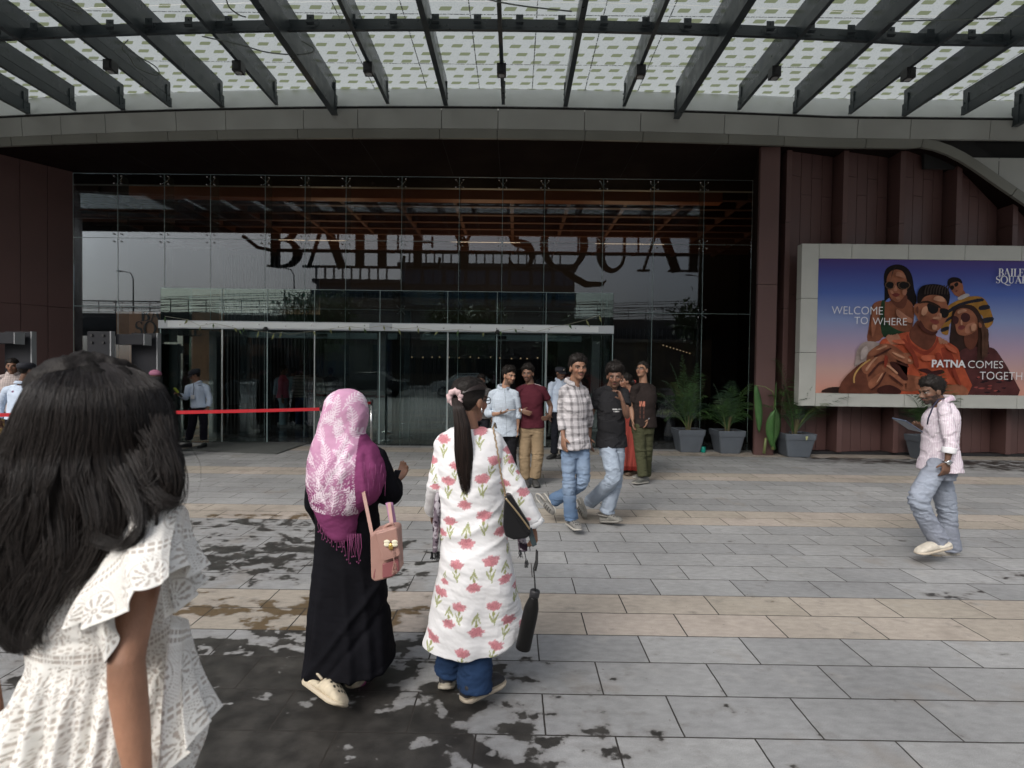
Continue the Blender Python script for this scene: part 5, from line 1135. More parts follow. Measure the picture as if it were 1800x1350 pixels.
def person(label, cat, J, H=1.7, face=0, tilt=0, skin=(.20,.10,.062), opt=None, hair=None, shirt=None, pants=None, shoes=None, hands=True, voxel=.0065, female=False, group=None, base=None, legs=True, headscale=1.0, roll=0):
    opt = opt or {}; k = H/1.7
    b0 = base or V((J['anA'].x+J['anB'].x)/2, (J['anA'].y+J['anB'].y)/2, 0)
    root = empty('person', b0, label, cat, group)
    hip = (J['hipA']+J['hipB'])/2; sh = (J['sA']+J['sB'])/2
    Ff = fdir(face); Uh = V(0,0,1)
    Fh = (Ff*math.cos(R(tilt))+V(0,0,1)*math.sin(R(tilt))).normalized(); Uh = V(0,0,1)-Fh*Fh.z; Uh.normalize()
    if roll: Uh = Matrix.Rotation(R(roll), 3, Fh)@Uh
    Mh = frame(Fh, Uh); hc = J['head']; s = k*headscale
    mb = MB(); Mt = torso_rings(mb, J, None, H, -.004)
    head_shape(mb, hc, Mh, s, female)
    nb = sh+Mt@V(0,-.015,.0)*k; limb(mb, [nb-V(0,0,.03), nb.lerp(hc, .45)+Mh@V(0,-.005,0), hc+Mh@V(0,-.018,-.045)*s], [.068*k,.056*k*(.88 if female else 1),.054*k*(.88 if female else 1)], 16)
    for a in 'AB': limb(mb, [nb+V(0,0,.072)*k, nb.lerp(J['s'+a], .5)+V(0,0,.018)*k, J['s'+a]+V(0,0,-.008)], [.036*k,.040*k,.040*k], 12)
    for a in 'AB':
        S_, E_, W_, T2 = J['s'+a], J['e'+a], J['w'+a], J['t'+a]
        limb(mb, [S_, E_, W_], [r*k*.93*J.get('arm', 1.) for r in (.046,.043,.041,.037,.036,.038,.034,.027,.023)], 14, 6)
        if hands:
            inn = (sh-W_); inn.z = 0; o_ = J.get('hand'+a, {})
            hand(mb, W_, T2, o_.get('pn', inn), o_.get('ts', J['T']), o_.get('curl', .45), k*.97)
    if legs:
        for a in 'AB': limb(mb, [J['hip'+a], J['k'+a], J['an'+a]], [r*k for r in (.058,.054,.048,.040,.040,.042,.036,.034)], 14, 6)
    me = remesh(mb, voxel, 3); co = mco(me); col = np.tile(np.array(skin), (len(co),1))*(.88+.24*(nz(co, 18, 4, 4)*.5+.5))[:,None]
    col = paint_head(co, col, hc, Mh, s, opt)
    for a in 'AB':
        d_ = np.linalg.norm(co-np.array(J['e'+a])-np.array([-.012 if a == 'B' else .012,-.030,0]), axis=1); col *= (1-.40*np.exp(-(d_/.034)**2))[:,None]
        kn = J['t'+a]; d_ = np.linalg.norm(co-np.array(kn), axis=1); col[d_ < .05] *= .93
    col *= (.95+.10*(nz(co, 160, 17, 2)*.5+.5))[:,None]; setcol(me, col); finish('body', me, SKINM, root)
    if hair: hair_cap(hc, Mh, s, root, **hair)
    if shirt:
        sb = MB(); e = shirt.get('e', .016); hem = shirt.get('hem', -.10); Lt = (sh-hip).length
        zs = [(hem,.166,.118,-.01),(hem*.3+.05,.164,.116,-.01),(.18,.158,.112,-.004),(.42,.150,.106,.0),(.66,.156,.110,.005),(.85,.160,.106,.0),(.97,.138,.088,-.005),(1.06,.088,.066,-.01),(shirt.get('neck', 1.15),.058,.054,-.012)]
        fl = shirt.get('flare', .07 if hem < -.08 else .03)
        zs = [(t, rx+fl*max(0, (.3-t)), ry+fl*.7*max(0, (.3-t)), fy) for t, rx, ry, fy in zs]
        torso_rings(sb, J, None, H, e, zs)
        for a in 'AB': limb(sb, [nb+V(0,0,.055)*k, nb.lerp(J['s'+a], .5)+V(0,0,.028)*k, J['s'+a]+V(0,0,-.006)], [.040*k+e*.3,.043*k+e*.4,.043*k+e*.5], 14)
        for a in 'AB':
            S_, E_, W_ = J['s'+a], J['e'+a], J['w'+a]; sl = shirt.get('sleeve'+a, shirt.get('sleeve', .5)); P = [S_+(sh-S_)*.22+V(0,0,-.004), S_]
            up_ = (E_-S_).length; r0 = .044*k+e*.5
            if sl <= 1: P += [S_.lerp(E_, sl*.5), S_.lerp(E_, sl)]; rad = [r0, r0*1.03, (.046)*k+e*.5, .043*k+e*.8]
            else: P += [S_.lerp(E_, .5), E_, E_.lerp(W_, (sl-1)*.5), E_.lerp(W_, sl-1)]; rad = [r0, r0*1.03, .043*k+e*.5, .039*k+e*.5, .038*k+e*.45, .034*k+e*.45]
            limb(sb, P, [q*J.get('arm', 1.)**.85 for q in rad], 16, 5)
        me = remesh(sb, shirt.get('voxel', voxel), 4); co = mco(me); no = mno(me)
        am = .35+.65*nearest_amp(co, [J['eA'], J['eB'], hip, (J['sA']*.7+hip*.3), (J['sB']*.7+hip*.3)], .13)
        q = (co-np.array(hip))@np.array(Mt); sc = shirt.get('wsc', 9); wv = nz(q*np.array([1,1,1.7])+q[:,[2]]*np.array([[.6,.4,0]]), sc, shirt.get('seed', 1), 4)
        ridge = 1-np.abs(wv)*2.2; co = co+no*np.maximum((wv*.008+ridge*.0065*am)*shirt.get('wr', 1.), -.0035)[:,None]*np.minimum(1, am+.3)[:,None]
        cut = (sh-hip).length
        setco(me, co); setcol(me, shirt['col'](q, co)); so = finish('shirt', me, CLOTH, root)
        if shirt.get('collar'):
            cm = MB(); vs = []; n = 26; nc = sh+Mt@V(0,-.012,.080)*k
            for i in range(n+1):
                a = R(22+316*i/n)   # opening at the front (a measured from forward)
                dx, dy = math.sin(a), math.cos(a); drop = .030*max(0, dy)
                for rr_, zz in ((.066,.045),(.078,.036),(.092,.004),(.088,.0),(.070,.022)): vs.append(nc+Mt@V(dx*rr_*1.02, dy*rr_*.95, zz-drop+.012*(1-dy)*.5)*k)
            fs = [(i*5+j, i*5+(j+1) % 5, (i+1)*5+(j+1) % 5, (i+1)*5+j) for i in range(n) for j in range(5)]+[(0,1,2,3,4), tuple(n*5+j for j in (4,3,2,1,0))]
            cm.add(vs, fs); c_ = cm.build('collar', None, so, True); co = mco(c_.data); setcol(c_.data, shirt['col']((co-np.array(hip))@np.array(Mt), co)); c_.data.materials.clear(); c_.data.materials.append(CLOTH)
            c_.matrix_parent_inverse = Matrix.Identity(4); c_.parent = so; c_.location = (0,0,0)
    if pants:
        pb = MB(); e = pants.get('e', .012); lw = pants.get('w', (.090,.088,.072,.062,.062,.064,.066)); zs = [(-.24,.150,.105,-.015),(-.10,.162,.114,-.014),(.06,.148,.102,-.01),(.16,.132,.094,-.005)]
        torso_rings(pb, J, None, H, pants.get('we', .004), zs)
        for a in 'AB':
            A_ = J['an'+a]; end = J['k'+a].lerp(A_, pants.get('len', .96)); limb(pb, [J['hip'+a]+V(0,0,.03), J['k'+a], end], [r*k+e*.3 for r in lw], 18, 7)
        me = remesh(pb, pants.get('voxel', voxel), 4); co = mco(me); no = mno(me); am = .25+.75*nearest_amp(co, [J['kA'], J['kB'], J['anA'], J['anB'], J['hipA'], J['hipB']], .13)
        wv = nz(co*np.array([1,1,2.0]), 11, pants.get('seed', 3), 4); co = co+no*np.maximum((wv*.006+(1-np.abs(wv)*2.2)*.0075)*am*pants.get('wr', 1.), -.005)[:,None]
        setco(me, co); c = np.array(pants['col']); base_ = np.tile(c, (len(co),1))*(.85+.3*(nz(co, 7, 8, 5)*.5+.5))[:,None]
        if pants.get('fade'):
            f = nearest_amp(co, [J['kA'].lerp(J['hipA'], .45)+V(0,-.09,0), J['kB'].lerp(J['hipB'], .45)+V(0,-.09,0), J['kA']+V(0,-.06,0), J['kB']+V(0,-.06,0)], .15)*pants['fade']; base_ = base_*(1-f[:,None])+np.array([.42,.50,.60])*f[:,None]
            base_ *= (1-.18*np.clip(-wv, 0, 1))[:,None]
        setcol(me, base_); finish('trousers', me, DENIM if pants.get('denim') else CLOTH, root)
    if shoes:
        for sp in shoes: shoe_thing(root, **sp)
    root['frame'] = 0; del root['frame']
    return root, Mt, Mh
def plain(c, v=.12, seed=0):
    c = np.array(c, float)
    def f(q, co): return np.tile(c, (len(q),1))*(1-v+2*v*(nz(q, 6, seed, 4)*.5+.5))[:,None]
    return f
def standing(px, py, Y, H, ang, spread=.10, dx=0):
    """relaxed upright joints for a figure whose feet are under photo point px at depth Y; ang is where it faces"""
    o = V((px-905)*Y/950, Y, 0); F = fdir(ang); Rt = F.cross(V(0,0,1)); k = H
    # A is the photo's left side
    sgn = -1 if Rt.x > 0 else 1
    if abs(Rt.x) < .15: sgn = 1
    r = Rt*sgn*-1 if False else (Rt if Rt.x < 0 else -Rt)
    if abs(Rt.x) < .15: r = Rt
    J = {'T': F, 'head': o+V(0,0,.925*k)+F*.02, 'sA': o+r*.108*k+V(0,0,.805*k), 'sB': o-r*.108*k+V(0,0,.805*k), 'eA': o+r*.135*k+V(0,0,.625*k)-F*.01, 'eB': o-r*.135*k+V(0,0,.625*k)-F*.01,
         'wA': o+r*.140*k+V(0,0,.485*k)+F*.03, 'wB': o-r*.140*k+V(0,0,.485*k)+F*.03, 'tA': o+r*.138*k+V(0,0,.39*k)+F*.05, 'tB': o-r*.138*k+V(0,0,.39*k)+F*.05,
         'hipA': o+r*.052*k+V(0,0,.515*k), 'hipB': o-r*.052*k+V(0,0,.515*k), 'kA': o+r*.058*k+V(0,0,.285*k)+F*.01, 'kB': o-r*.058*k+V(0,0,.285*k)+F*.01,
         'anA': o+r*.060*k+V(0,0,.05*k), 'anB': o-r*.060*k+V(0,0,.05*k)}
    return J
def std_shoes(J, F, kind='sneaker', c1=(.03,.03,.03), c2=(.03,.03,.03), L_=.27):
    out = []
    for a in 'AB':
        h = V(J['an'+a].x, J['an'+a].y, 0)-F*.06; out.append(dict(heel=h, toe=h+F*L_, kind=kind, c1=c1, c2=c2))
    return out
# ------------------------------------------------------------ people in the middle distance
def PX(Y):
    def f(px, py, dy=0): return at(px, py, Y+dy)
    return f
SKM_ = (.225,.118,.074); SKD_ = (.145,.078,.052); SKL_ = (.32,.18,.118)
# man in the checked shirt, walking
p = PX(5.3)
J = dict(T=fdir(32), head=p(1016,648), sA=p(990,689,-.02), sB=p(1026,687,.08), eA=p(988,733,-.02), wA=p(990,768,-.10), tA=p(992,802,-.14), eB=p(1036,728,.16), wB=p(1034,758,.24), tB=p(1034,785,.22),
         hipA=p(999,782), hipB=p(1022,782,.04), kA=p(1000,851,-.03), anA=p(1004,914,.02), kB=p(1024,847,.0), anB=p(972,880,.30), arm=.84, girth=.76)
def plaid(q, co):
    x, z = q[:,0], q[:,2]; c = np.tile(np.array([.50,.485,.495]), (len(q),1)); a = (np.abs(((x/.062) % 1)-.5) < .20)*.32+(np.abs(((x/.062) % 1)-.5) < .05)*.22; b = (np.abs(((z/.075) % 1)-.5) < .17)*.34+(np.abs(((z/.075+.2) % 1)-.5) < .04)*.25
    a = a*(.8+.2*nz(q,40,1,2)); f = 1-np.clip(a+b, 0, .74); c = c*f[:,None]; c[:,0] *= 1.02; pl = (np.abs(x) < .004) & (q[:,1] > 0); c[pl] *= .7; return c
person('man in a grey and white checked shirt and blue jeans striding forward', 'person', J, 1.72, 14, 2, SKM_, dict(brow=.0055, mous=.8, beard=.12, gaze=1), dict(thick=.028, front=.066, seed=1, lift=.5, tuft=420, tl=.024),
   dict(col=plaid, sleeve=1.66, collar=True, hem=-.07, e=.020, wr=1.7, flare=.10), dict(col=(.105,.165,.265), fade=.35, denim=True, w=(.062,.068,.064,.058,.058,.060,.062), seed=5, wr=1.3), 
   [dict(heel=at(998,922,5.42), toe=at(1019,936,5.14), kind='clog', c1=(.17,.165,.155), c2=(.42,.40,.36)), dict(heel=at(957,868,5.72), toe=at(979,902,5.56), up=(-.75,.3,.5), kind='clog', c1=(.17,.165,.155), c2=(.42,.40,.36))])
# man in the black tee, hand at his chin
p = PX(5.55)
J = dict(T=fdir(12), head=p(1081,662,-.05), sA=p(1051,692), sB=p(1097,690), eA=p(1036,738,.02), wA=p(1036,770,-.08), tA=p(1039,794,-.14), eB=p(1102,732,-.14), wB=p(1094,704,-.22), tB=p(1085,684,-.19),
         hipA=p(1065,779), hipB=p(1085,779), kA=p(1078,838,-.14), anA=p(1036,885,.24), kB=p(1080,850,.03), anB=p(1066,903,.05), handB=dict(pn=(-1,-.2,0), ts=(-.3,.8,.3), curl=.9), arm=.88, girth=.78)
def blacktee(q, co):
    c = np.tile(np.array([.020,.020,.022]), (len(q),1))*(.8+.4*(nz(q,8,2,3)*.5+.5))[:,None]; x, y, z = q.T
    for zz, w, o in ((.355,.056,0),(.333,.030,.004)): k = (y > 0) & (np.abs(z-zz) < .0052) & (np.abs(x-o+.01) < w) & (np.sin(x*900+np.sin(x*310)*2) > -.55); c[k] = (.55,.55,.55)
    return c
person('man in a black t-shirt and pale jeans walking with a hand at his chin', 'person', J, 1.70, -12, -8, (.16,.085,.056), dict(mous=.5, beard=.2, gaze=-1), dict(thick=.036, front=.056, seed=2, lift=.4, tuft=520, tl=.034),
   dict(col=blacktee, sleeve=.55, hem=-.07, e=.022, wr=1.7, voxel=.0055, flare=.05), dict(col=(.30,.35,.42), fade=.3, denim=True, w=(.076,.082,.076,.068,.068,.068,.070), seed=6, wr=1.4),
   [dict(heel=at(1055,919,5.62), toe=at(1094,919,5.46), kind='clog', c1=(.17,.165,.15), c2=(.22,.21,.19)), dict(heel=at(1023,876,5.90), toe=at(1034,910,5.72), up=(-.8,.3,.4), kind='clog', c1=(.17,.165,.15), c2=(.22,.21,.19))])
# two friends, light blue shirt and maroon tee
p = PX(7.4)
J = dict(T=fdir(12), head=p(895,661), sA=p(866,692), sB=p(905,692), eA=p(857,727,.02), wA=p(878,727,-.16), tA=p(896,722,-.22), eB=p(911,722,.02), wB=p(910,750,-.02), tB=p(909,772,-.04), hipA=p(877,757), hipB=p(898,757), kA=p(876,806), anA=p(874,846), kB=p(899,806), anB=p(902,846), handA=dict(pn=(0,0,1), ts=(0,-1,.3), curl=.5), girth=.93)
def finecheck(q, co):
    c = np.tile(np.array([.47,.53,.60]), (len(q),1)); c *= (1-.12*(((q[:,0]/.02) % 1) < .25)-.12*(((q[:,2]/.02) % 1) < .25))[:,None]; k = (np.abs(q[:,0]) < .004) & (q[:,1] > 0); c[k] *= .6; return c
r1, *_ = person('man in a pale blue shirt and black trousers holding a phone', 'person', J, 1.68, 38, -4, SKL_, dict(beard=.75, mous=.7), dict(thick=.030, front=.060, seed=3, lift=.8, tuft=420, tl=.028),
   dict(col=finecheck, sleeve=1.5, collar=True, hem=-.14, e=.020), dict(col=(.014,.014,.016)), std_shoes(J, fdir(10)), voxel=.0075)
m = MB(); a = at(893,721,7.16); m.bar(a+V(-.03,0,-.012), a+V(.10,0,.012), .075, .010); ph = m.build('phone', mat('phone_case', (.30,.22,.17), .35), None, bevel=.004); tag(ph, 'phone held by the man in the pale blue shirt', 'phone')
p = PX(7.47)
J = dict(T=fdir(-4), head=p(928,657), sA=p(913,685), sB=p(954,685), eA=p(912,716,.05), wA=p(916,722,-.16), tA=p(934,728,-.20), eB=p(968,714,.08), wB=p(966,733,.0), tB=p(952,738,-.12), hipA=p(925,748), hipB=p(944,748), kA=p(922,803), anA=p(923,843), kB=p(945,803), anB=p(940,842), handA=dict(pn=(0,1,0), ts=(0,0,1), curl=.25), handB=dict(pn=(-.5,.8,0), ts=(0,-.3,1), curl=.5), girth=.92)
def maroon(q, co):
    c = np.tile(np.array([.070,.016,.024]), (len(q),1))*(.85+.3*(nz(q,7,2,3)*.5+.5))[:,None]; k = (q[:,2] > .43) & (np.abs(np.abs(q[:,0])-.10) < .05) & (np.abs(q[:,1]) < .009); c[k] = (.5,.45,.45); return c
r2, *_ = person('man in a maroon t-shirt and khaki trousers with a hand on his hip', 'person', J, 1.70, -16, -4, (.165,.088,.058), dict(mous=.7, beard=.4, lip=(.24,.13,.12)), dict(thick=.028, front=.062, seed=4, lift=.5, tuft=380, tl=.024),
   dict(col=maroon, sleeve=.60, hem=-.06, e=.018), dict(col=(.25,.185,.115), w=(.088,.090,.080,.073,.072,.070,.068), wr=1.4), std_shoes(J, fdir(8), c1=(.05,.05,.05), c2=(.05,.05,.045)), voxel=.0075)
m = MB(); a = J['wA']; m.tube([a+V(.0,.02*math.cos(t)-.0,.028*math.sin(t))+V(.004,0,0) for t in np.linspace(0,6.283,14)], .006, 6, False); b = m.build('bracelet', CHROME, r2, True)
# security guard half hidden behind the checked shirt
J = standing(984, 800, 9.9, 1.68, 28); 
def guardshirt(q, co):
    c = np.tile(np.array([.52,.60,.72]), (len(q),1))*(.9+.2*(nz(q,5,2,3)*.5+.5))[:,None]; k = (np.abs(q[:,0]) < .004) & (q[:,1] > 0); c[k] *= .6; x, y, z = q.T
    k = (y > .03) & (np.abs(np.abs(x)-.075) < .045) & (np.abs(z-.30) < .005); c[k] *= .7
    k = (np.abs(np.abs(x)-.14) < .035) & (z > .44) & (np.abs(y) < .03); c[k] = (.015,.015,.02); return c
def cap(root, c, M, s=1, brim=True, badge=True):
    m = MB(); rg = []; n = 28
    for z, r in ((.020,1.0),(.045,1.06),(.068,1.10),(.088,1.0),(.104,.72),(.112,.3)): rg.append([Vector(c)+M@V(math.sin(6.283*k/n)*.086*r, -.012+math.cos(6.283*k/n)*.104*r, z+.012)*s for k in range(n)])
    m.rings(rg)
    vs = []; 
    for i in range(13):
        a = R(-62+124*i/12); 
        for rr_, zz in ((1.0,.035),(1.55,.010),(1.55,.005),(1.0,.029)): vs.append(Vector(c)+M@V(math.sin(a)*.084*(rr_ if rr_ == 1 else 1.12), -.012+math.cos(a)*.102*rr_, zz)*s)
    m.add(vs, [(i*4+j, i*4+(j+1) % 4, (i+1)*4+(j+1) % 4, (i+1)*4+j) for i in range(12) for j in range(4)]+[(0,1,2,3),(51,50,49,48)])
    o = m.build('cap', mat('navy_cap', (.012,.013,.02), .8), root, True)
    if badge:
        m = MB(); m.ell(Vector(c)+M@V(0,.098,.075)*s, .014*s, .004*s, .014*s, M, 10, 8); m.build('cap_badge', mat('badge', (.5,.45,.35), .4), o).parent = o
        for ch in o.children: ch.matrix_parent_inverse = Matrix.Identity(4)
    return o
r3, Mt, Mh = person('security guard in pale blue shirt and cap behind the checked shirt man', 'person', J, 1.68, 30, -4, SKD_, dict(mous=.9, beard=.1), dict(thick=.008, seed=5, tuft=40), dict(col=guardshirt, sleeve=1.9, collar=True, hem=-.02, e=.020), dict(col=(.014,.015,.02)), std_shoes(J, fdir(-40)), voxel=.009)
cap(r3, J['head'], Mh)
# woman in the red dress
J = standing(1110, 834, 8.4, 1.56, -62); J['head'] += V(-.08,0,0)
def reddress(q, co): z = co[:,2]; c = np.tile(np.array([.20,.040,.032]), (len(q),1))*(.75+.5*(nz(q*np.array([1,1,.12]),30,2,4)*.5+.5))[:,None]; k = z < .16; c[k] *= np.array([.8,.5,.5])*(.7+.5*(np.sin(co[k,0]*260)*np.sin(z[k]*200)))[:,None]; return c
def skirt(root, J, M, H, rings, colf, name='skirt', voxel=.008, fold=.012, nf=11, seed=3, matr=None, zl=None):
    """rings: (z, rx, ry, dx, dy) about the hips, from the top down; pleats deepen towards the hem"""
    hip = (J['hipA']+J['hipB'])/2; zs = [r[0] for r in rings]; n = max(60, int(2*math.pi*max(r[1] for r in rings)/voxel)); kz = max(20, int((zs[0]-zs[-1])/voxel)); vs = []
    za = np.array(zs[::-1]); f = lambda i, z: np.interp(z, za, [r[i] for r in rings][::-1]); 
    Z = np.linspace(zs[0], zs[-1], kz); A_ = np.linspace(0, 2*math.pi, n, endpoint=False); ZZ, AA = np.meshgrid(Z, A_, indexing='ij'); ZZ = ZZ.ravel(); AA = AA.ravel()
    t = (zs[0]-ZZ)/(zs[0]-zs[-1]); g = np.random.default_rng(seed); fd = np.zeros_like(t)
    for q in range(6): fd += np.sin(AA*(nf-4+2*q)+g.uniform(0,6.28)+1.2*np.sin(t*3+g.uniform(0,6)))*g.uniform(.3,1)/2.2
    rad = 1+fd*fold*(.15+t*1.2)/.2
    loc = np.stack([np.cos(AA)*f(1, ZZ)*rad+f(3, ZZ), np.sin(AA)*f(2, ZZ)*rad+f(4, ZZ), np.zeros_like(t)], 1)@np.array(M).T
    co = loc+np.array([hip.x, hip.y, 0]); co[:,2] = ZZ
    fs = [(i*n+j, (i+1)*n+j, (i+1)*n+(j+1) % n, i*n+(j+1) % n) for i in range(kz-1) for j in range(n)]+[tuple(range(n))]
    me = bpy.data.meshes.new(name); me.from_pydata(co.tolist(), [], fs); me.update()
    setcol(me, colf(co-np.array(hip), co)); o = finish(name, me, matr or CLOTH, root); return o
r4, Mt, Mh = person('woman in a long rust red dress facing left behind the black t-shirt', 'person', J, 1.56, -75, 0, (.25,.13,.085), {}, dict(thick=.030, front=.055, back=-.08, side=.0, seed=6, tuft=200), dict(col=reddress, sleeve=.8, hem=.0, e=.014), dict(col=(.10,.02,.018)), std_shoes(J, fdir(-60), c1=(.10,.07,.05), c2=(.1,.07,.05), L_=.24), female=True, voxel=.008)
skirt(r4, J, frame(fdir(-62), V(0,0,1)), 1.56, [(1.08,.14,.11,0,0),(.85,.185,.15,0,0),(.5,.21,.18,0,0),(.10,.25,.22,0,0)], reddress, fold=.02)
m = MB(); m.ell(J['head']+Mh@V(0,-.11,.0), .045, .045, .04); b = m.build('hair_bun', mat('black_hair', (.012,.010,.009), .5), r4, True)
m = MB(); m.ell(J['head']+Mh@V(0,-.15,.0), .03, .02, .03); b = m.build('hair_tie', mat('red_tie', (.3,.04,.03), .6), r4, True)
# man in the dark printed tee looking up
p = PX(7.7)
J = dict(T=fdir(-20), head=p(1129,651), sA=p(1117,683,-.05), sB=p(1145,683,.05), eA=p(1110,715,.0), wA=p(1112,738,-.1), tA=p(1114,755,-.12), eB=p(1148,716,.04), wB=p(1139,737,-.10), tB=p(1133,757,-.16), hipA=p(1122,747,-.02), hipB=p(1138,747,.02), kA=p(1126,797,-.04), anA=p(1130,838,-.06), kB=p(1137,797,.04), anB=p(1136,836,.16), arm=1.1, girth=.98)
def darkprint(q, co):
    c = np.tile(np.array([.022,.017,.016]), (len(q),1))*(.8+.4*(nz(q,8,2,3)*.5+.5))[:,None]; x, y, z = q.T
    for x0, x1 in ((.030,.030),(.006,.022),(-.022,-.006),(-.030,-.030)):
        k = (y > 0) & (z > .27) & (z < .345) & (np.abs(x+(x0+(x1-x0)*(z-.27)/.075)-.0) < .0075); c[k] = (.42,.16,.11)
    for zz in (.25,.19,.13): k = (y > 0) & (np.abs(z-zz) < .024) & (np.abs(np.abs(x)-.025) < .006); c[k] = (.10,.045,.035)
    return c
r5, Mt, Mh = person('man in glasses, dark printed t-shirt and olive trousers looking up', 'person', J, 1.70, -42, 14, (.25,.135,.085), dict(brow=.0045), dict(thick=.018, front=.064, seed=7, tuft=260, tl=.018), dict(col=darkprint, sleeve=.72, hem=-.05, e=.024, voxel=.006), dict(col=(.060,.062,.035), w=(.092,.090,.078,.070,.068,.066,.064), wr=1.3),
   [dict(heel=at(1139,849,7.72), toe=at(1112,852,7.55), kind='sneaker', c1=(.12,.12,.11), c2=(.30,.29,.26)), dict(heel=at(1138,843,7.95), toe=at(1112,842,7.8), kind='sneaker', c1=(.12,.12,.11), c2=(.30,.29,.26))], voxel=.007)
def glasses(root, c, M, s=1., frame_c=BLACKM, lens=None):
    m = MB()
    for k in (-1,1):
        m.tube([Vector(c)+M@V(k*.032+.024*math.cos(a), .098, .004+.018*math.sin(a))*s for a in np.linspace(0,6.283,20)], .0022*s, 6, False)
        m.tube([Vector(c)+M@V(k*.056,.096,.008)*s, Vector(c)+M@V(k*.078,.02,.006)*s, Vector(c)+M@V(k*.080,-.01,-.005)*s], .002*s, 6)
    m.tube([Vector(c)+M@V(-.008,.100,.008)*s, Vector(c)+M@V(.008,.100,.008)*s], .002*s, 6); return m.build('glasses', frame_c, root)
glasses(r5, J['head'], Mh)
m = MB(); a = J['wB']; m.tube([a+V(.032*math.cos(t), .030*math.sin(t), .012) for t in np.linspace(0,6.283,16)], .009, 6, False); m.ell(a+V(.0,-.034,.012), .018,.008,.018); m.build('watch', CHROME, r5, True)
# boy half hidden in the doorway
J = standing(846, 790, 9.6, 1.52, -10)
def dstripe(q, co): c = np.tile(np.array([.03,.03,.035]), (len(q),1)); c[np.sin(q[:,2]*300) > .3] = (.16,.15,.14); return c
person('boy in a dark striped shirt standing behind the ponytailed woman', 'person', J, 1.52, -15, 0, SKD_, {}, dict(thick=.026, seed=8, front=.058), dict(col=dstripe, sleeve=.6, e=.018), dict(col=(.02,.02,.025)), std_shoes(J, fdir(-10)), voxel=.010)
# man walking left with a tablet
p = PX(4.64)
J = dict(T=fdir(-86), head=p(1638,688), sA=p(1650,719,.14), sB=p(1660,722,-.14), eA=p(1652,770,.20), wA=p(1622,755,.10), tA=p(1602,743,.02), eB=p(1671,775,-.20), wB=p(1665,811,-.20), tB=p(1660,842,-.20),
         hipA=p(1648,818,.07), hipB=p(1652,818,-.07), kB=p(1614,880,-.10), anB=p(1652,955,-.08), kA=p(1663,888,.08), anA=p(1671,968,.12), handA=dict(pn=(0,-.3,1), ts=(-.2,-.9,.3), curl=.5), handB=dict(ts=(-1,0,0), pn=(0,1,0), curl=.75), arm=.9, girth=.84)
def pinstripe(q, co):
    c = np.tile(np.array([.68,.63,.67]), (len(q),1)); s_ = np.sin(q[:,0]*420+q[:,1]*420) > .5; c[s_] = (.50,.39,.47); return c
r6, Mt, Mh = person('bearded man in a pink striped shirt and grey jeans walking left with a tablet', 'person', J, 1.62, -90, -12, (.135,.072,.047), dict(beard=.9, mous=.95), dict(thick=.028, front=.058, back=-.07, side=.0, seed=9, tuft=700, tl=.020, lift=.2),
   dict(col=pinstripe, sleeve=1.50, collar=True, hem=-.08, e=.020, voxel=.0055, wr=1.7, flare=.10), dict(col=(.23,.25,.30), fade=.25, denim=True, w=(.066,.080,.080,.072,.070,.072,.076), seed=9, wr=1.5),
   [dict(heel=at(1672,964,4.52), toe=at(1610,977,4.50), kind='slip', c1=(.50,.46,.39), c2=(.46,.40,.32), wid=.05), dict(heel=at(1684,984,4.80), toe=at(1630,978,4.76), kind='slip', c1=(.46,.42,.36), c2=(.36,.29,.21), wid=.05)], voxel=.0058)
m = MB(); m.bar(J['eB'].lerp(J['wB'], .38), J['eB'].lerp(J['wB'], .60), .104, .104, up=(0,1,0)); cu = MB(); limb(cu, [J['eB'].lerp(J['wB'], .32), J['eB'].lerp(J['wB'], .60)], [.050,.052,.050], 18, 4); cu.build('cuff', mat('white_cuff', (.66,.66,.68), .8), r6, True)
m = MB(); a = J['wB']; m.tube([a+V(.031*math.cos(t), .034*math.sin(t), -.005) for t in np.linspace(0,6.283,18)], .007, 6, False); m.ell(a+V(-.01,-.036,-.005), .021,.008,.021); m.build('watch', CHROME, r6, True)
nk = (J['sA']+J['sB'])/2; m = MB(); m.tube([at(1660,700,4.55), at(1650,702,4.44), at(1640,715,4.38), at(1632,735,4.36), at(1630,746,4.38)], .006, 6); m.tube([at(1660,700,4.55), at(1645,704,4.72), at(1634,720,4.74), at(1630,746,4.70)], .006, 6); o = m.build('lanyard', mat('navy_strap', (.015,.015,.04), .7), r6, True)
m = MB(); a = at(1580,737,4.62); b_ = at(1610,757,4.68); m.bar(a, b_, .02, .012, up=(.3,-.3,1)); m = MB(); m.bar(a+V(0,.0,0), b_, .13, .012, up=(.45,0,1)); o = m.build('tablet', mat('tablet_case', (.06,.08,.12), .3), None, bevel=.004); tag(o, 'dark blue tablet held by the walking bearded man', 'tablet')
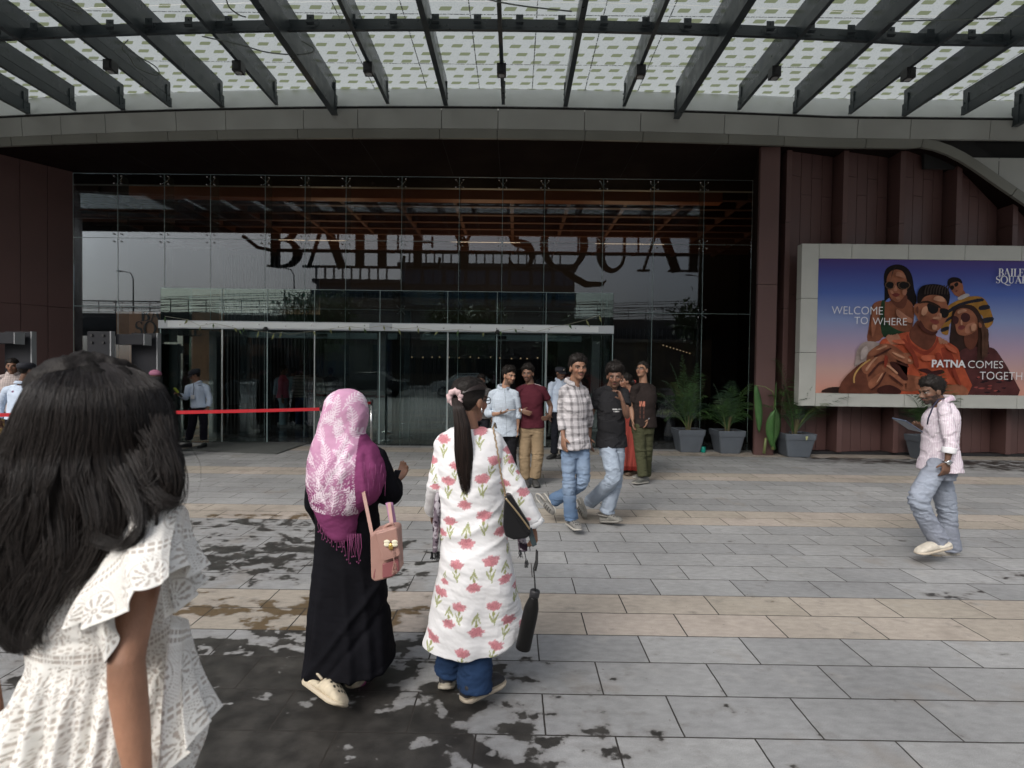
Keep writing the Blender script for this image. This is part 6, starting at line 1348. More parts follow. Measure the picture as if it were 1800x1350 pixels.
# ------------------------------------------------------------ guards and visitors at the left
p = PX(11.0)
J = standing(346, 782, 10.6, 1.60, -42); p = PX(10.6)
J.update(head=p(343,660), sA=p(331,680,.0), sB=p(363,680,.05), eA=p(327,699,-.1), wA=p(316,694,-.35), tA=p(308,689,-.45), eB=p(369,703), wB=p(366,716,-.03), tB=p(364,727,-.06), hipA=p(342,718), hipB=p(356,718), kA=p(338,745), anA=p(331,774,.02), kB=p(358,745), anB=p(358,774), handA=dict(pn=(0,0,-1), ts=(0,-1,.3), curl=1.1))
r7, Mt, Mh = person('woman guard in pale blue shirt and cap holding a scanner by the doors', 'person', J, 1.58, -58, -22, SKM_, {}, dict(thick=.020, seed=11, front=.03, back=-.09, side=-.01), dict(col=guardshirt, sleeve=1.85, collar=True, hem=.02, e=.024), dict(col=(.012,.012,.018), w=(.095,.092,.080,.074,.072,.068,.066)),
   [dict(heel=V(J['anA'].x+.06, J['anA'].y+.03, 0), toe=V(J['anA'].x-.16, J['anA'].y-.1, 0), kind='sneaker', c1=(.015,.015,.017), c2=(.015,.015,.015)), dict(heel=V(J['anB'].x+.02, J['anB'].y+.06, 0), toe=V(J['anB'].x, J['anB'].y-.19, 0), kind='sneaker', c1=(.015,.015,.017), c2=(.015,.015,.015))], female=True, voxel=.0085)
cap(r7, J['head'], Mh)
m = MB(); m.bar(at(331,694,10.38), at(336,702,10.40), .09, .004); card = MB(); c = at(339,697,10.42); card.box(c.x-.035,c.x+.035,c.y-.008,c.y-.003,c.z-.05,c.z+.03); o = card.build('id_card', mat('white_card', (.6,.6,.6), .4), r7)
m = MB(); m.tube([at(340,674,10.5), at(341,682,10.44), at(340,694,10.41)], .006, 5); m.build('lanyard', MATS['navy_strap'], r7)
a = at(306,682,10.12); b_ = at(318,696,10.22); m = MB(); m.bar(a, a.lerp(b_, .58), .06, .035); o = m.build('hand_scanner', mat('hi_vis_yellow', (.30,.36,.02), .4), None, bevel=.006); tag(o, 'yellow and black hand scanner held by the woman guard', 'scanner'); m = MB(); m.tube([a.lerp(b_,.58), b_.lerp(a,-.15)], .02, 8); m.build('grip', BLACKM, o)
J = standing(30, 840, 7.9, 1.70, 168); p = PX(7.9); J.update(head=p(48,652), sA=p(12,686), sB=p(66,684), eA=p(1,712,.0), wA=p(-2,738,-.05), tA=p(3,760,-.08), eB=p(75,712,.05), wB=p(72,735,.2), tB=p(70,740,.3))
J['hipA'] = p(24,738); J['hipB'] = p(48,738); J['kA'] = p(24,793); J['kB'] = p(50,793); J['anA'] = p(24,830); J['anB'] = p(48,830)
def guardback(q, co):
    c = guardshirt(q, co); x, y, z = q.T; k = (y < 0) & ((x/.022)**2+((z-.42)/.016)**2 < 1); c[k] = (.25,.12,.18); k = (y < 0) & (((np.abs(x)-.009)/.006)**2+((z-.42)/.008)**2 < 1); c[k] = (.06,.02,.10); return c
r8, Mt, Mh = person('guard in a pale blue shirt and navy cap seen from behind at the left edge', 'person', J, 1.70, 160, 0, SKD_, {}, dict(thick=.010, seed=12, tuft=30, front=.0), dict(col=guardback, sleeve=1.9, collar=True, hem=.02, e=.026), dict(col=(.014,.015,.024)), std_shoes(J, fdir(168)), voxel=.0075)
cap(r8, J['head'], Mh, 1.02, badge=False)
J = standing(18, 830, 8.9, 1.68, 30)
def chk2(q, co): c = np.tile(np.array([.55,.47,.45]), (len(q),1)); c[(np.sin(q[:,0]*200) > .4)] *= .75; c[(np.sin(q[:,2]*200) > .4)] *= .8; return c
person('man in a pale checked shirt facing the camera behind the left guard', 'person', J, 1.70, 28, -2, SKM_, {}, dict(thick=.020, seed=13, front=.060), dict(col=chk2, sleeve=.8, collar=True, e=.02), dict(col=(.10,.07,.03)), std_shoes(J, fdir(20)), voxel=.0085)
J = standing(82, 830, 9.6, 1.56, 40)
person('dark-haired visitor in an olive shirt just behind the girl at the left', 'person', J, 1.56, 60, 0, SKM_, {}, dict(thick=.022, seed=14, front=.058), dict(col=plain((.06,.07,.03)), sleeve=.8, e=.018), dict(col=(.03,.03,.03)), std_shoes(J, fdir(20)), voxel=.010)
J = standing(64, 860, 7.2, 1.40, 170); J['wA'] = at(38,748,7.0); J['eA'] = at(46,722,7.2); J['tA'] = at(44,760,6.95)
person('visitor in black clothes being checked beside the left guard', 'person', J, 1.42, 170, 0, (.15,.08,.055), {}, dict(thick=.030, seed=15, front=.0, back=-.10, side=-.05), dict(col=plain((.014,.014,.016)), sleeve=1.3, e=.03), dict(col=(.014,.014,.016)), std_shoes(J, fdir(170)), voxel=.009)
J = standing(270, 815, 9.3, 1.52, 75)
blk = plain((.010,.010,.011), .2)
r9, Mt, Mh = person('woman in a black veil and pink headband beside the metal detector', 'person', J, 1.52, 80, 0, (.25,.14,.09), {}, None, dict(col=blk, sleeve=1.9, e=.03), dict(col=(.01,.01,.01)), std_shoes(J, fdir(80)), female=True, voxel=.009)
skirt(r9, J, frame(fdir(75), V(0,0,1)), 1.52, [(1.1,.16,.13,0,0),(.8,.20,.17,0,0),(.1,.27,.24,0,0)], blk, name='robe')
m = MB(); hc = J['head']; m.rings([ringat(hc+V(0,0,z), Mh, rx, ry, 24, 2.) for z, rx, ry in ((.012,.086,.108),(-.06,.082,.104),(-.14,.092,.105),(-.22,.125,.12),(-.34,.15,.13))]); m.build('veil', mat('black_veil', (.010,.010,.011), .8), r9, True)
m = MB(); m.rings([ringat(hc+V(0,0,z)+Mh@V(0,-.01,0), Mh, rx, ry, 24, 2.) for z, rx, ry in ((.032,.088,.108),(.07,.084,.104),(.105,.062,.08),(.125,.02,.03))]); m.build('headscarf', mat('pink_scarf', (.36,.14,.22), .8), r9, True)
# ------------------------------------------------------------ visitors inside the lobby, seen through the glass
ins = [(497,.62,1.60,-150,(.25,.30,.36),(.02,.02,.03),'visitor in a grey blue shirt at the left of the group in the lobby'),(495+2,-.1,1.66,100,(.55,.13,.18),(.35,.45,.48),'visitor in a pink shirt and pale trousers standing in the lobby'),(514,.5,1.62,160,(.18,.26,.27),(.02,.02,.02),'visitor in a teal shirt between the pink and striped shirts in the lobby'),
       (530,.0,1.68,178,None,(.045,.065,.12),'visitor in a striped top and blue jeans with his back to the glass'),(553,.4,1.60,185,(.25,.26,.26),(.05,.06,.06),'visitor in a light grey top right of the striped one in the lobby'),(580,.9,1.62,190,(.02,.02,.02),(.02,.02,.02),'visitor in black at the right of the group in the lobby')]
for i, (px, dy, H, an, sc_, pc, lb) in enumerate(ins):
    J = standing(px, 742, 14.5+dy, H, an)
    if sc_ is None:
        def cf(q, co): c = np.tile(np.array([.40,.38,.33]), (len(q),1)); c[np.sin(q[:,2]*150) > .3] = (.04,.04,.04); return c
    else: cf = plain(sc_)
    person(lb, 'person', J, H, an, 0, SKD_, {}, dict(thick=.026, seed=20+i, front=.059, back=-.06), dict(col=cf, sleeve=1.6, e=.02), dict(col=pc, w=(.095,.092,.082,.078,.078,.078,.078)), std_shoes(J, fdir(an), c1=(.3,.3,.3), c2=(.3,.3,.3)), voxel=.012, group='visitors inside the lobby')
# ============================================================ the three women in front
def px_of(Y, co):
    """photo-scaled flat coordinates of cloth points: used only to lay out printed patterns on the cloth's own plane"""
    return 905+(co[:,0])*950/Y, 655-(co[:,2]-HCAM)*950/Y
# ---------------- woman in the floral kurta with a ponytail
p = PX(2.55)
J = dict(T=fdir(172), head=p(826,706,.02), sA=p(786,779,.02), sB=p(864,775,.03), eA=p(768,852,-.02), wA=p(762,900,.16), tA=p(766,925,.30), eB=p(905,858,.02), wB=p(935,921,.03), tB=p(943,968,.06),
         hipA=p(810,965), hipB=p(858,965), kA=p(800,1075), anA=p(793,1160,.05), kB=p(842,1080), anB=p(836,1190,-.05), handB=dict(pn=(-.6,.6,0), ts=(-.3,.9,0), curl=1.0), arm=.92, girth=.93)
root, Mt, Mh = person('woman with a long ponytail in a white kurta printed with pink flowers', 'person', J, 1.55, 140, 0, (.23,.12,.078), {}, dict(thick=.018, front=.046, back=-.085, side=-.02, seed=31, tuft=0), None, None, None, female=True, voxel=.0055)
YK = 2.47
FL = [(628,400,1,0),(655,340,.8,0),(759,390,1.05,0),(805,325,.95,1),(692,490,1,2),(637,550,.95,0),(766,528,1.05,0),(700,632,1.1,2),(830,600,1,2),(665,705,.95,0),(792,695,1.15,0),(730,790,1,2),(845,770,.9,2),(600,820,.95,1),(672,865,1,0),(803,862,1.05,0),(632,935,.95,2),(738,960,1.1,2),(858,925,1,1),(568,1000,1.05,1),(686,1035,1.05,0),(812,1010,1,1),(895,815,.8,1),(918,965,.8,1),(748,215,1,0),(607,245,1,0),(605,600,.7,1),(868,640,.7,1),(618,780,.6,2),(845,420,.7,1),(560,330,.8,0),(870,330,.9,0),(915,455,.9,1),(900,380,.5,1),(858,295,.8,1),(575,430,.7,2),(935,560,.4,1),(555,700,.7,0),(905,700,.7,1)]
def kurta_col(q, co):
    x, z = co[:,0], co[:,2]; c = np.tile(np.array([.74,.735,.74]), (len(q),1))*(.97+.05*(nz(q,9,2,3)*.5+.5))[:,None]
    wv = .0035*nz(co, 60, 5, 2)
    for fx, fy, s, kd in FL:
        w = at(500+fx/2.177, 660+fy/2.177, YK); u = (x-w.x+wv)/s; v = (z-w.z+wv*.7)/s
        if kd == 1: u, v = u*.93-v*.3, v*.93+u*.3
        if kd == 2: v = -v
        near = (np.abs(u) < .08) & (np.abs(v) < .11); 
        if not near.any(): continue
        uu, vv = u[near], v[near]; cc = c[near]
        vs_ = vv+.026; st = (np.abs(uu-.004*np.sin(vv*60)) < .0022) & (vs_ < .0) & (vs_ > -.060); cc[st] = (.33,.36,.18)
        for sx in (-1,1):
            a = (uu*sx-.009+(vv+.055)*.45*-1); lf = (np.abs(a) < .0050*np.clip(1-((vv+.056)/.024)**2, 0, 1)); cc[lf] = (.36,.38,.20)
        hx, hy = uu/.037, (vv+.004)/.0265; r = np.hypot(hx, hy); an = np.arctan2(hx, hy); rag = .90+.10*np.cos(an*6+fx)+.06*np.cos(an*15+fy)+.03*np.cos(an*31)
        fan = (r < rag*np.where(hy < -.2, .80, 1)) ; n3 = nz(np.stack([uu, vv, 0*uu], 1)*s+fx*.01, 260, 7, 2); sh = (.86+.20*np.sin(an*10+r*7+3*n3)*np.clip(r, 0, 1)-.22*(np.abs(((r*3.2+.35*np.sin(an*5+fx)) % 1)-.5) < .09))[:,None]
        pk = np.array([.60,.24,.27])+np.array([.14,.20,.20])*(np.clip(r, 0, 1)**3)[:,None]; cc[fan] = (pk*sh)[fan]
        cal = (np.abs(uu) < .006*np.clip(1-np.abs(vv+.032)/.012, 0, 1)+.0005) & (np.abs(vv+.032) < .012); cc[cal] = (.30,.31,.13)
        c[near] = cc
    return c
def loft_cloth(root, name, rows, colf, matr, voxel=.005, fold=None, warp=None, smooth=4, extra=None, Mq=None, org=None, wr=1., wseed=1, wsc=9, wz=1.7):
    """rows: photo rows (py, left px, right px, depth Y, half thickness); closed loft, remeshed and wrinkled"""
    mb = MB(); rg = []
    for py, xl, xr, Y, ry in rows:
        a = at(xl, py, Y); b = at(xr, py, Y); c = (a+b)/2; rx = (b-a).length/2; d = (b-a).normalized(); rg.append([c+d*rx*math.copysign(abs(math.cos(t))**.92, math.cos(t))+V(0,1,0)*ry*math.sin(t)+V(0,0,0) for t in np.linspace(0, 2*math.pi, 40, endpoint=False)])
    R2 = []
    for i in range(len(rg)-1):
        p0, p1, p2, p3 = rg[max(i-1,0)], rg[i], rg[i+1], rg[min(i+2, len(rg)-1)]
        for t in (0,.25,.5,.75): R2.append([.5*((2*b)+(c-a)*t+(2*a-5*b+4*c-d)*t*t+(3*b-a-3*c+d)*t**3) for a, b, c, d in zip(p0, p1, p2, p3)])
    R2.append(rg[-1]); mb.rings(R2)
    if extra: extra(mb)
    me = remesh(mb, voxel, smooth); co = mco(me); no = mno(me)
    wv = nz(co*np.array([1,1,wz])+co[:,[2]]*np.array([[.7,.3,0]]), wsc, wseed, 5); d = wv*.006*wr
    if fold is not None: d = d+fold(co)
    co = co+no*d[:,None]; co = warp(co) if warp else co; setco(me, co); setcol(me, colf(co, co)); return finish(name, me, matr, root)
def ksleeves(mb):
    limb(mb, [J['sA'].lerp(J['sB'], .25), J['sA'], J['eA'], J['eA'].lerp(J['wA'], .9)], [.050,.056,.052,.050,.046,.044,.044], 20, 7)
    limb(mb, [J['sB'].lerp(J['sA'], .25), J['sB'], J['eB'], J['eB'].lerp(J['wB'], .93)], [.050,.058,.056,.056,.054,.053,.056], 20, 7)
    nk = (J['sA']+J['sB'])/2
    for a in 'AB': limb(mb, [nk+V(-.035 if a == 'A' else .035, .0, .030), nk.lerp(J['s'+a], .6)+V(0,0,.020), J['s'+a]+V(0,0,-.004)], [.044,.046,.050], 16)
def kwarp(co):
    px, py = px_of(2.52, co); t = sst(1020, 1128, py)*(co[:,0] < at(929,1100,2.57).x); dh = np.interp(px, [741,775,821,870,927], [0,4,5,0,-26]); co = co.copy(); co[:,2] -= t*dh*2.52/950; return co
def kfold(co):
    px, py = px_of(2.5, co); t = np.clip((py-930)/200, 0, 1); f = np.sin(px*.085+1.5*np.sin(py*.012)+nz(co,4,3,2)*2)*.006*t
    for (x0, y0, sl, w, am) in ((830,900,.25,7,.006),(845,925,.30,7,.006),(800,940,.12,8,.005),(870,955,.45,6,.006),(790,980,-.05,9,.004),(880,890,.9,6,.006),(775,870,-.5,7,.005),(850,860,.6,8,.004)):
        d = (py-y0-(px-x0)*-sl); f += am*np.exp(-(d/w)**2)*np.exp(-((px-x0)/45)**2)
    return f
loft_cloth(root, 'kurta', [(752,792,852,2.57,.075),(775,764,884,2.56,.095),(810,765,884,2.55,.115),(850,768,884,2.55,.120),(890,770,884,2.55,.115),(940,774,892,2.55,.130),(985,772,900,2.54,.145),(1040,764,910,2.55,.150),(1085,755,917,2.56,.155),(1120,745,926,2.57,.160),(1128,743,927,2.57,.160)],
           kurta_col, CLOTH, .0042, kfold, kwarp, 3, ksleeves, wr=1.0, wseed=6)
# lace cuff
m = MB(); c0 = J['eB'].lerp(J['wB'], .92); dd = (J['wB']-J['eB']).normalized(); Mc = frame(V(0,-1,0), dd); n = 72; rg = []
for h in (0,.010,.022): rg.append([c0+dd*(h+(.007*abs(math.sin(k*.5*1.0*math.pi/3)) if h > .02 else 0))+Mc@V(math.cos(6.2832*k/n)*(.057+h*.25), math.sin(6.2832*k/n)*(.052+h*.25), 0) for k in range(n)])
m.rings(rg, cap=False); lc = m.build('lace_cuff', mat('white_lace', (.70,.70,.70), .85), root, True); sl_ = lc.modifiers.new('s','SOLIDIFY'); sl_.thickness = .003
# jeans
def jeans(root, legs, col, voxel=.0055, seed=1, name='trousers', amp=1.):
    pb = MB()
    for P, rad in legs: limb(pb, P, rad, 22, 8)
    me = remesh(pb, voxel, 3); co = mco(me); no = mno(me); wv = nz(co*np.array([1,1,2.2]), 12, seed, 5); co = co+no*(((1-np.abs(wv)*2.2)*.005+wv*.004)*amp)[:,None]; setco(me, co)
    setcol(me, np.tile(np.array(col), (len(co),1))*(.8+.4*(nz(co, 9, 8, 5)*.5+.5))[:,None]); return finish(name, me, DENIM, root)
jeans(root, [([J['hipA'], J['kA'], at(793,1176,2.60)], [.085,.08,.075,.070,.066,.070,.082]), ([J['hipB'], J['kB'], at(833,1212,2.48)], [.085,.08,.078,.076,.074,.078,.084])], (.017,.040,.095), seed=2)
shoe_thing(root, at(783,1216,2.56), at(790,1196,2.86), kind='sneaker', c1=(.022,.022,.025), c2=(.40,.36,.29), wid=.050, name='shoe')
shoe_thing(root, at(812,1238,2.42), at(884,1200,2.60), kind='sneaker', c1=(.022,.022,.025), c2=(.42,.36,.28), wid=.050, name='shoe')
# hair: smooth crown, tied, long ponytail
def strand_mesh(paths, w0, name, root, col=(.010,.0075,.006), colv=.8, seed=0, taper=True, mt=None):
    """each path is an (n,3) array; strands are thin three-sided tubes"""
    A_ = []; F_ = []; C_ = []; g = np.random.default_rng(seed); off = 0
    for P in paths:
        n = len(P); T = np.gradient(P, axis=0); T /= np.linalg.norm(T, axis=1)[:,None]+1e-9; ref = np.array([.3,.9,.2]); N1 = np.cross(T, ref); N1 /= np.linalg.norm(N1, axis=1)[:,None]+1e-9; N2 = np.cross(T, N1)
        tt = np.linspace(0, 1, n); w = w0*g.uniform(.6,1.3)*(np.clip((1-tt)*3, .12, 1) if taper else 1)
        for a in (0, 2.094, 4.189): A_.append(P+(N1*math.cos(a)+N2*math.sin(a))*np.reshape(w*np.ones(n), (n,1)))
        i = np.arange(n-1)
        for a in range(3):
            b = (a+1) % 3; F_.append(np.stack([off+a*n+i, off+b*n+i, off+b*n+i+1, off+a*n+i+1], 1))
        off += 3*n; C_.append(np.tile(np.array(col)*(1+colv*g.uniform(-.6,1.2)), (3*n,1)))
    vs = np.concatenate(A_); fs = np.concatenate(F_).astype(np.int32); me = bpy.data.meshes.new(name)
    me.vertices.add(len(vs)); me.vertices.foreach_set('co', vs.astype(np.float32).ravel()); me.loops.add(fs.size); me.loops.foreach_set('vertex_index', fs.ravel())
    me.polygons.add(len(fs)); me.polygons.foreach_set('loop_start', np.arange(0, fs.size, 4, dtype=np.int32)); me.update(calc_edges=True); me.validate()
    setcol(me, np.concatenate(C_)); o = newobj(name, me, root, mt or STRM, True); return o
STRM = vmat('hair_strand', .36, spec=.42)
g = np.random.default_rng(77)
tail_c = [(800,700,2.49),(806,716,2.46),(812,745,2.45),(815,790,2.44),(817,830,2.44),(819,860,2.44),(820,880,2.44)]; tail_w = [.020,.026,.036,.042,.036,.024,.004]
TC = np.array([list(at(*q)) for q in tail_c]); tq = np.linspace(0,1,40); ti = np.linspace(0,1,len(TC)); C0 = np.stack([np.interp(tq, ti, TC[:,i]) for i in range(3)], 1); W0 = np.interp(tq, ti, tail_w)
paths = []
for k in range(900):
    a = g.uniform(0, 6.283); rr = math.sqrt(g.uniform(.05,1)); L_ = g.uniform(.72,1.0); ph = g.uniform(0,6.28); n = 30; t = np.linspace(0, L_, n)
    c = np.stack([np.interp(t, tq, C0[:,i]) for i in range(3)], 1); w = np.interp(t, tq, W0)
    c[:,0] += np.cos(a)*rr*w+.004*np.sin(t*7+ph)*t; c[:,1] += np.sin(a)*rr*w*.7; paths.append(c)
for k in range(500):        # combed strands over the crown to the tie
    th = g.uniform(-1.5,1.5); st = Mh@V(.078*math.sin(th)*1.0, .070*math.cos(th)*g.uniform(.2,1), .045+.06*math.cos(th*.9)*g.uniform(.3,1)); P0 = J['head']+st; P2 = Vector(TC[0]); md = J['head']+(st.normalized()*.118+(P2-J['head']).normalized()*.05)
    md = J['head']+((st.normalized()+(P2-J['head']).normalized()*.9).normalized())*(.116+.004*g.normal()); P_ = []
    for t in np.linspace(0,1,14): q = P0*(1-t)**2+md*2*t*(1-t)*1.0+P2*t*t; v = q-J['head']; l = v.length; q = J['head']+v*max(1, .108/l) if t < .8 else q; P_.append(list(q))
    paths.append(np.array(P_))
strand_mesh(paths, .0011, 'ponytail', root, seed=3, col=(.016,.010,.008))
m = MB(); c = Vector(TC[0])+V(0,-.004,.004); vs = []; 
for i in range(25):
    for j in range(10):
        a = 6.283*i/24; b = 6.283*j/10; rr = .026+(.014+.004*math.sin(a*9))*math.cos(b); vs.append(c+V(math.cos(a)*rr*1.0+.0, .012*math.sin(b)*(1+.4*math.sin(a*8))-.35*math.sin(a)*rr*.3, math.sin(a)*rr*1.05))
m.add(vs, [(i*10+j, i*10+(j+1) % 10, (i+1)*10+(j+1) % 10, (i+1)*10+j) for i in range(24) for j in range(10)]); m.build('scrunchie', mat('scrunchie_pink', (.58,.42,.42), .8, var=.2, vscale=40), root, True)
glasses(root, J['head'], Mh, .93); 
m = MB(); m.ell(J['head']+Mh@V(.080,-.002,-.038), .004, .006, .012); m.build('earring', CHROME, root)
# bag, strap, bottle, phone, scarf ends
bag = empty('handbag', at(906,935,2.40), 'black leather handbag on a chain strap hanging behind the floral kurta', 'handbag')
def slab(pts, Y0, Y1, nm, mt, parent, bev=.01, sub=0):
    """flat-sided panel outlined in photo pixels, given real thickness between two depths"""
    cu = bmesh.new(); f = [cu.verts.new(at(x, y, Y0)) for x, y in pts]; bk = [cu.verts.new(at(x, y, Y0)+V(0, Y1-Y0, 0)) for x, y in pts]; n = len(pts)
    cu.faces.new(f); cu.faces.new(bk[::-1])
    for i in range(n): cu.faces.new([f[i], bk[i], bk[(i+1) % n], f[(i+1) % n]])
    bmesh.ops.recalc_face_normals(cu, faces=cu.faces[:]); me = bpy.data.meshes.new(nm); cu.to_mesh(me); cu.free(); o = newobj(nm, me, parent, mt)
    if bev: b = o.modifiers.new('b', 'BEVEL'); b.width = bev; b.segments = 3
    me.polygons.foreach_set('use_smooth', [False]*len(me.polygons)); return o
slab([(888,872),(897,872),(932,928),(934,940),(926,947),(903,950),(888,944),(884,925),(885,895)], 2.36, 2.44, 'bag_body', LEATH, bag, .018)
slab([(889,870),(898,870),(930,921),(934,938),(926,938),(905,905)], 2.345, 2.36, 'flap', LEATH, bag, .006)
m = MB(); P = [at(867,752,2.46), at(874,790,2.425), at(880,830,2.41), at(886,858,2.40), at(889,874,2.39)]
cp = cable([(867,752,2.465),(874,790,2.415),(880,830,2.40),(886,858,2.39),(889,876,2.385)])
ch = MB()
for i in range(0, len(cp)-1):
    for t in (0,.33,.66): q = cp[i].lerp(cp[i+1], t); ch.ell(q+V(.0012*((i*3+int(t*3)) % 2*2-1),0,0), .0040, .0035, .0062, None, 8, 6)
for q in (0,): ch.tube([at(867,752,2.465), at(870,744,2.53), at(872,752,2.60)], .005, 6)
ch.build('chain', mat('antique_brass', (.30,.22,.14), .35, .9), bag, True)
m = MB(); m.tube(cable([(889,876,2.35),(900,889,2.345),(915,908,2.34),(931,930,2.34)]), .004, 6); m.build('metal_trim', mat('brass_trim', (.55,.42,.25), .3, .9), bag, True)
bot = empty('water_bottle', at(928,1145,2.42), 'matte black metal water bottle hanging by a cord from her right hand', 'bottle')
b0 = at(919,1141,2.44); b1 = at(941,1037,2.40); ax = (b1-b0); L_ = ax.length; ax.normalize(); Mb_ = frame(V(0,-1,0), ax)
m = MB(); m.rings([[b0+ax*L_*t+Mb_@V(math.cos(6.2832*k/36)*r, math.sin(6.2832*k/36)*r, 0) for k in range(36)] for t, r in ((0,.028),(.012,.0335),(.03,.0345),(.55,.0345),(.70,.033),(.80,.026),(.86,.0205),(.885,.0195))]); m.build('bottle_body', mat('matte_black', (.007,.007,.007), .45, spec=.2), bot, True)
m = MB(); m.rings([[b0+ax*L_*t+Mb_@V(math.cos(6.2832*k/36)*r, math.sin(6.2832*k/36)*r, 0) for k in range(36)] for t, r in ((.886,.021),(.89,.0225),(.985,.0225),(1.0,.019))]); m.build('lid', BLACKM, bot, True)
m = MB(); m.tube([at(943,966,2.40), at(942,985,2.39), at(938,1000,2.385), at(940,1020,2.385), at(941,1040,2.385)], .0035, 6); m.tube([at(944,968,2.40), at(944,990,2.375), at(941,1003,2.375)], .005, 6); m.build('cord', mat('black_cord', (.012,.012,.012), .8), bot, True)
o = slab([(925,930),(935,928),(944,958),(936,962)], 2.375, 2.385, 'phone', mat('dark_phone', (.03,.045,.05), .25), None, .003); tag(o, 'phone in a dark patterned case held in the right hand of the kurta woman', 'phone')
def tassel(m, p0, n, L_, sp, w=.0012, seed=0):
    g = np.random.default_rng(seed)
    for k in range(n):
        a = Vector(p0)+V(g.uniform(-sp,sp), g.uniform(-sp,sp), 0); m.tube([a, a+V(g.uniform(-.006,.006),g.uniform(-.004,.004),-L_*.5), a+V(g.uniform(-.01,.01),g.uniform(-.004,.004),-L_*g.uniform(.85,1.1))], w, 4)
def scarf_col(co, c2): c = np.tile(np.array([.15,.12,.145]), (len(co),1)); k = nz(co, 70, 3, 3) > .2; c[k] = (.40,.37,.40); k = nz(co, 55, 9, 2) > .45; c[k] = (.03,.02,.03); return c
loft_cloth(root, 'dupatta', [(850,768,776,2.52,.02),(880,763,774,2.50,.02),(920,761,773,2.50,.025),(960,759,771,2.50,.025),(970,759,770,2.50,.02)], scarf_col, CLOTH, .004, wr=1.2)
m = MB()
for px in (759,763,768,772): tassel(m, at(px, 970, 2.50), 9, .035, .006, seed=px)
m.build('tassel', BLACKM, root)
loft_cloth(root, 'dupatta', [(928,908,917,2.47,.012),(950,911,924,2.46,.014),(968,912,926,2.46,.012)], scarf_col, CLOTH, .004)
m = MB(); m.tube([at(921,966,2.45), at(925,984,2.44)], .002, 5); tassel(m, at(925,984,2.44), 10, .035, .005, seed=4); tassel(m, at(914,966,2.45), 10, .035, .005, seed=5); m.build('tassel', BLACKM, root)
# ---------------- woman in the pink headscarf and black robe
p = PX(2.66)
J = dict(T=fdir(160), head=p(608,722,.0), sA=p(570,812,.0), sB=p(656,806,.0), eA=p(556,880,.02), wA=p(575,925,.25), tA=p(590,930,.35), eB=p(684,868,.04), wB=p(694,848,.20), tB=p(704,834,.24),
         hipA=p(600,985), hipB=p(648,985), kA=p(585,1080), anA=p(572,1195,.1), kB=p(640,1080), anB=p(636,1185,.15), handB=dict(pn=(-.2,.2,1), ts=(-.9,.3,.1), curl=.7), girth=.95)
root, Mt, Mh = person('woman in a pink leaf-patterned headscarf and long black robe seen from behind', 'person', J, 1.52, 150, -14, (.22,.115,.075), {}, None, None, None, None, female=True, voxel=.006)
def black_col(q, co): return np.tile(np.array([.0065,.0065,.0085]), (len(q),1))*(.8+.4*(nz(co,9,2,3)*.5+.5))[:,None]
def hsl(mb):
    limb(mb, [J['sB'].lerp(J['sA'], .25), J['sB'], J['eB']+V(.0,0,.0), J['eB'].lerp(J['wB'], .8)], [.058,.066,.068,.068,.064,.058,.050], 20, 7)
    limb(mb, [J['sA'].lerp(J['sB'], .25), J['sA'], J['eA'], J['wA']], [.058,.064,.062,.060,.056,.05], 20, 7)
def hfold(co):
    px, py = px_of(2.62, co); t = np.clip((py-960)/150, 0, 1); f = np.zeros(len(co))
    for x0, x1, w, am in ((560,552,6,.012),(585,570,7,.014),(612,640,7,.016),(640,668,6,.014),(662,684,5,.010)): f += am*t*np.exp(-((px-(x0+(x1-x0)*(py-960)/200))/w)**2)
    d = (py-1000)-(690-px)*1.35; f += .014*np.exp(-(d/10)**2)*((px < 690) & (py > 1000)); d = (py-1060)-(690-px)*1.15; f -= .010*np.exp(-(d/9)**2)*(py > 1050)
    return f
loft_cloth(root, 'robe', [(795,572,662,2.68,.085),(840,560,672,2.67,.115),(890,556,664,2.66,.125),(940,556,668,2.66,.130),(1000,552,674,2.65,.145),(1060,548,680,2.64,.165),(1110,545,686,2.63,.19),(1150,542,691,2.62,.215),(1158,542,690,2.62,.215),(1165,542,614,2.60,.15),(1180,544,608,2.58,.12),(1196,550,605,2.56,.09),(1208,562,604,2.55,.07)], black_col, vmat('black_crepe', .85, .3, 500, spec=.06), .0052, hfold, None, 3, hsl, wr=1.1, wseed=12, wsc=6)
PINK = np.array([.52,.28,.41]); LITE = np.array([.70,.56,.64]); PURP = np.array([.165,.038,.105]); WHT_ = np.array([.74,.66,.71])
g = np.random.default_rng(9)
FR = []
for k in range(42):      # sprigs scattered over the scarf, in its own flat measure
    fx = 548+(k % 6)*23+g.uniform(-8,8)+(k//6 % 2)*11; fy = 712+(k//6)*34+g.uniform(-8,8); FR.append((fx, fy, -1.57+g.normal()*.7, g.uniform(34,46)))
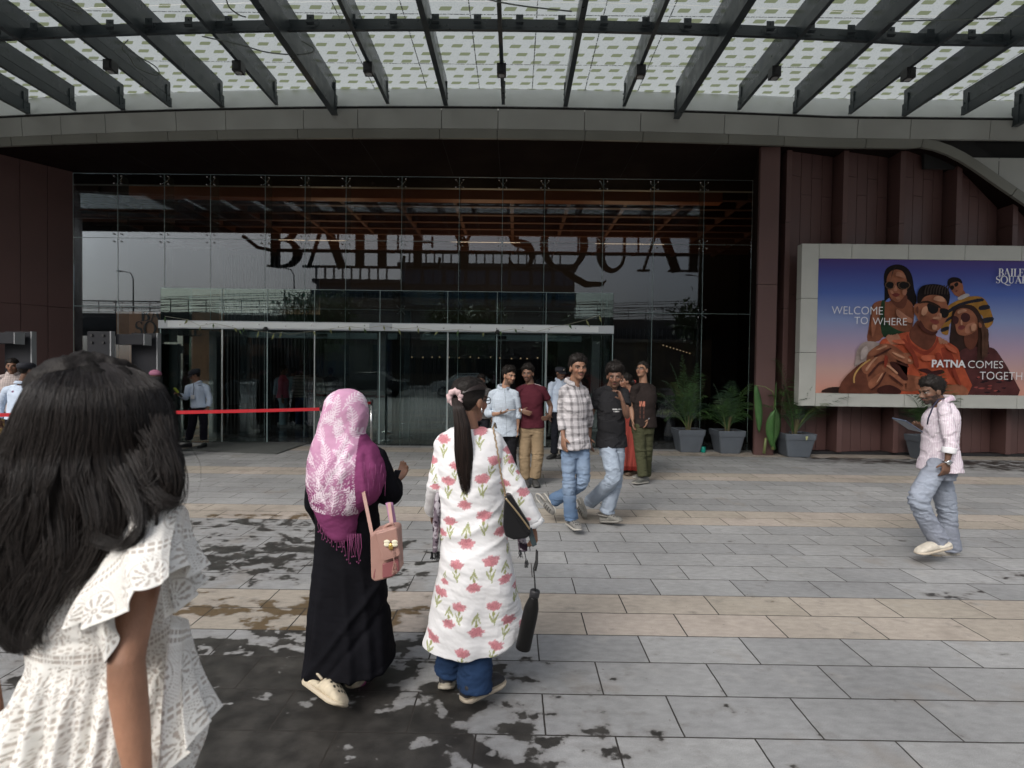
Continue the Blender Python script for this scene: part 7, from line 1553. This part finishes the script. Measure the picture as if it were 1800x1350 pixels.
def scarf2(co, c2):
    px, py = px_of(2.58, co); n1 = nz(co, 8, 4, 4); t = sst(770, 880, py+n1*30); c = PINK*(1-t[:,None])+PURP*1.25*t[:,None]
    c = c*(1-.20*sst(.1,.6,nz(co,6,6,3)))[:,None]+LITE*(.20*sst(.1,.6,nz(co,6,6,3)))[:,None]
    for fx, fy, an, L_ in FR:
        dx, dy = px-fx, py-fy; s = dx*math.cos(an)+dy*math.sin(an); u = -dx*math.sin(an)+dy*math.cos(an); u = u-.006*s*s*(1 if int(fx) % 2 else -1)
        ins = (s > 0) & (s < L_) & (np.abs(u) < 9*np.sin(np.clip(s/L_,0,1)*math.pi*.92+.12)); lf = ins & (np.sin((s-np.abs(u)*.8)*1.35) > .0) | ((np.abs(u) < .8) & (s > -8) & (s < L_))
        a = (.72*np.ones(len(co)))[lf][:,None]; c[lf] = c[lf]*(1-a)+WHT_*a
    spk = (nz(co, 260, 7, 2) > .42) & (py > 800); c[spk] = c[spk]*.5+WHT_*.5
    edge = (px > 633+ (py-780)*.04) & (py > 768+(px-633)*.05) | ((py > 903+ (633-px)*-.1) ); c[edge] = PURP*(1.15+.15*n1[edge][:,None])
    return c
def sfold(co):
    px, py = px_of(2.58, co); f = np.zeros(len(co))
    for (x0,y0,x1,y1,w,am) in ((640,720,575,850,7,.007),(630,745,600,900,6,.006),(648,760,560,880,6,.006),(560,780,548,860,6,.005),(650,790,670,850,6,.007),(640,800,655,880,5,.007),(600,690,560,760,8,.004),(590,860,640,800,7,.007),(625,770,655,800,6,.006)):
        L2 = math.hypot(x1-x0, y1-y0); ux, uy = (x1-x0)/L2, (y1-y0)/L2; s = (px-x0)*ux+(py-y0)*uy; d = (px-x0)*-uy+(py-y0)*ux; f += am*np.exp(-(d/w)**2)*sst(-20,20,s)*sst(-20,20,L2-s)
    return f
loft_cloth(root, 'headscarf', [(683,596,622,2.655,.035),(690,583,634,2.65,.065),(704,574,642,2.65,.092),(722,569,644,2.65,.105),(742,563,644,2.65,.108),(762,556,642,2.64,.105),(780,550,652,2.63,.115),(800,545,668,2.62,.130),(822,541,677,2.61,.140),(850,541,676,2.60,.142),(878,547,662,2.59,.135),(900,557,637,2.585,.125),(920,566,634,2.58,.11),(936,577,632,2.58,.10),(942,590,630,2.58,.09)],
           scarf2, CLOTH, .0042, sfold, None, 3, None, wr=.9, wseed=21, wsc=11)
m = MB(); g = np.random.default_rng(2)
for k in range(26):
    t = k/25; x = 560+t*74; y = 915+27*math.sin(min(1,t*1.25)*math.pi/2); a = at(x, y-4, 2.49+.02*abs(t-.5)); L_ = g.uniform(.05,.10)+(.05 if t > .6 else 0)
    m.tube([a, a+V(g.uniform(-.006,.006),-.003,-L_*.5), a+V(g.uniform(-.012,.012),-.003,-L_)], .0016, 5); m.ell(a+V(0,-.003,-L_), .003,.003,.004, None, 6, 5)
for k in range(12):
    a = at(640+k*3.4, 812+ (k % 3)*14+k*.6, 2.46+.010*k); L_ = g.uniform(.05,.09); m.tube([a, a+V(g.uniform(-.005,.01),-.004,-L_)], .0015, 5)
m.build('fringe', mat('purple_fringe', (.19,.04,.12), .8), root, True)
shoe_thing(root, at(533,1204,2.48), at(600,1252,2.33), up=(.35,.45,.8), kind='clog', c1=(.52,.45,.33), c2=(.50,.43,.32), wid=.052)
shoe_thing(root, at(616,1214,2.58), at(655,1170,2.82), up=(-.1,-.4,.9), kind='clog', c1=(.52,.45,.33), c2=(.50,.43,.32), wid=.050)
m = MB(); limb(m, [at(562,1180,2.52), at(566,1208,2.48), at(570,1222,2.46)], [.036,.038,.034], 16); limb(m, [at(636,1165,2.66), at(632,1180,2.66), at(630,1196,2.66)], [.036,.036,.034], 16); 
m = MB(); limb(m, [at(556,1180,2.52), at(562,1212,2.48)], [.036,.034], 16); 
def sock(P, nm='sock'):
    m = MB(); limb(m, P, [.040,.038,.036], 18); o = m.build(nm, None, root, True); co = mco(o.data); c = np.tile(np.array([.50,.12,.28]), (len(co),1)); setcol(o.data, c*(.6+.7*(nz(co,90,3,2)*.5+.5))[:,None]); o.data.materials.clear(); o.data.materials.append(CLOTH)
sock([at(556,1178,2.54), at(560,1192,2.50), at(564,1203,2.47)]); sock([at(640,1160,2.68), at(634,1180,2.66), at(630,1200,2.66)])
# pink bag
pbag = empty('shoulder_bag', at(676,1000,2.40), 'small dusty pink shoulder bag with a bee charm at the black robe', 'shoulder bag'); PK = mat('pink_leather', (.35,.20,.165), .5, var=.06, vscale=12, bump=.15, bscale=220); PKD = mat('pink_leather_dark', (.24,.08,.085), .5, bump=.1, bscale=220)
slab([(650,942),(660,934),(692,926),(699,930),(703,1004),(688,1016),(659,1023),(652,1018)], 2.38, 2.47, 'bag_body', PK, pbag, .008)
slab([(672,992),(700,982),(702,1004),(688,1014),(672,1017)], 2.372, 2.382, 'front_pocket', PKD, pbag, .004)
slab([(660,938),(697,927),(703,974),(702,978),(674,988),(671,984)], 2.355, 2.375, 'flap', PK, pbag, .006)
m = MB(); m.tube(cable([(672,940,2.42),(676,927,2.41),(687,921,2.41),(694,926,2.42)]), .008, 8); m.build('handle', PK, pbag, True)
m = MB(); 
for A_, B_ in (((635,846,2.50),(655,944,2.42)),((684,884,2.52),(690,930,2.44))):
    a, b_ = at(*A_), at(*B_); m.bar(a, b_, .016, .004, up=(0,-1,0))
m.build('strap', PK, pbag)
GO = mat('gold_charm', (.75,.50,.15), .3, .9); m = MB(); c = at(687,957,2.346); m.ell(c+V(0,0,-.010), .011,.007,.016, None, 12, 8); m.build('charm', GO, pbag, True)
m = MB()
for sx, sz in ((-1,.6),(1,.6),(-1,-.4),(1,-.4)): m.ell(c+V(sx*.017, -.001, sz*.013+.004), .014, .003, .009, None, 12, 8)
m.build('charm_wings', mat('pearl', (.75,.70,.52), .3), pbag, True)
m = MB(); m.tube([at(691,968,2.345), at(693,990,2.345)], .0025, 5); tassel(m, at(694,990,2.342), 18, .045, .006, .0016, 7); m.build('tassel', PK, pbag)
slab([(656,1015),(659,1000),(660,1000),(658,1018)], 2.379, 2.38, 'stitching', PKD, pbag, 0)
o = slab([(690,838),(694,826),(705,827),(700,840)], 2.80, 2.81, 'phone', mat('dark_phone2', (.02,.02,.025), .2), None, .002); tag(o, 'phone held up in front of the woman in the pink headscarf', 'phone')
loft_cloth(root, 'bag_scarf', [(884,678,690,2.55,.02),(905,683,694,2.52,.02),(925,687,697,2.48,.018)], lambda a, b: np.tile(np.array([.42,.22,.36]), (len(a),1)), CLOTH, .004)
# ---------------- girl in the white lace blouse, close to the camera
YG = 1.08
J = dict(T=fdir(170), head=at(165,735,YG+.02), sA=at(20,935,YG+.04), sB=at(268,935,YG-.02), eA=at(-40,1150,YG+.08), wA=at(0,1330,YG+.2), tA=at(20,1420,YG+.25), eB=at(222,1165,.93), wB=at(248,1395,.93), tB=at(262,1540,.93),
         hipA=at(80,1420,YG+.02), hipB=at(245,1420,YG+.02), kA=at(60,1850,YG+.05), anA=V(-.95,YG+.1,.08), kB=at(250,1850,YG-.02), anB=V(-.72,YG-.05,.08), arm=.93, girth=.86)
root, Mt, Mh = person('girl with long wavy black hair in a white lace blouse walking in front', 'person', J, 1.56, 150, 0, (.36,.185,.115), {}, dict(thick=.028, front=.045, back=-.09, side=-.04, seed=41, tuft=0), None, None, None, female=True, voxel=.005, base=V(-.85, YG, 0))
def lace(u, v, co):
    """threads and openings of the lace: panels of ten-petalled flowers between ladder bands"""
    P_ = .082; Q_ = .112; c = np.tile(np.array([.80,.785,.74]), (len(u),1)); hole = np.zeros(len(u), bool)
    uu = (u/P_+(np.floor(v/Q_) % 2)*.5) % 1; vv = (v/Q_) % 1; x = (uu-.5)*P_; y = (vv-.62)*Q_
    r = np.hypot(x, y); an = np.arctan2(y, x); R0 = .029
    hole |= (r > .008) & (r < R0*.9) & (np.cos(an*10) > .10) & ((np.sin(r*950) > -.5) | (np.cos(an*10) > .8))
    hole |= (np.abs(r-R0*1.06) < .0016) & (np.sin(an*46) > 0); hole |= (r < .004) & (r > .0015)
    band = vv < .24; b = vv/.24
    hb = band & (((b > .18) & (b < .42)) | ((b > .62) & (b < .86))) & ((u % .011) > .0038)
    hole = (hole & ~band) | hb; out = (~band) & (r > R0*1.2); hole |= out & (np.sin(x*1100)*np.sin(y*1100) > .5)
    c[hole] = np.array([.47,.42,.375]); seam = band & (np.abs(b-.5) < .06); c[seam] *= 1.08; return c
def lace_col(a, co): 
    ang = np.arctan2(co[:,1]-(YG+.0), co[:,0]-gx(180, YG)); return lace(ang*.155, co[:,2], co)
LACE = vmat('lace', .9, .3, 400, sheen=.1, spec=.15, colbump=.9)
def gfold(co):
    px, py = px_of(1.0, co); t = sst(1150, 1300, py); return t*(.010*np.sin(px*.10+.6*np.sin(py*.01))+.006*np.sin(px*.23+1.3))-.006*np.exp(-((py-1140)/10)**2)
def gextra(mb):
    nk = (J['sA']+J['sB'])/2
    for a in 'AB': limb(mb, [nk+V(0,0,.03), nk.lerp(J['s'+a], .6)+V(0,0,.012), J['s'+a]+V(0,0,.0), J['s'+a].lerp(J['e'+a], .35)], [.050,.054,.060,.056], 20)
loft_cloth(root, 'blouse', [(885,110,215,YG+.0,.06),(915,60,262,YG,.085),(960,40,272,YG,.10),(1020,45,285,YG,.108),(1080,60,290,YG,.108),(1140,78,292,YG,.105),(1190,60,318,YG,.118),(1240,30,338,YG+.0,.130),(1285,0,345,YG,.145),(1330,-20,335,YG,.150),(1400,-40,300,YG,.15)], lace_col, LACE, .0034, gfold, None, 2, gextra, wr=.9, wseed=33, wsc=12)
# ruffled cap sleeve: sheets that stand off the shoulder
def ruffle(name, top, bot, n=120, k=26, waves=5, amp=.010, seed=0, thick=.0016):
    """sheet between an upper and a lower edge given as photo points with depths, fluted towards the lower edge"""
    def curve(P, n):
        Q = np.array([list(at(*q)) for q in P]); d = np.r_[0, np.cumsum(np.linalg.norm(np.diff(Q, axis=0), axis=1))]; d /= d[-1]; t = np.linspace(0, 1, n)
        out = []
        for tt in t:
            i = min(np.searchsorted(d, tt, 'right')-1, len(Q)-2); f = (tt-d[i])/(d[i+1]-d[i]); f2 = f
            p0, p1, p2, p3 = Q[max(i-1,0)], Q[i], Q[i+1], Q[min(i+2,len(Q)-1)]; out.append(.5*((2*p1)+(p2-p0)*f2+(2*p0-5*p1+4*p2-p3)*f2**2+(3*p1-p0-3*p2+p3)*f2**3))
        return np.array(out)
    A_, B_ = curve(top, n), curve(bot, n); vs = []; U = np.linspace(0, 1, n)
    for j in range(k):
        t = j/(k-1); q = A_*(1-t)+B_*t; bulge = math.sin(t*math.pi)*.012; w = amp*t**1.2*np.sin(U*waves*6.283+seed+.8*np.sin(U*9)); q = q+np.stack([w*.35, -bulge+w, w*.2], 1); vs.append(q)
    co = np.concatenate(vs); fs = [(j*n+i, j*n+i+1, (j+1)*n+i+1, (j+1)*n+i) for j in range(k-1) for i in range(n-1)]
    me = bpy.data.meshes.new(name); me.from_pydata(co.tolist(), [], fs); me.update(); L_ = np.linalg.norm(np.diff(B_, axis=0), axis=1).sum(); H_ = np.linalg.norm(A_-B_, axis=1).mean()
    u = np.tile(U*L_, k); v = np.repeat(np.linspace(H_, 0, k), n); c = lace(u, v+.045, co); ed = v < .006; c[ed] = (.80,.78,.73); setcol(me, c); o = finish(name, me, LACE, root); s = o.modifiers.new('s', 'SOLIDIFY'); s.thickness = thick; return o
ruffle('ruffle', [(238,905,.99),(205,950,.955),(180,985,.95),(165,1010,.97)], [(243,1008,.885),(236,1062,.87),(205,1085,.865),(165,1098,.87),(108,1098,.93)], 320, 110, 3.0, .012, 1)
ruffle('ruffle', [(165,1020,.96),(195,1040,.95),(225,1050,.95)], [(150,1105,.955),(170,1150,.93),(196,1158,.91),(200,1090,.90)], 200, 80, 2, .010, 4)
ruffle('ruffle', [(232,900,.99),(262,892,.985),(292,890,.99),(318,888,1.02)], [(230,1032,.880),(252,1036,.872),(280,1030,.88),(300,1012,.90)], 260, 100, 1.5, .005, 2)
ruffle('ruffle', [(296,888,1.00),(320,888,1.03),(330,900,1.08)], [(296,1010,.93),(318,1000,.95),(340,1010,.99),(363,996,1.04)], 220, 100, 2.6, .012, 3)
ruffle('ruffle', [(292,960,1.00),(315,960,1.04),(328,965,1.08)], [(292,1085,.98),(312,1075,.98),(335,1055,1.02),(358,1022,1.06)], 200, 90, 2.2, .012, 6)
ruffle('peplum_edge', [(300,1080,1.02),(318,1085,1.04),(330,1090,1.10)], [(290,1352,.97),(322,1335,.955),(350,1290,.98),(380,1250,1.05)], 240, 170, 3, .016, 2)
jeans(root, [([J['hipA'], J['kA'], J['anA']], [.085,.08,.065,.055,.06,.06]), ([J['hipB']+V(.06,.03,0), J['kB']+V(.02,0,0), J['anB']], [.10,.088,.07,.058,.062,.06])], (.20,.21,.245), .007, 5)
shoe_thing(root, V(-.98,YG+.02,0), V(-.98,YG+.27,0), kind='sneaker', c1=(.5,.5,.5), c2=(.5,.5,.5)); shoe_thing(root, V(-.74,YG-.12,0), V(-.74,YG+.13,0), kind='sneaker', c1=(.5,.5,.5), c2=(.5,.5,.5))
# hair envelope by photo rows: (py, left px, right px, depth, half depth)
ENV = [(632,150,178,1.10,.02),(640,118,205,1.10,.055),(655,92,240,1.09,.085),(680,72,268,1.08,.105),(710,60,282,1.08,.118),(745,44,290,1.08,.122),(785,22,294,1.08,.122),(820,6,302,1.07,.120),(860,-14,298,1.06,.115),(905,-34,272,1.05,.105),(950,-46,240,1.04,.095),(1000,-50,205,1.03,.085),(1050,-50,165,1.02,.07),(1100,-40,125,1.02,.05),(1145,10,92,1.01,.02)]
E_ = np.array(ENV, float)
def envp(py, th, rho):
    L_ = np.interp(py, E_[:,0], E_[:,1]); Rr = np.interp(py, E_[:,0], E_[:,2]); Yc = np.interp(py, E_[:,0], E_[:,3]); ry = np.interp(py, E_[:,0], E_[:,4])
    cx, hw = (L_+Rr)/2, (Rr-L_)/2; Y = Yc-np.sin(th)*ry*rho; X = (cx-905)*Yc/950+np.cos(th)*hw*Yc/950*rho; Z = HCAM-(py-(HOR+ROLL*(cx-905)))*Yc/950; return np.stack([X, Y, Z], -1)
mb = MB(); rg = []
for r in ENV: rg.append([Vector(envp(np.array([r[0]]), np.array([th]), np.array([.90]))[0]) for th in np.linspace(0, 6.2832, 44, endpoint=False)][::-1])
mb.rings(rg); me = remesh(mb, .008, 3); co = mco(me); no = mno(me); wv = nz(co*np.array([1,1,.28]), 34, 5, 4); co += no*(wv*.010)[:,None]; setco(me, co); setcol(me, np.tile(np.array([.007,.006,.0055]), (len(co),1))); finish('hair_mass', me, vmat('hair_core', .7, .8, 120, spec=.1), root)
g = np.random.default_rng(123); paths = []
for k in range(9000):
    th0 = g.uniform(-.35, math.pi+.35) if g.random() < .82 else g.uniform(0, 6.283); rho = g.uniform(.86, 1.03); n = 34; y0 = g.uniform(632, 735); y1 = min(1150, y0+g.uniform(220, 520)); py = np.linspace(y0, y1, n); t = np.linspace(0, 1, n)
    ph, ph2 = g.uniform(0, 6.28, 2); ck = int((th0+.4)*7); cg = np.random.default_rng(ck+500*int(rho*14)); a1, a2, f1 = cg.uniform(0,6.28), cg.uniform(0,6.28), cg.uniform(.7,1.3)
    grow = sst(720, 940, py); th = th0+.15*np.sin(py*.020*f1+a1)*grow+.02*np.sin(py*.05+ph)
    P = envp(py, th, rho+.075*grow*np.sin(py*.034*f1+a2)+.012*np.sin(py*.06+ph2)*grow)
    crown = np.array(list(at(160, 640, 1.08)))
    if y0 < 700: P = np.concatenate([crown[None]*(1-t[:8,None]/t[8])+P[8][None]*(t[:8,None]/t[8]) if False else P[:8], P[8:]])
    fly = (g.random() < .12); 
    if fly: P += (np.array([g.normal()*.022, g.normal()*.012, g.normal()*.008])[None]*(t[:,None]**2))
    paths.append(P)
def lock(c0, pts, n, spread, seed, wv=.0):
    """a lock of strands following photo points (px,py,Y)"""
    g = np.random.default_rng(seed); Q = np.array([list(at(*q)) for q in pts]); m_ = len(Q); t = np.linspace(0, 1, 36)
    for k in range(n):
        Lk = g.uniform(.8,1.0); d = g.normal(size=3)*spread; d2 = g.normal(size=3)*spread*.8; out = []
        for tt in t*Lk:
            f = tt*(m_-1); i = min(int(f), m_-2); f -= i; p0, p1, p2, p3 = Q[max(i-1,0)], Q[i], Q[i+1], Q[min(i+2,m_-1)]
            out.append(.5*((2*p1)+(p2-p0)*f+(2*p0-5*p1+4*p2-p3)*f*f+(3*p1-p0-3*p2+p3)*f**3)+d*(1-tt)+d2*tt)
        paths.append(np.array(out))
lock(0, [(282,740,1.02),(296,790,1.01),(312,830,1.0),(314,865,1.0),(300,890,1.0),(284,902,1.0)], 130, .010, 1)
lock(0, [(270,760,1.0),(290,800,.99),(303,840,.98),(300,872,.98),(278,895,.98),(255,893,.98)], 120, .011, 2)
lock(0, [(240,800,.99),(262,850,.97),(290,880,.96),(312,884,.97),(318,878,.98)], 90, .008, 3)
lock(0, [(215,830,.97),(238,880,.95),(246,920,.93),(236,945,.92),(212,957,.92),(185,954,.925),(160,940,.93)], 170, .008, 4)
lock(0, [(170,850,.97),(180,920,.95),(160,980,.945),(130,1020,.945),(118,1060,.95)], 200, .013, 5)
lock(0, [(120,900,.97),(120,980,.95),(95,1040,.95),(66,1090,.96),(60,1130,.97),(72,1146,.97)], 220, .013, 6)
lock(0, [(60,880,.98),(50,980,.97),(35,1050,.97),(25,1100,.97),(50,1140,.97)], 180, .010, 7)
lock(0, [(200,880,.96),(205,930,.95),(190,985,.945),(150,1000,.94),(138,985,.94)], 60, .006, 8)
lock(0, [(255,860,.97),(275,905,.955),(270,935,.95),(250,945,.95)], 26, .002, 9)
g3 = np.random.default_rng(88)
for k in range(26):     # loose waves that break the outline
    py0 = g3.uniform(740, 900); side = 1 if k % 3 else -1; L0 = np.interp(py0, E_[:,0], E_[:,1]); R0_ = np.interp(py0, E_[:,0], E_[:,2]); x = (R0_-g3.uniform(4,50)) if side > 0 else (L0+g3.uniform(10,60)); Yh = 1.0+g3.uniform(-.03,.08)
    pts = [(x, py0, Yh)]; a = g3.uniform(0, 6.28); hgt = g3.uniform(90, 170)
    for q in range(1, 6): pts.append((x+side*(g3.uniform(2,12)*math.sin(q*1.3+a)+q*g3.uniform(-5,2.5)), py0+hgt*q/5, Yh-.006*q))
    if k % 4 == 0: px_, py_, Yq = pts[-1]; pts += [(px_-12, py_-8, Yq), (px_-14, py_-20, Yq)]
    lock(0, pts, int(g3.integers(14, 40)), g3.uniform(.004, .011), 100+k)
strand_mesh(paths, .00048, 'hair_strands', root, col=(.0135,.0105,.0092), colv=.8, seed=5)
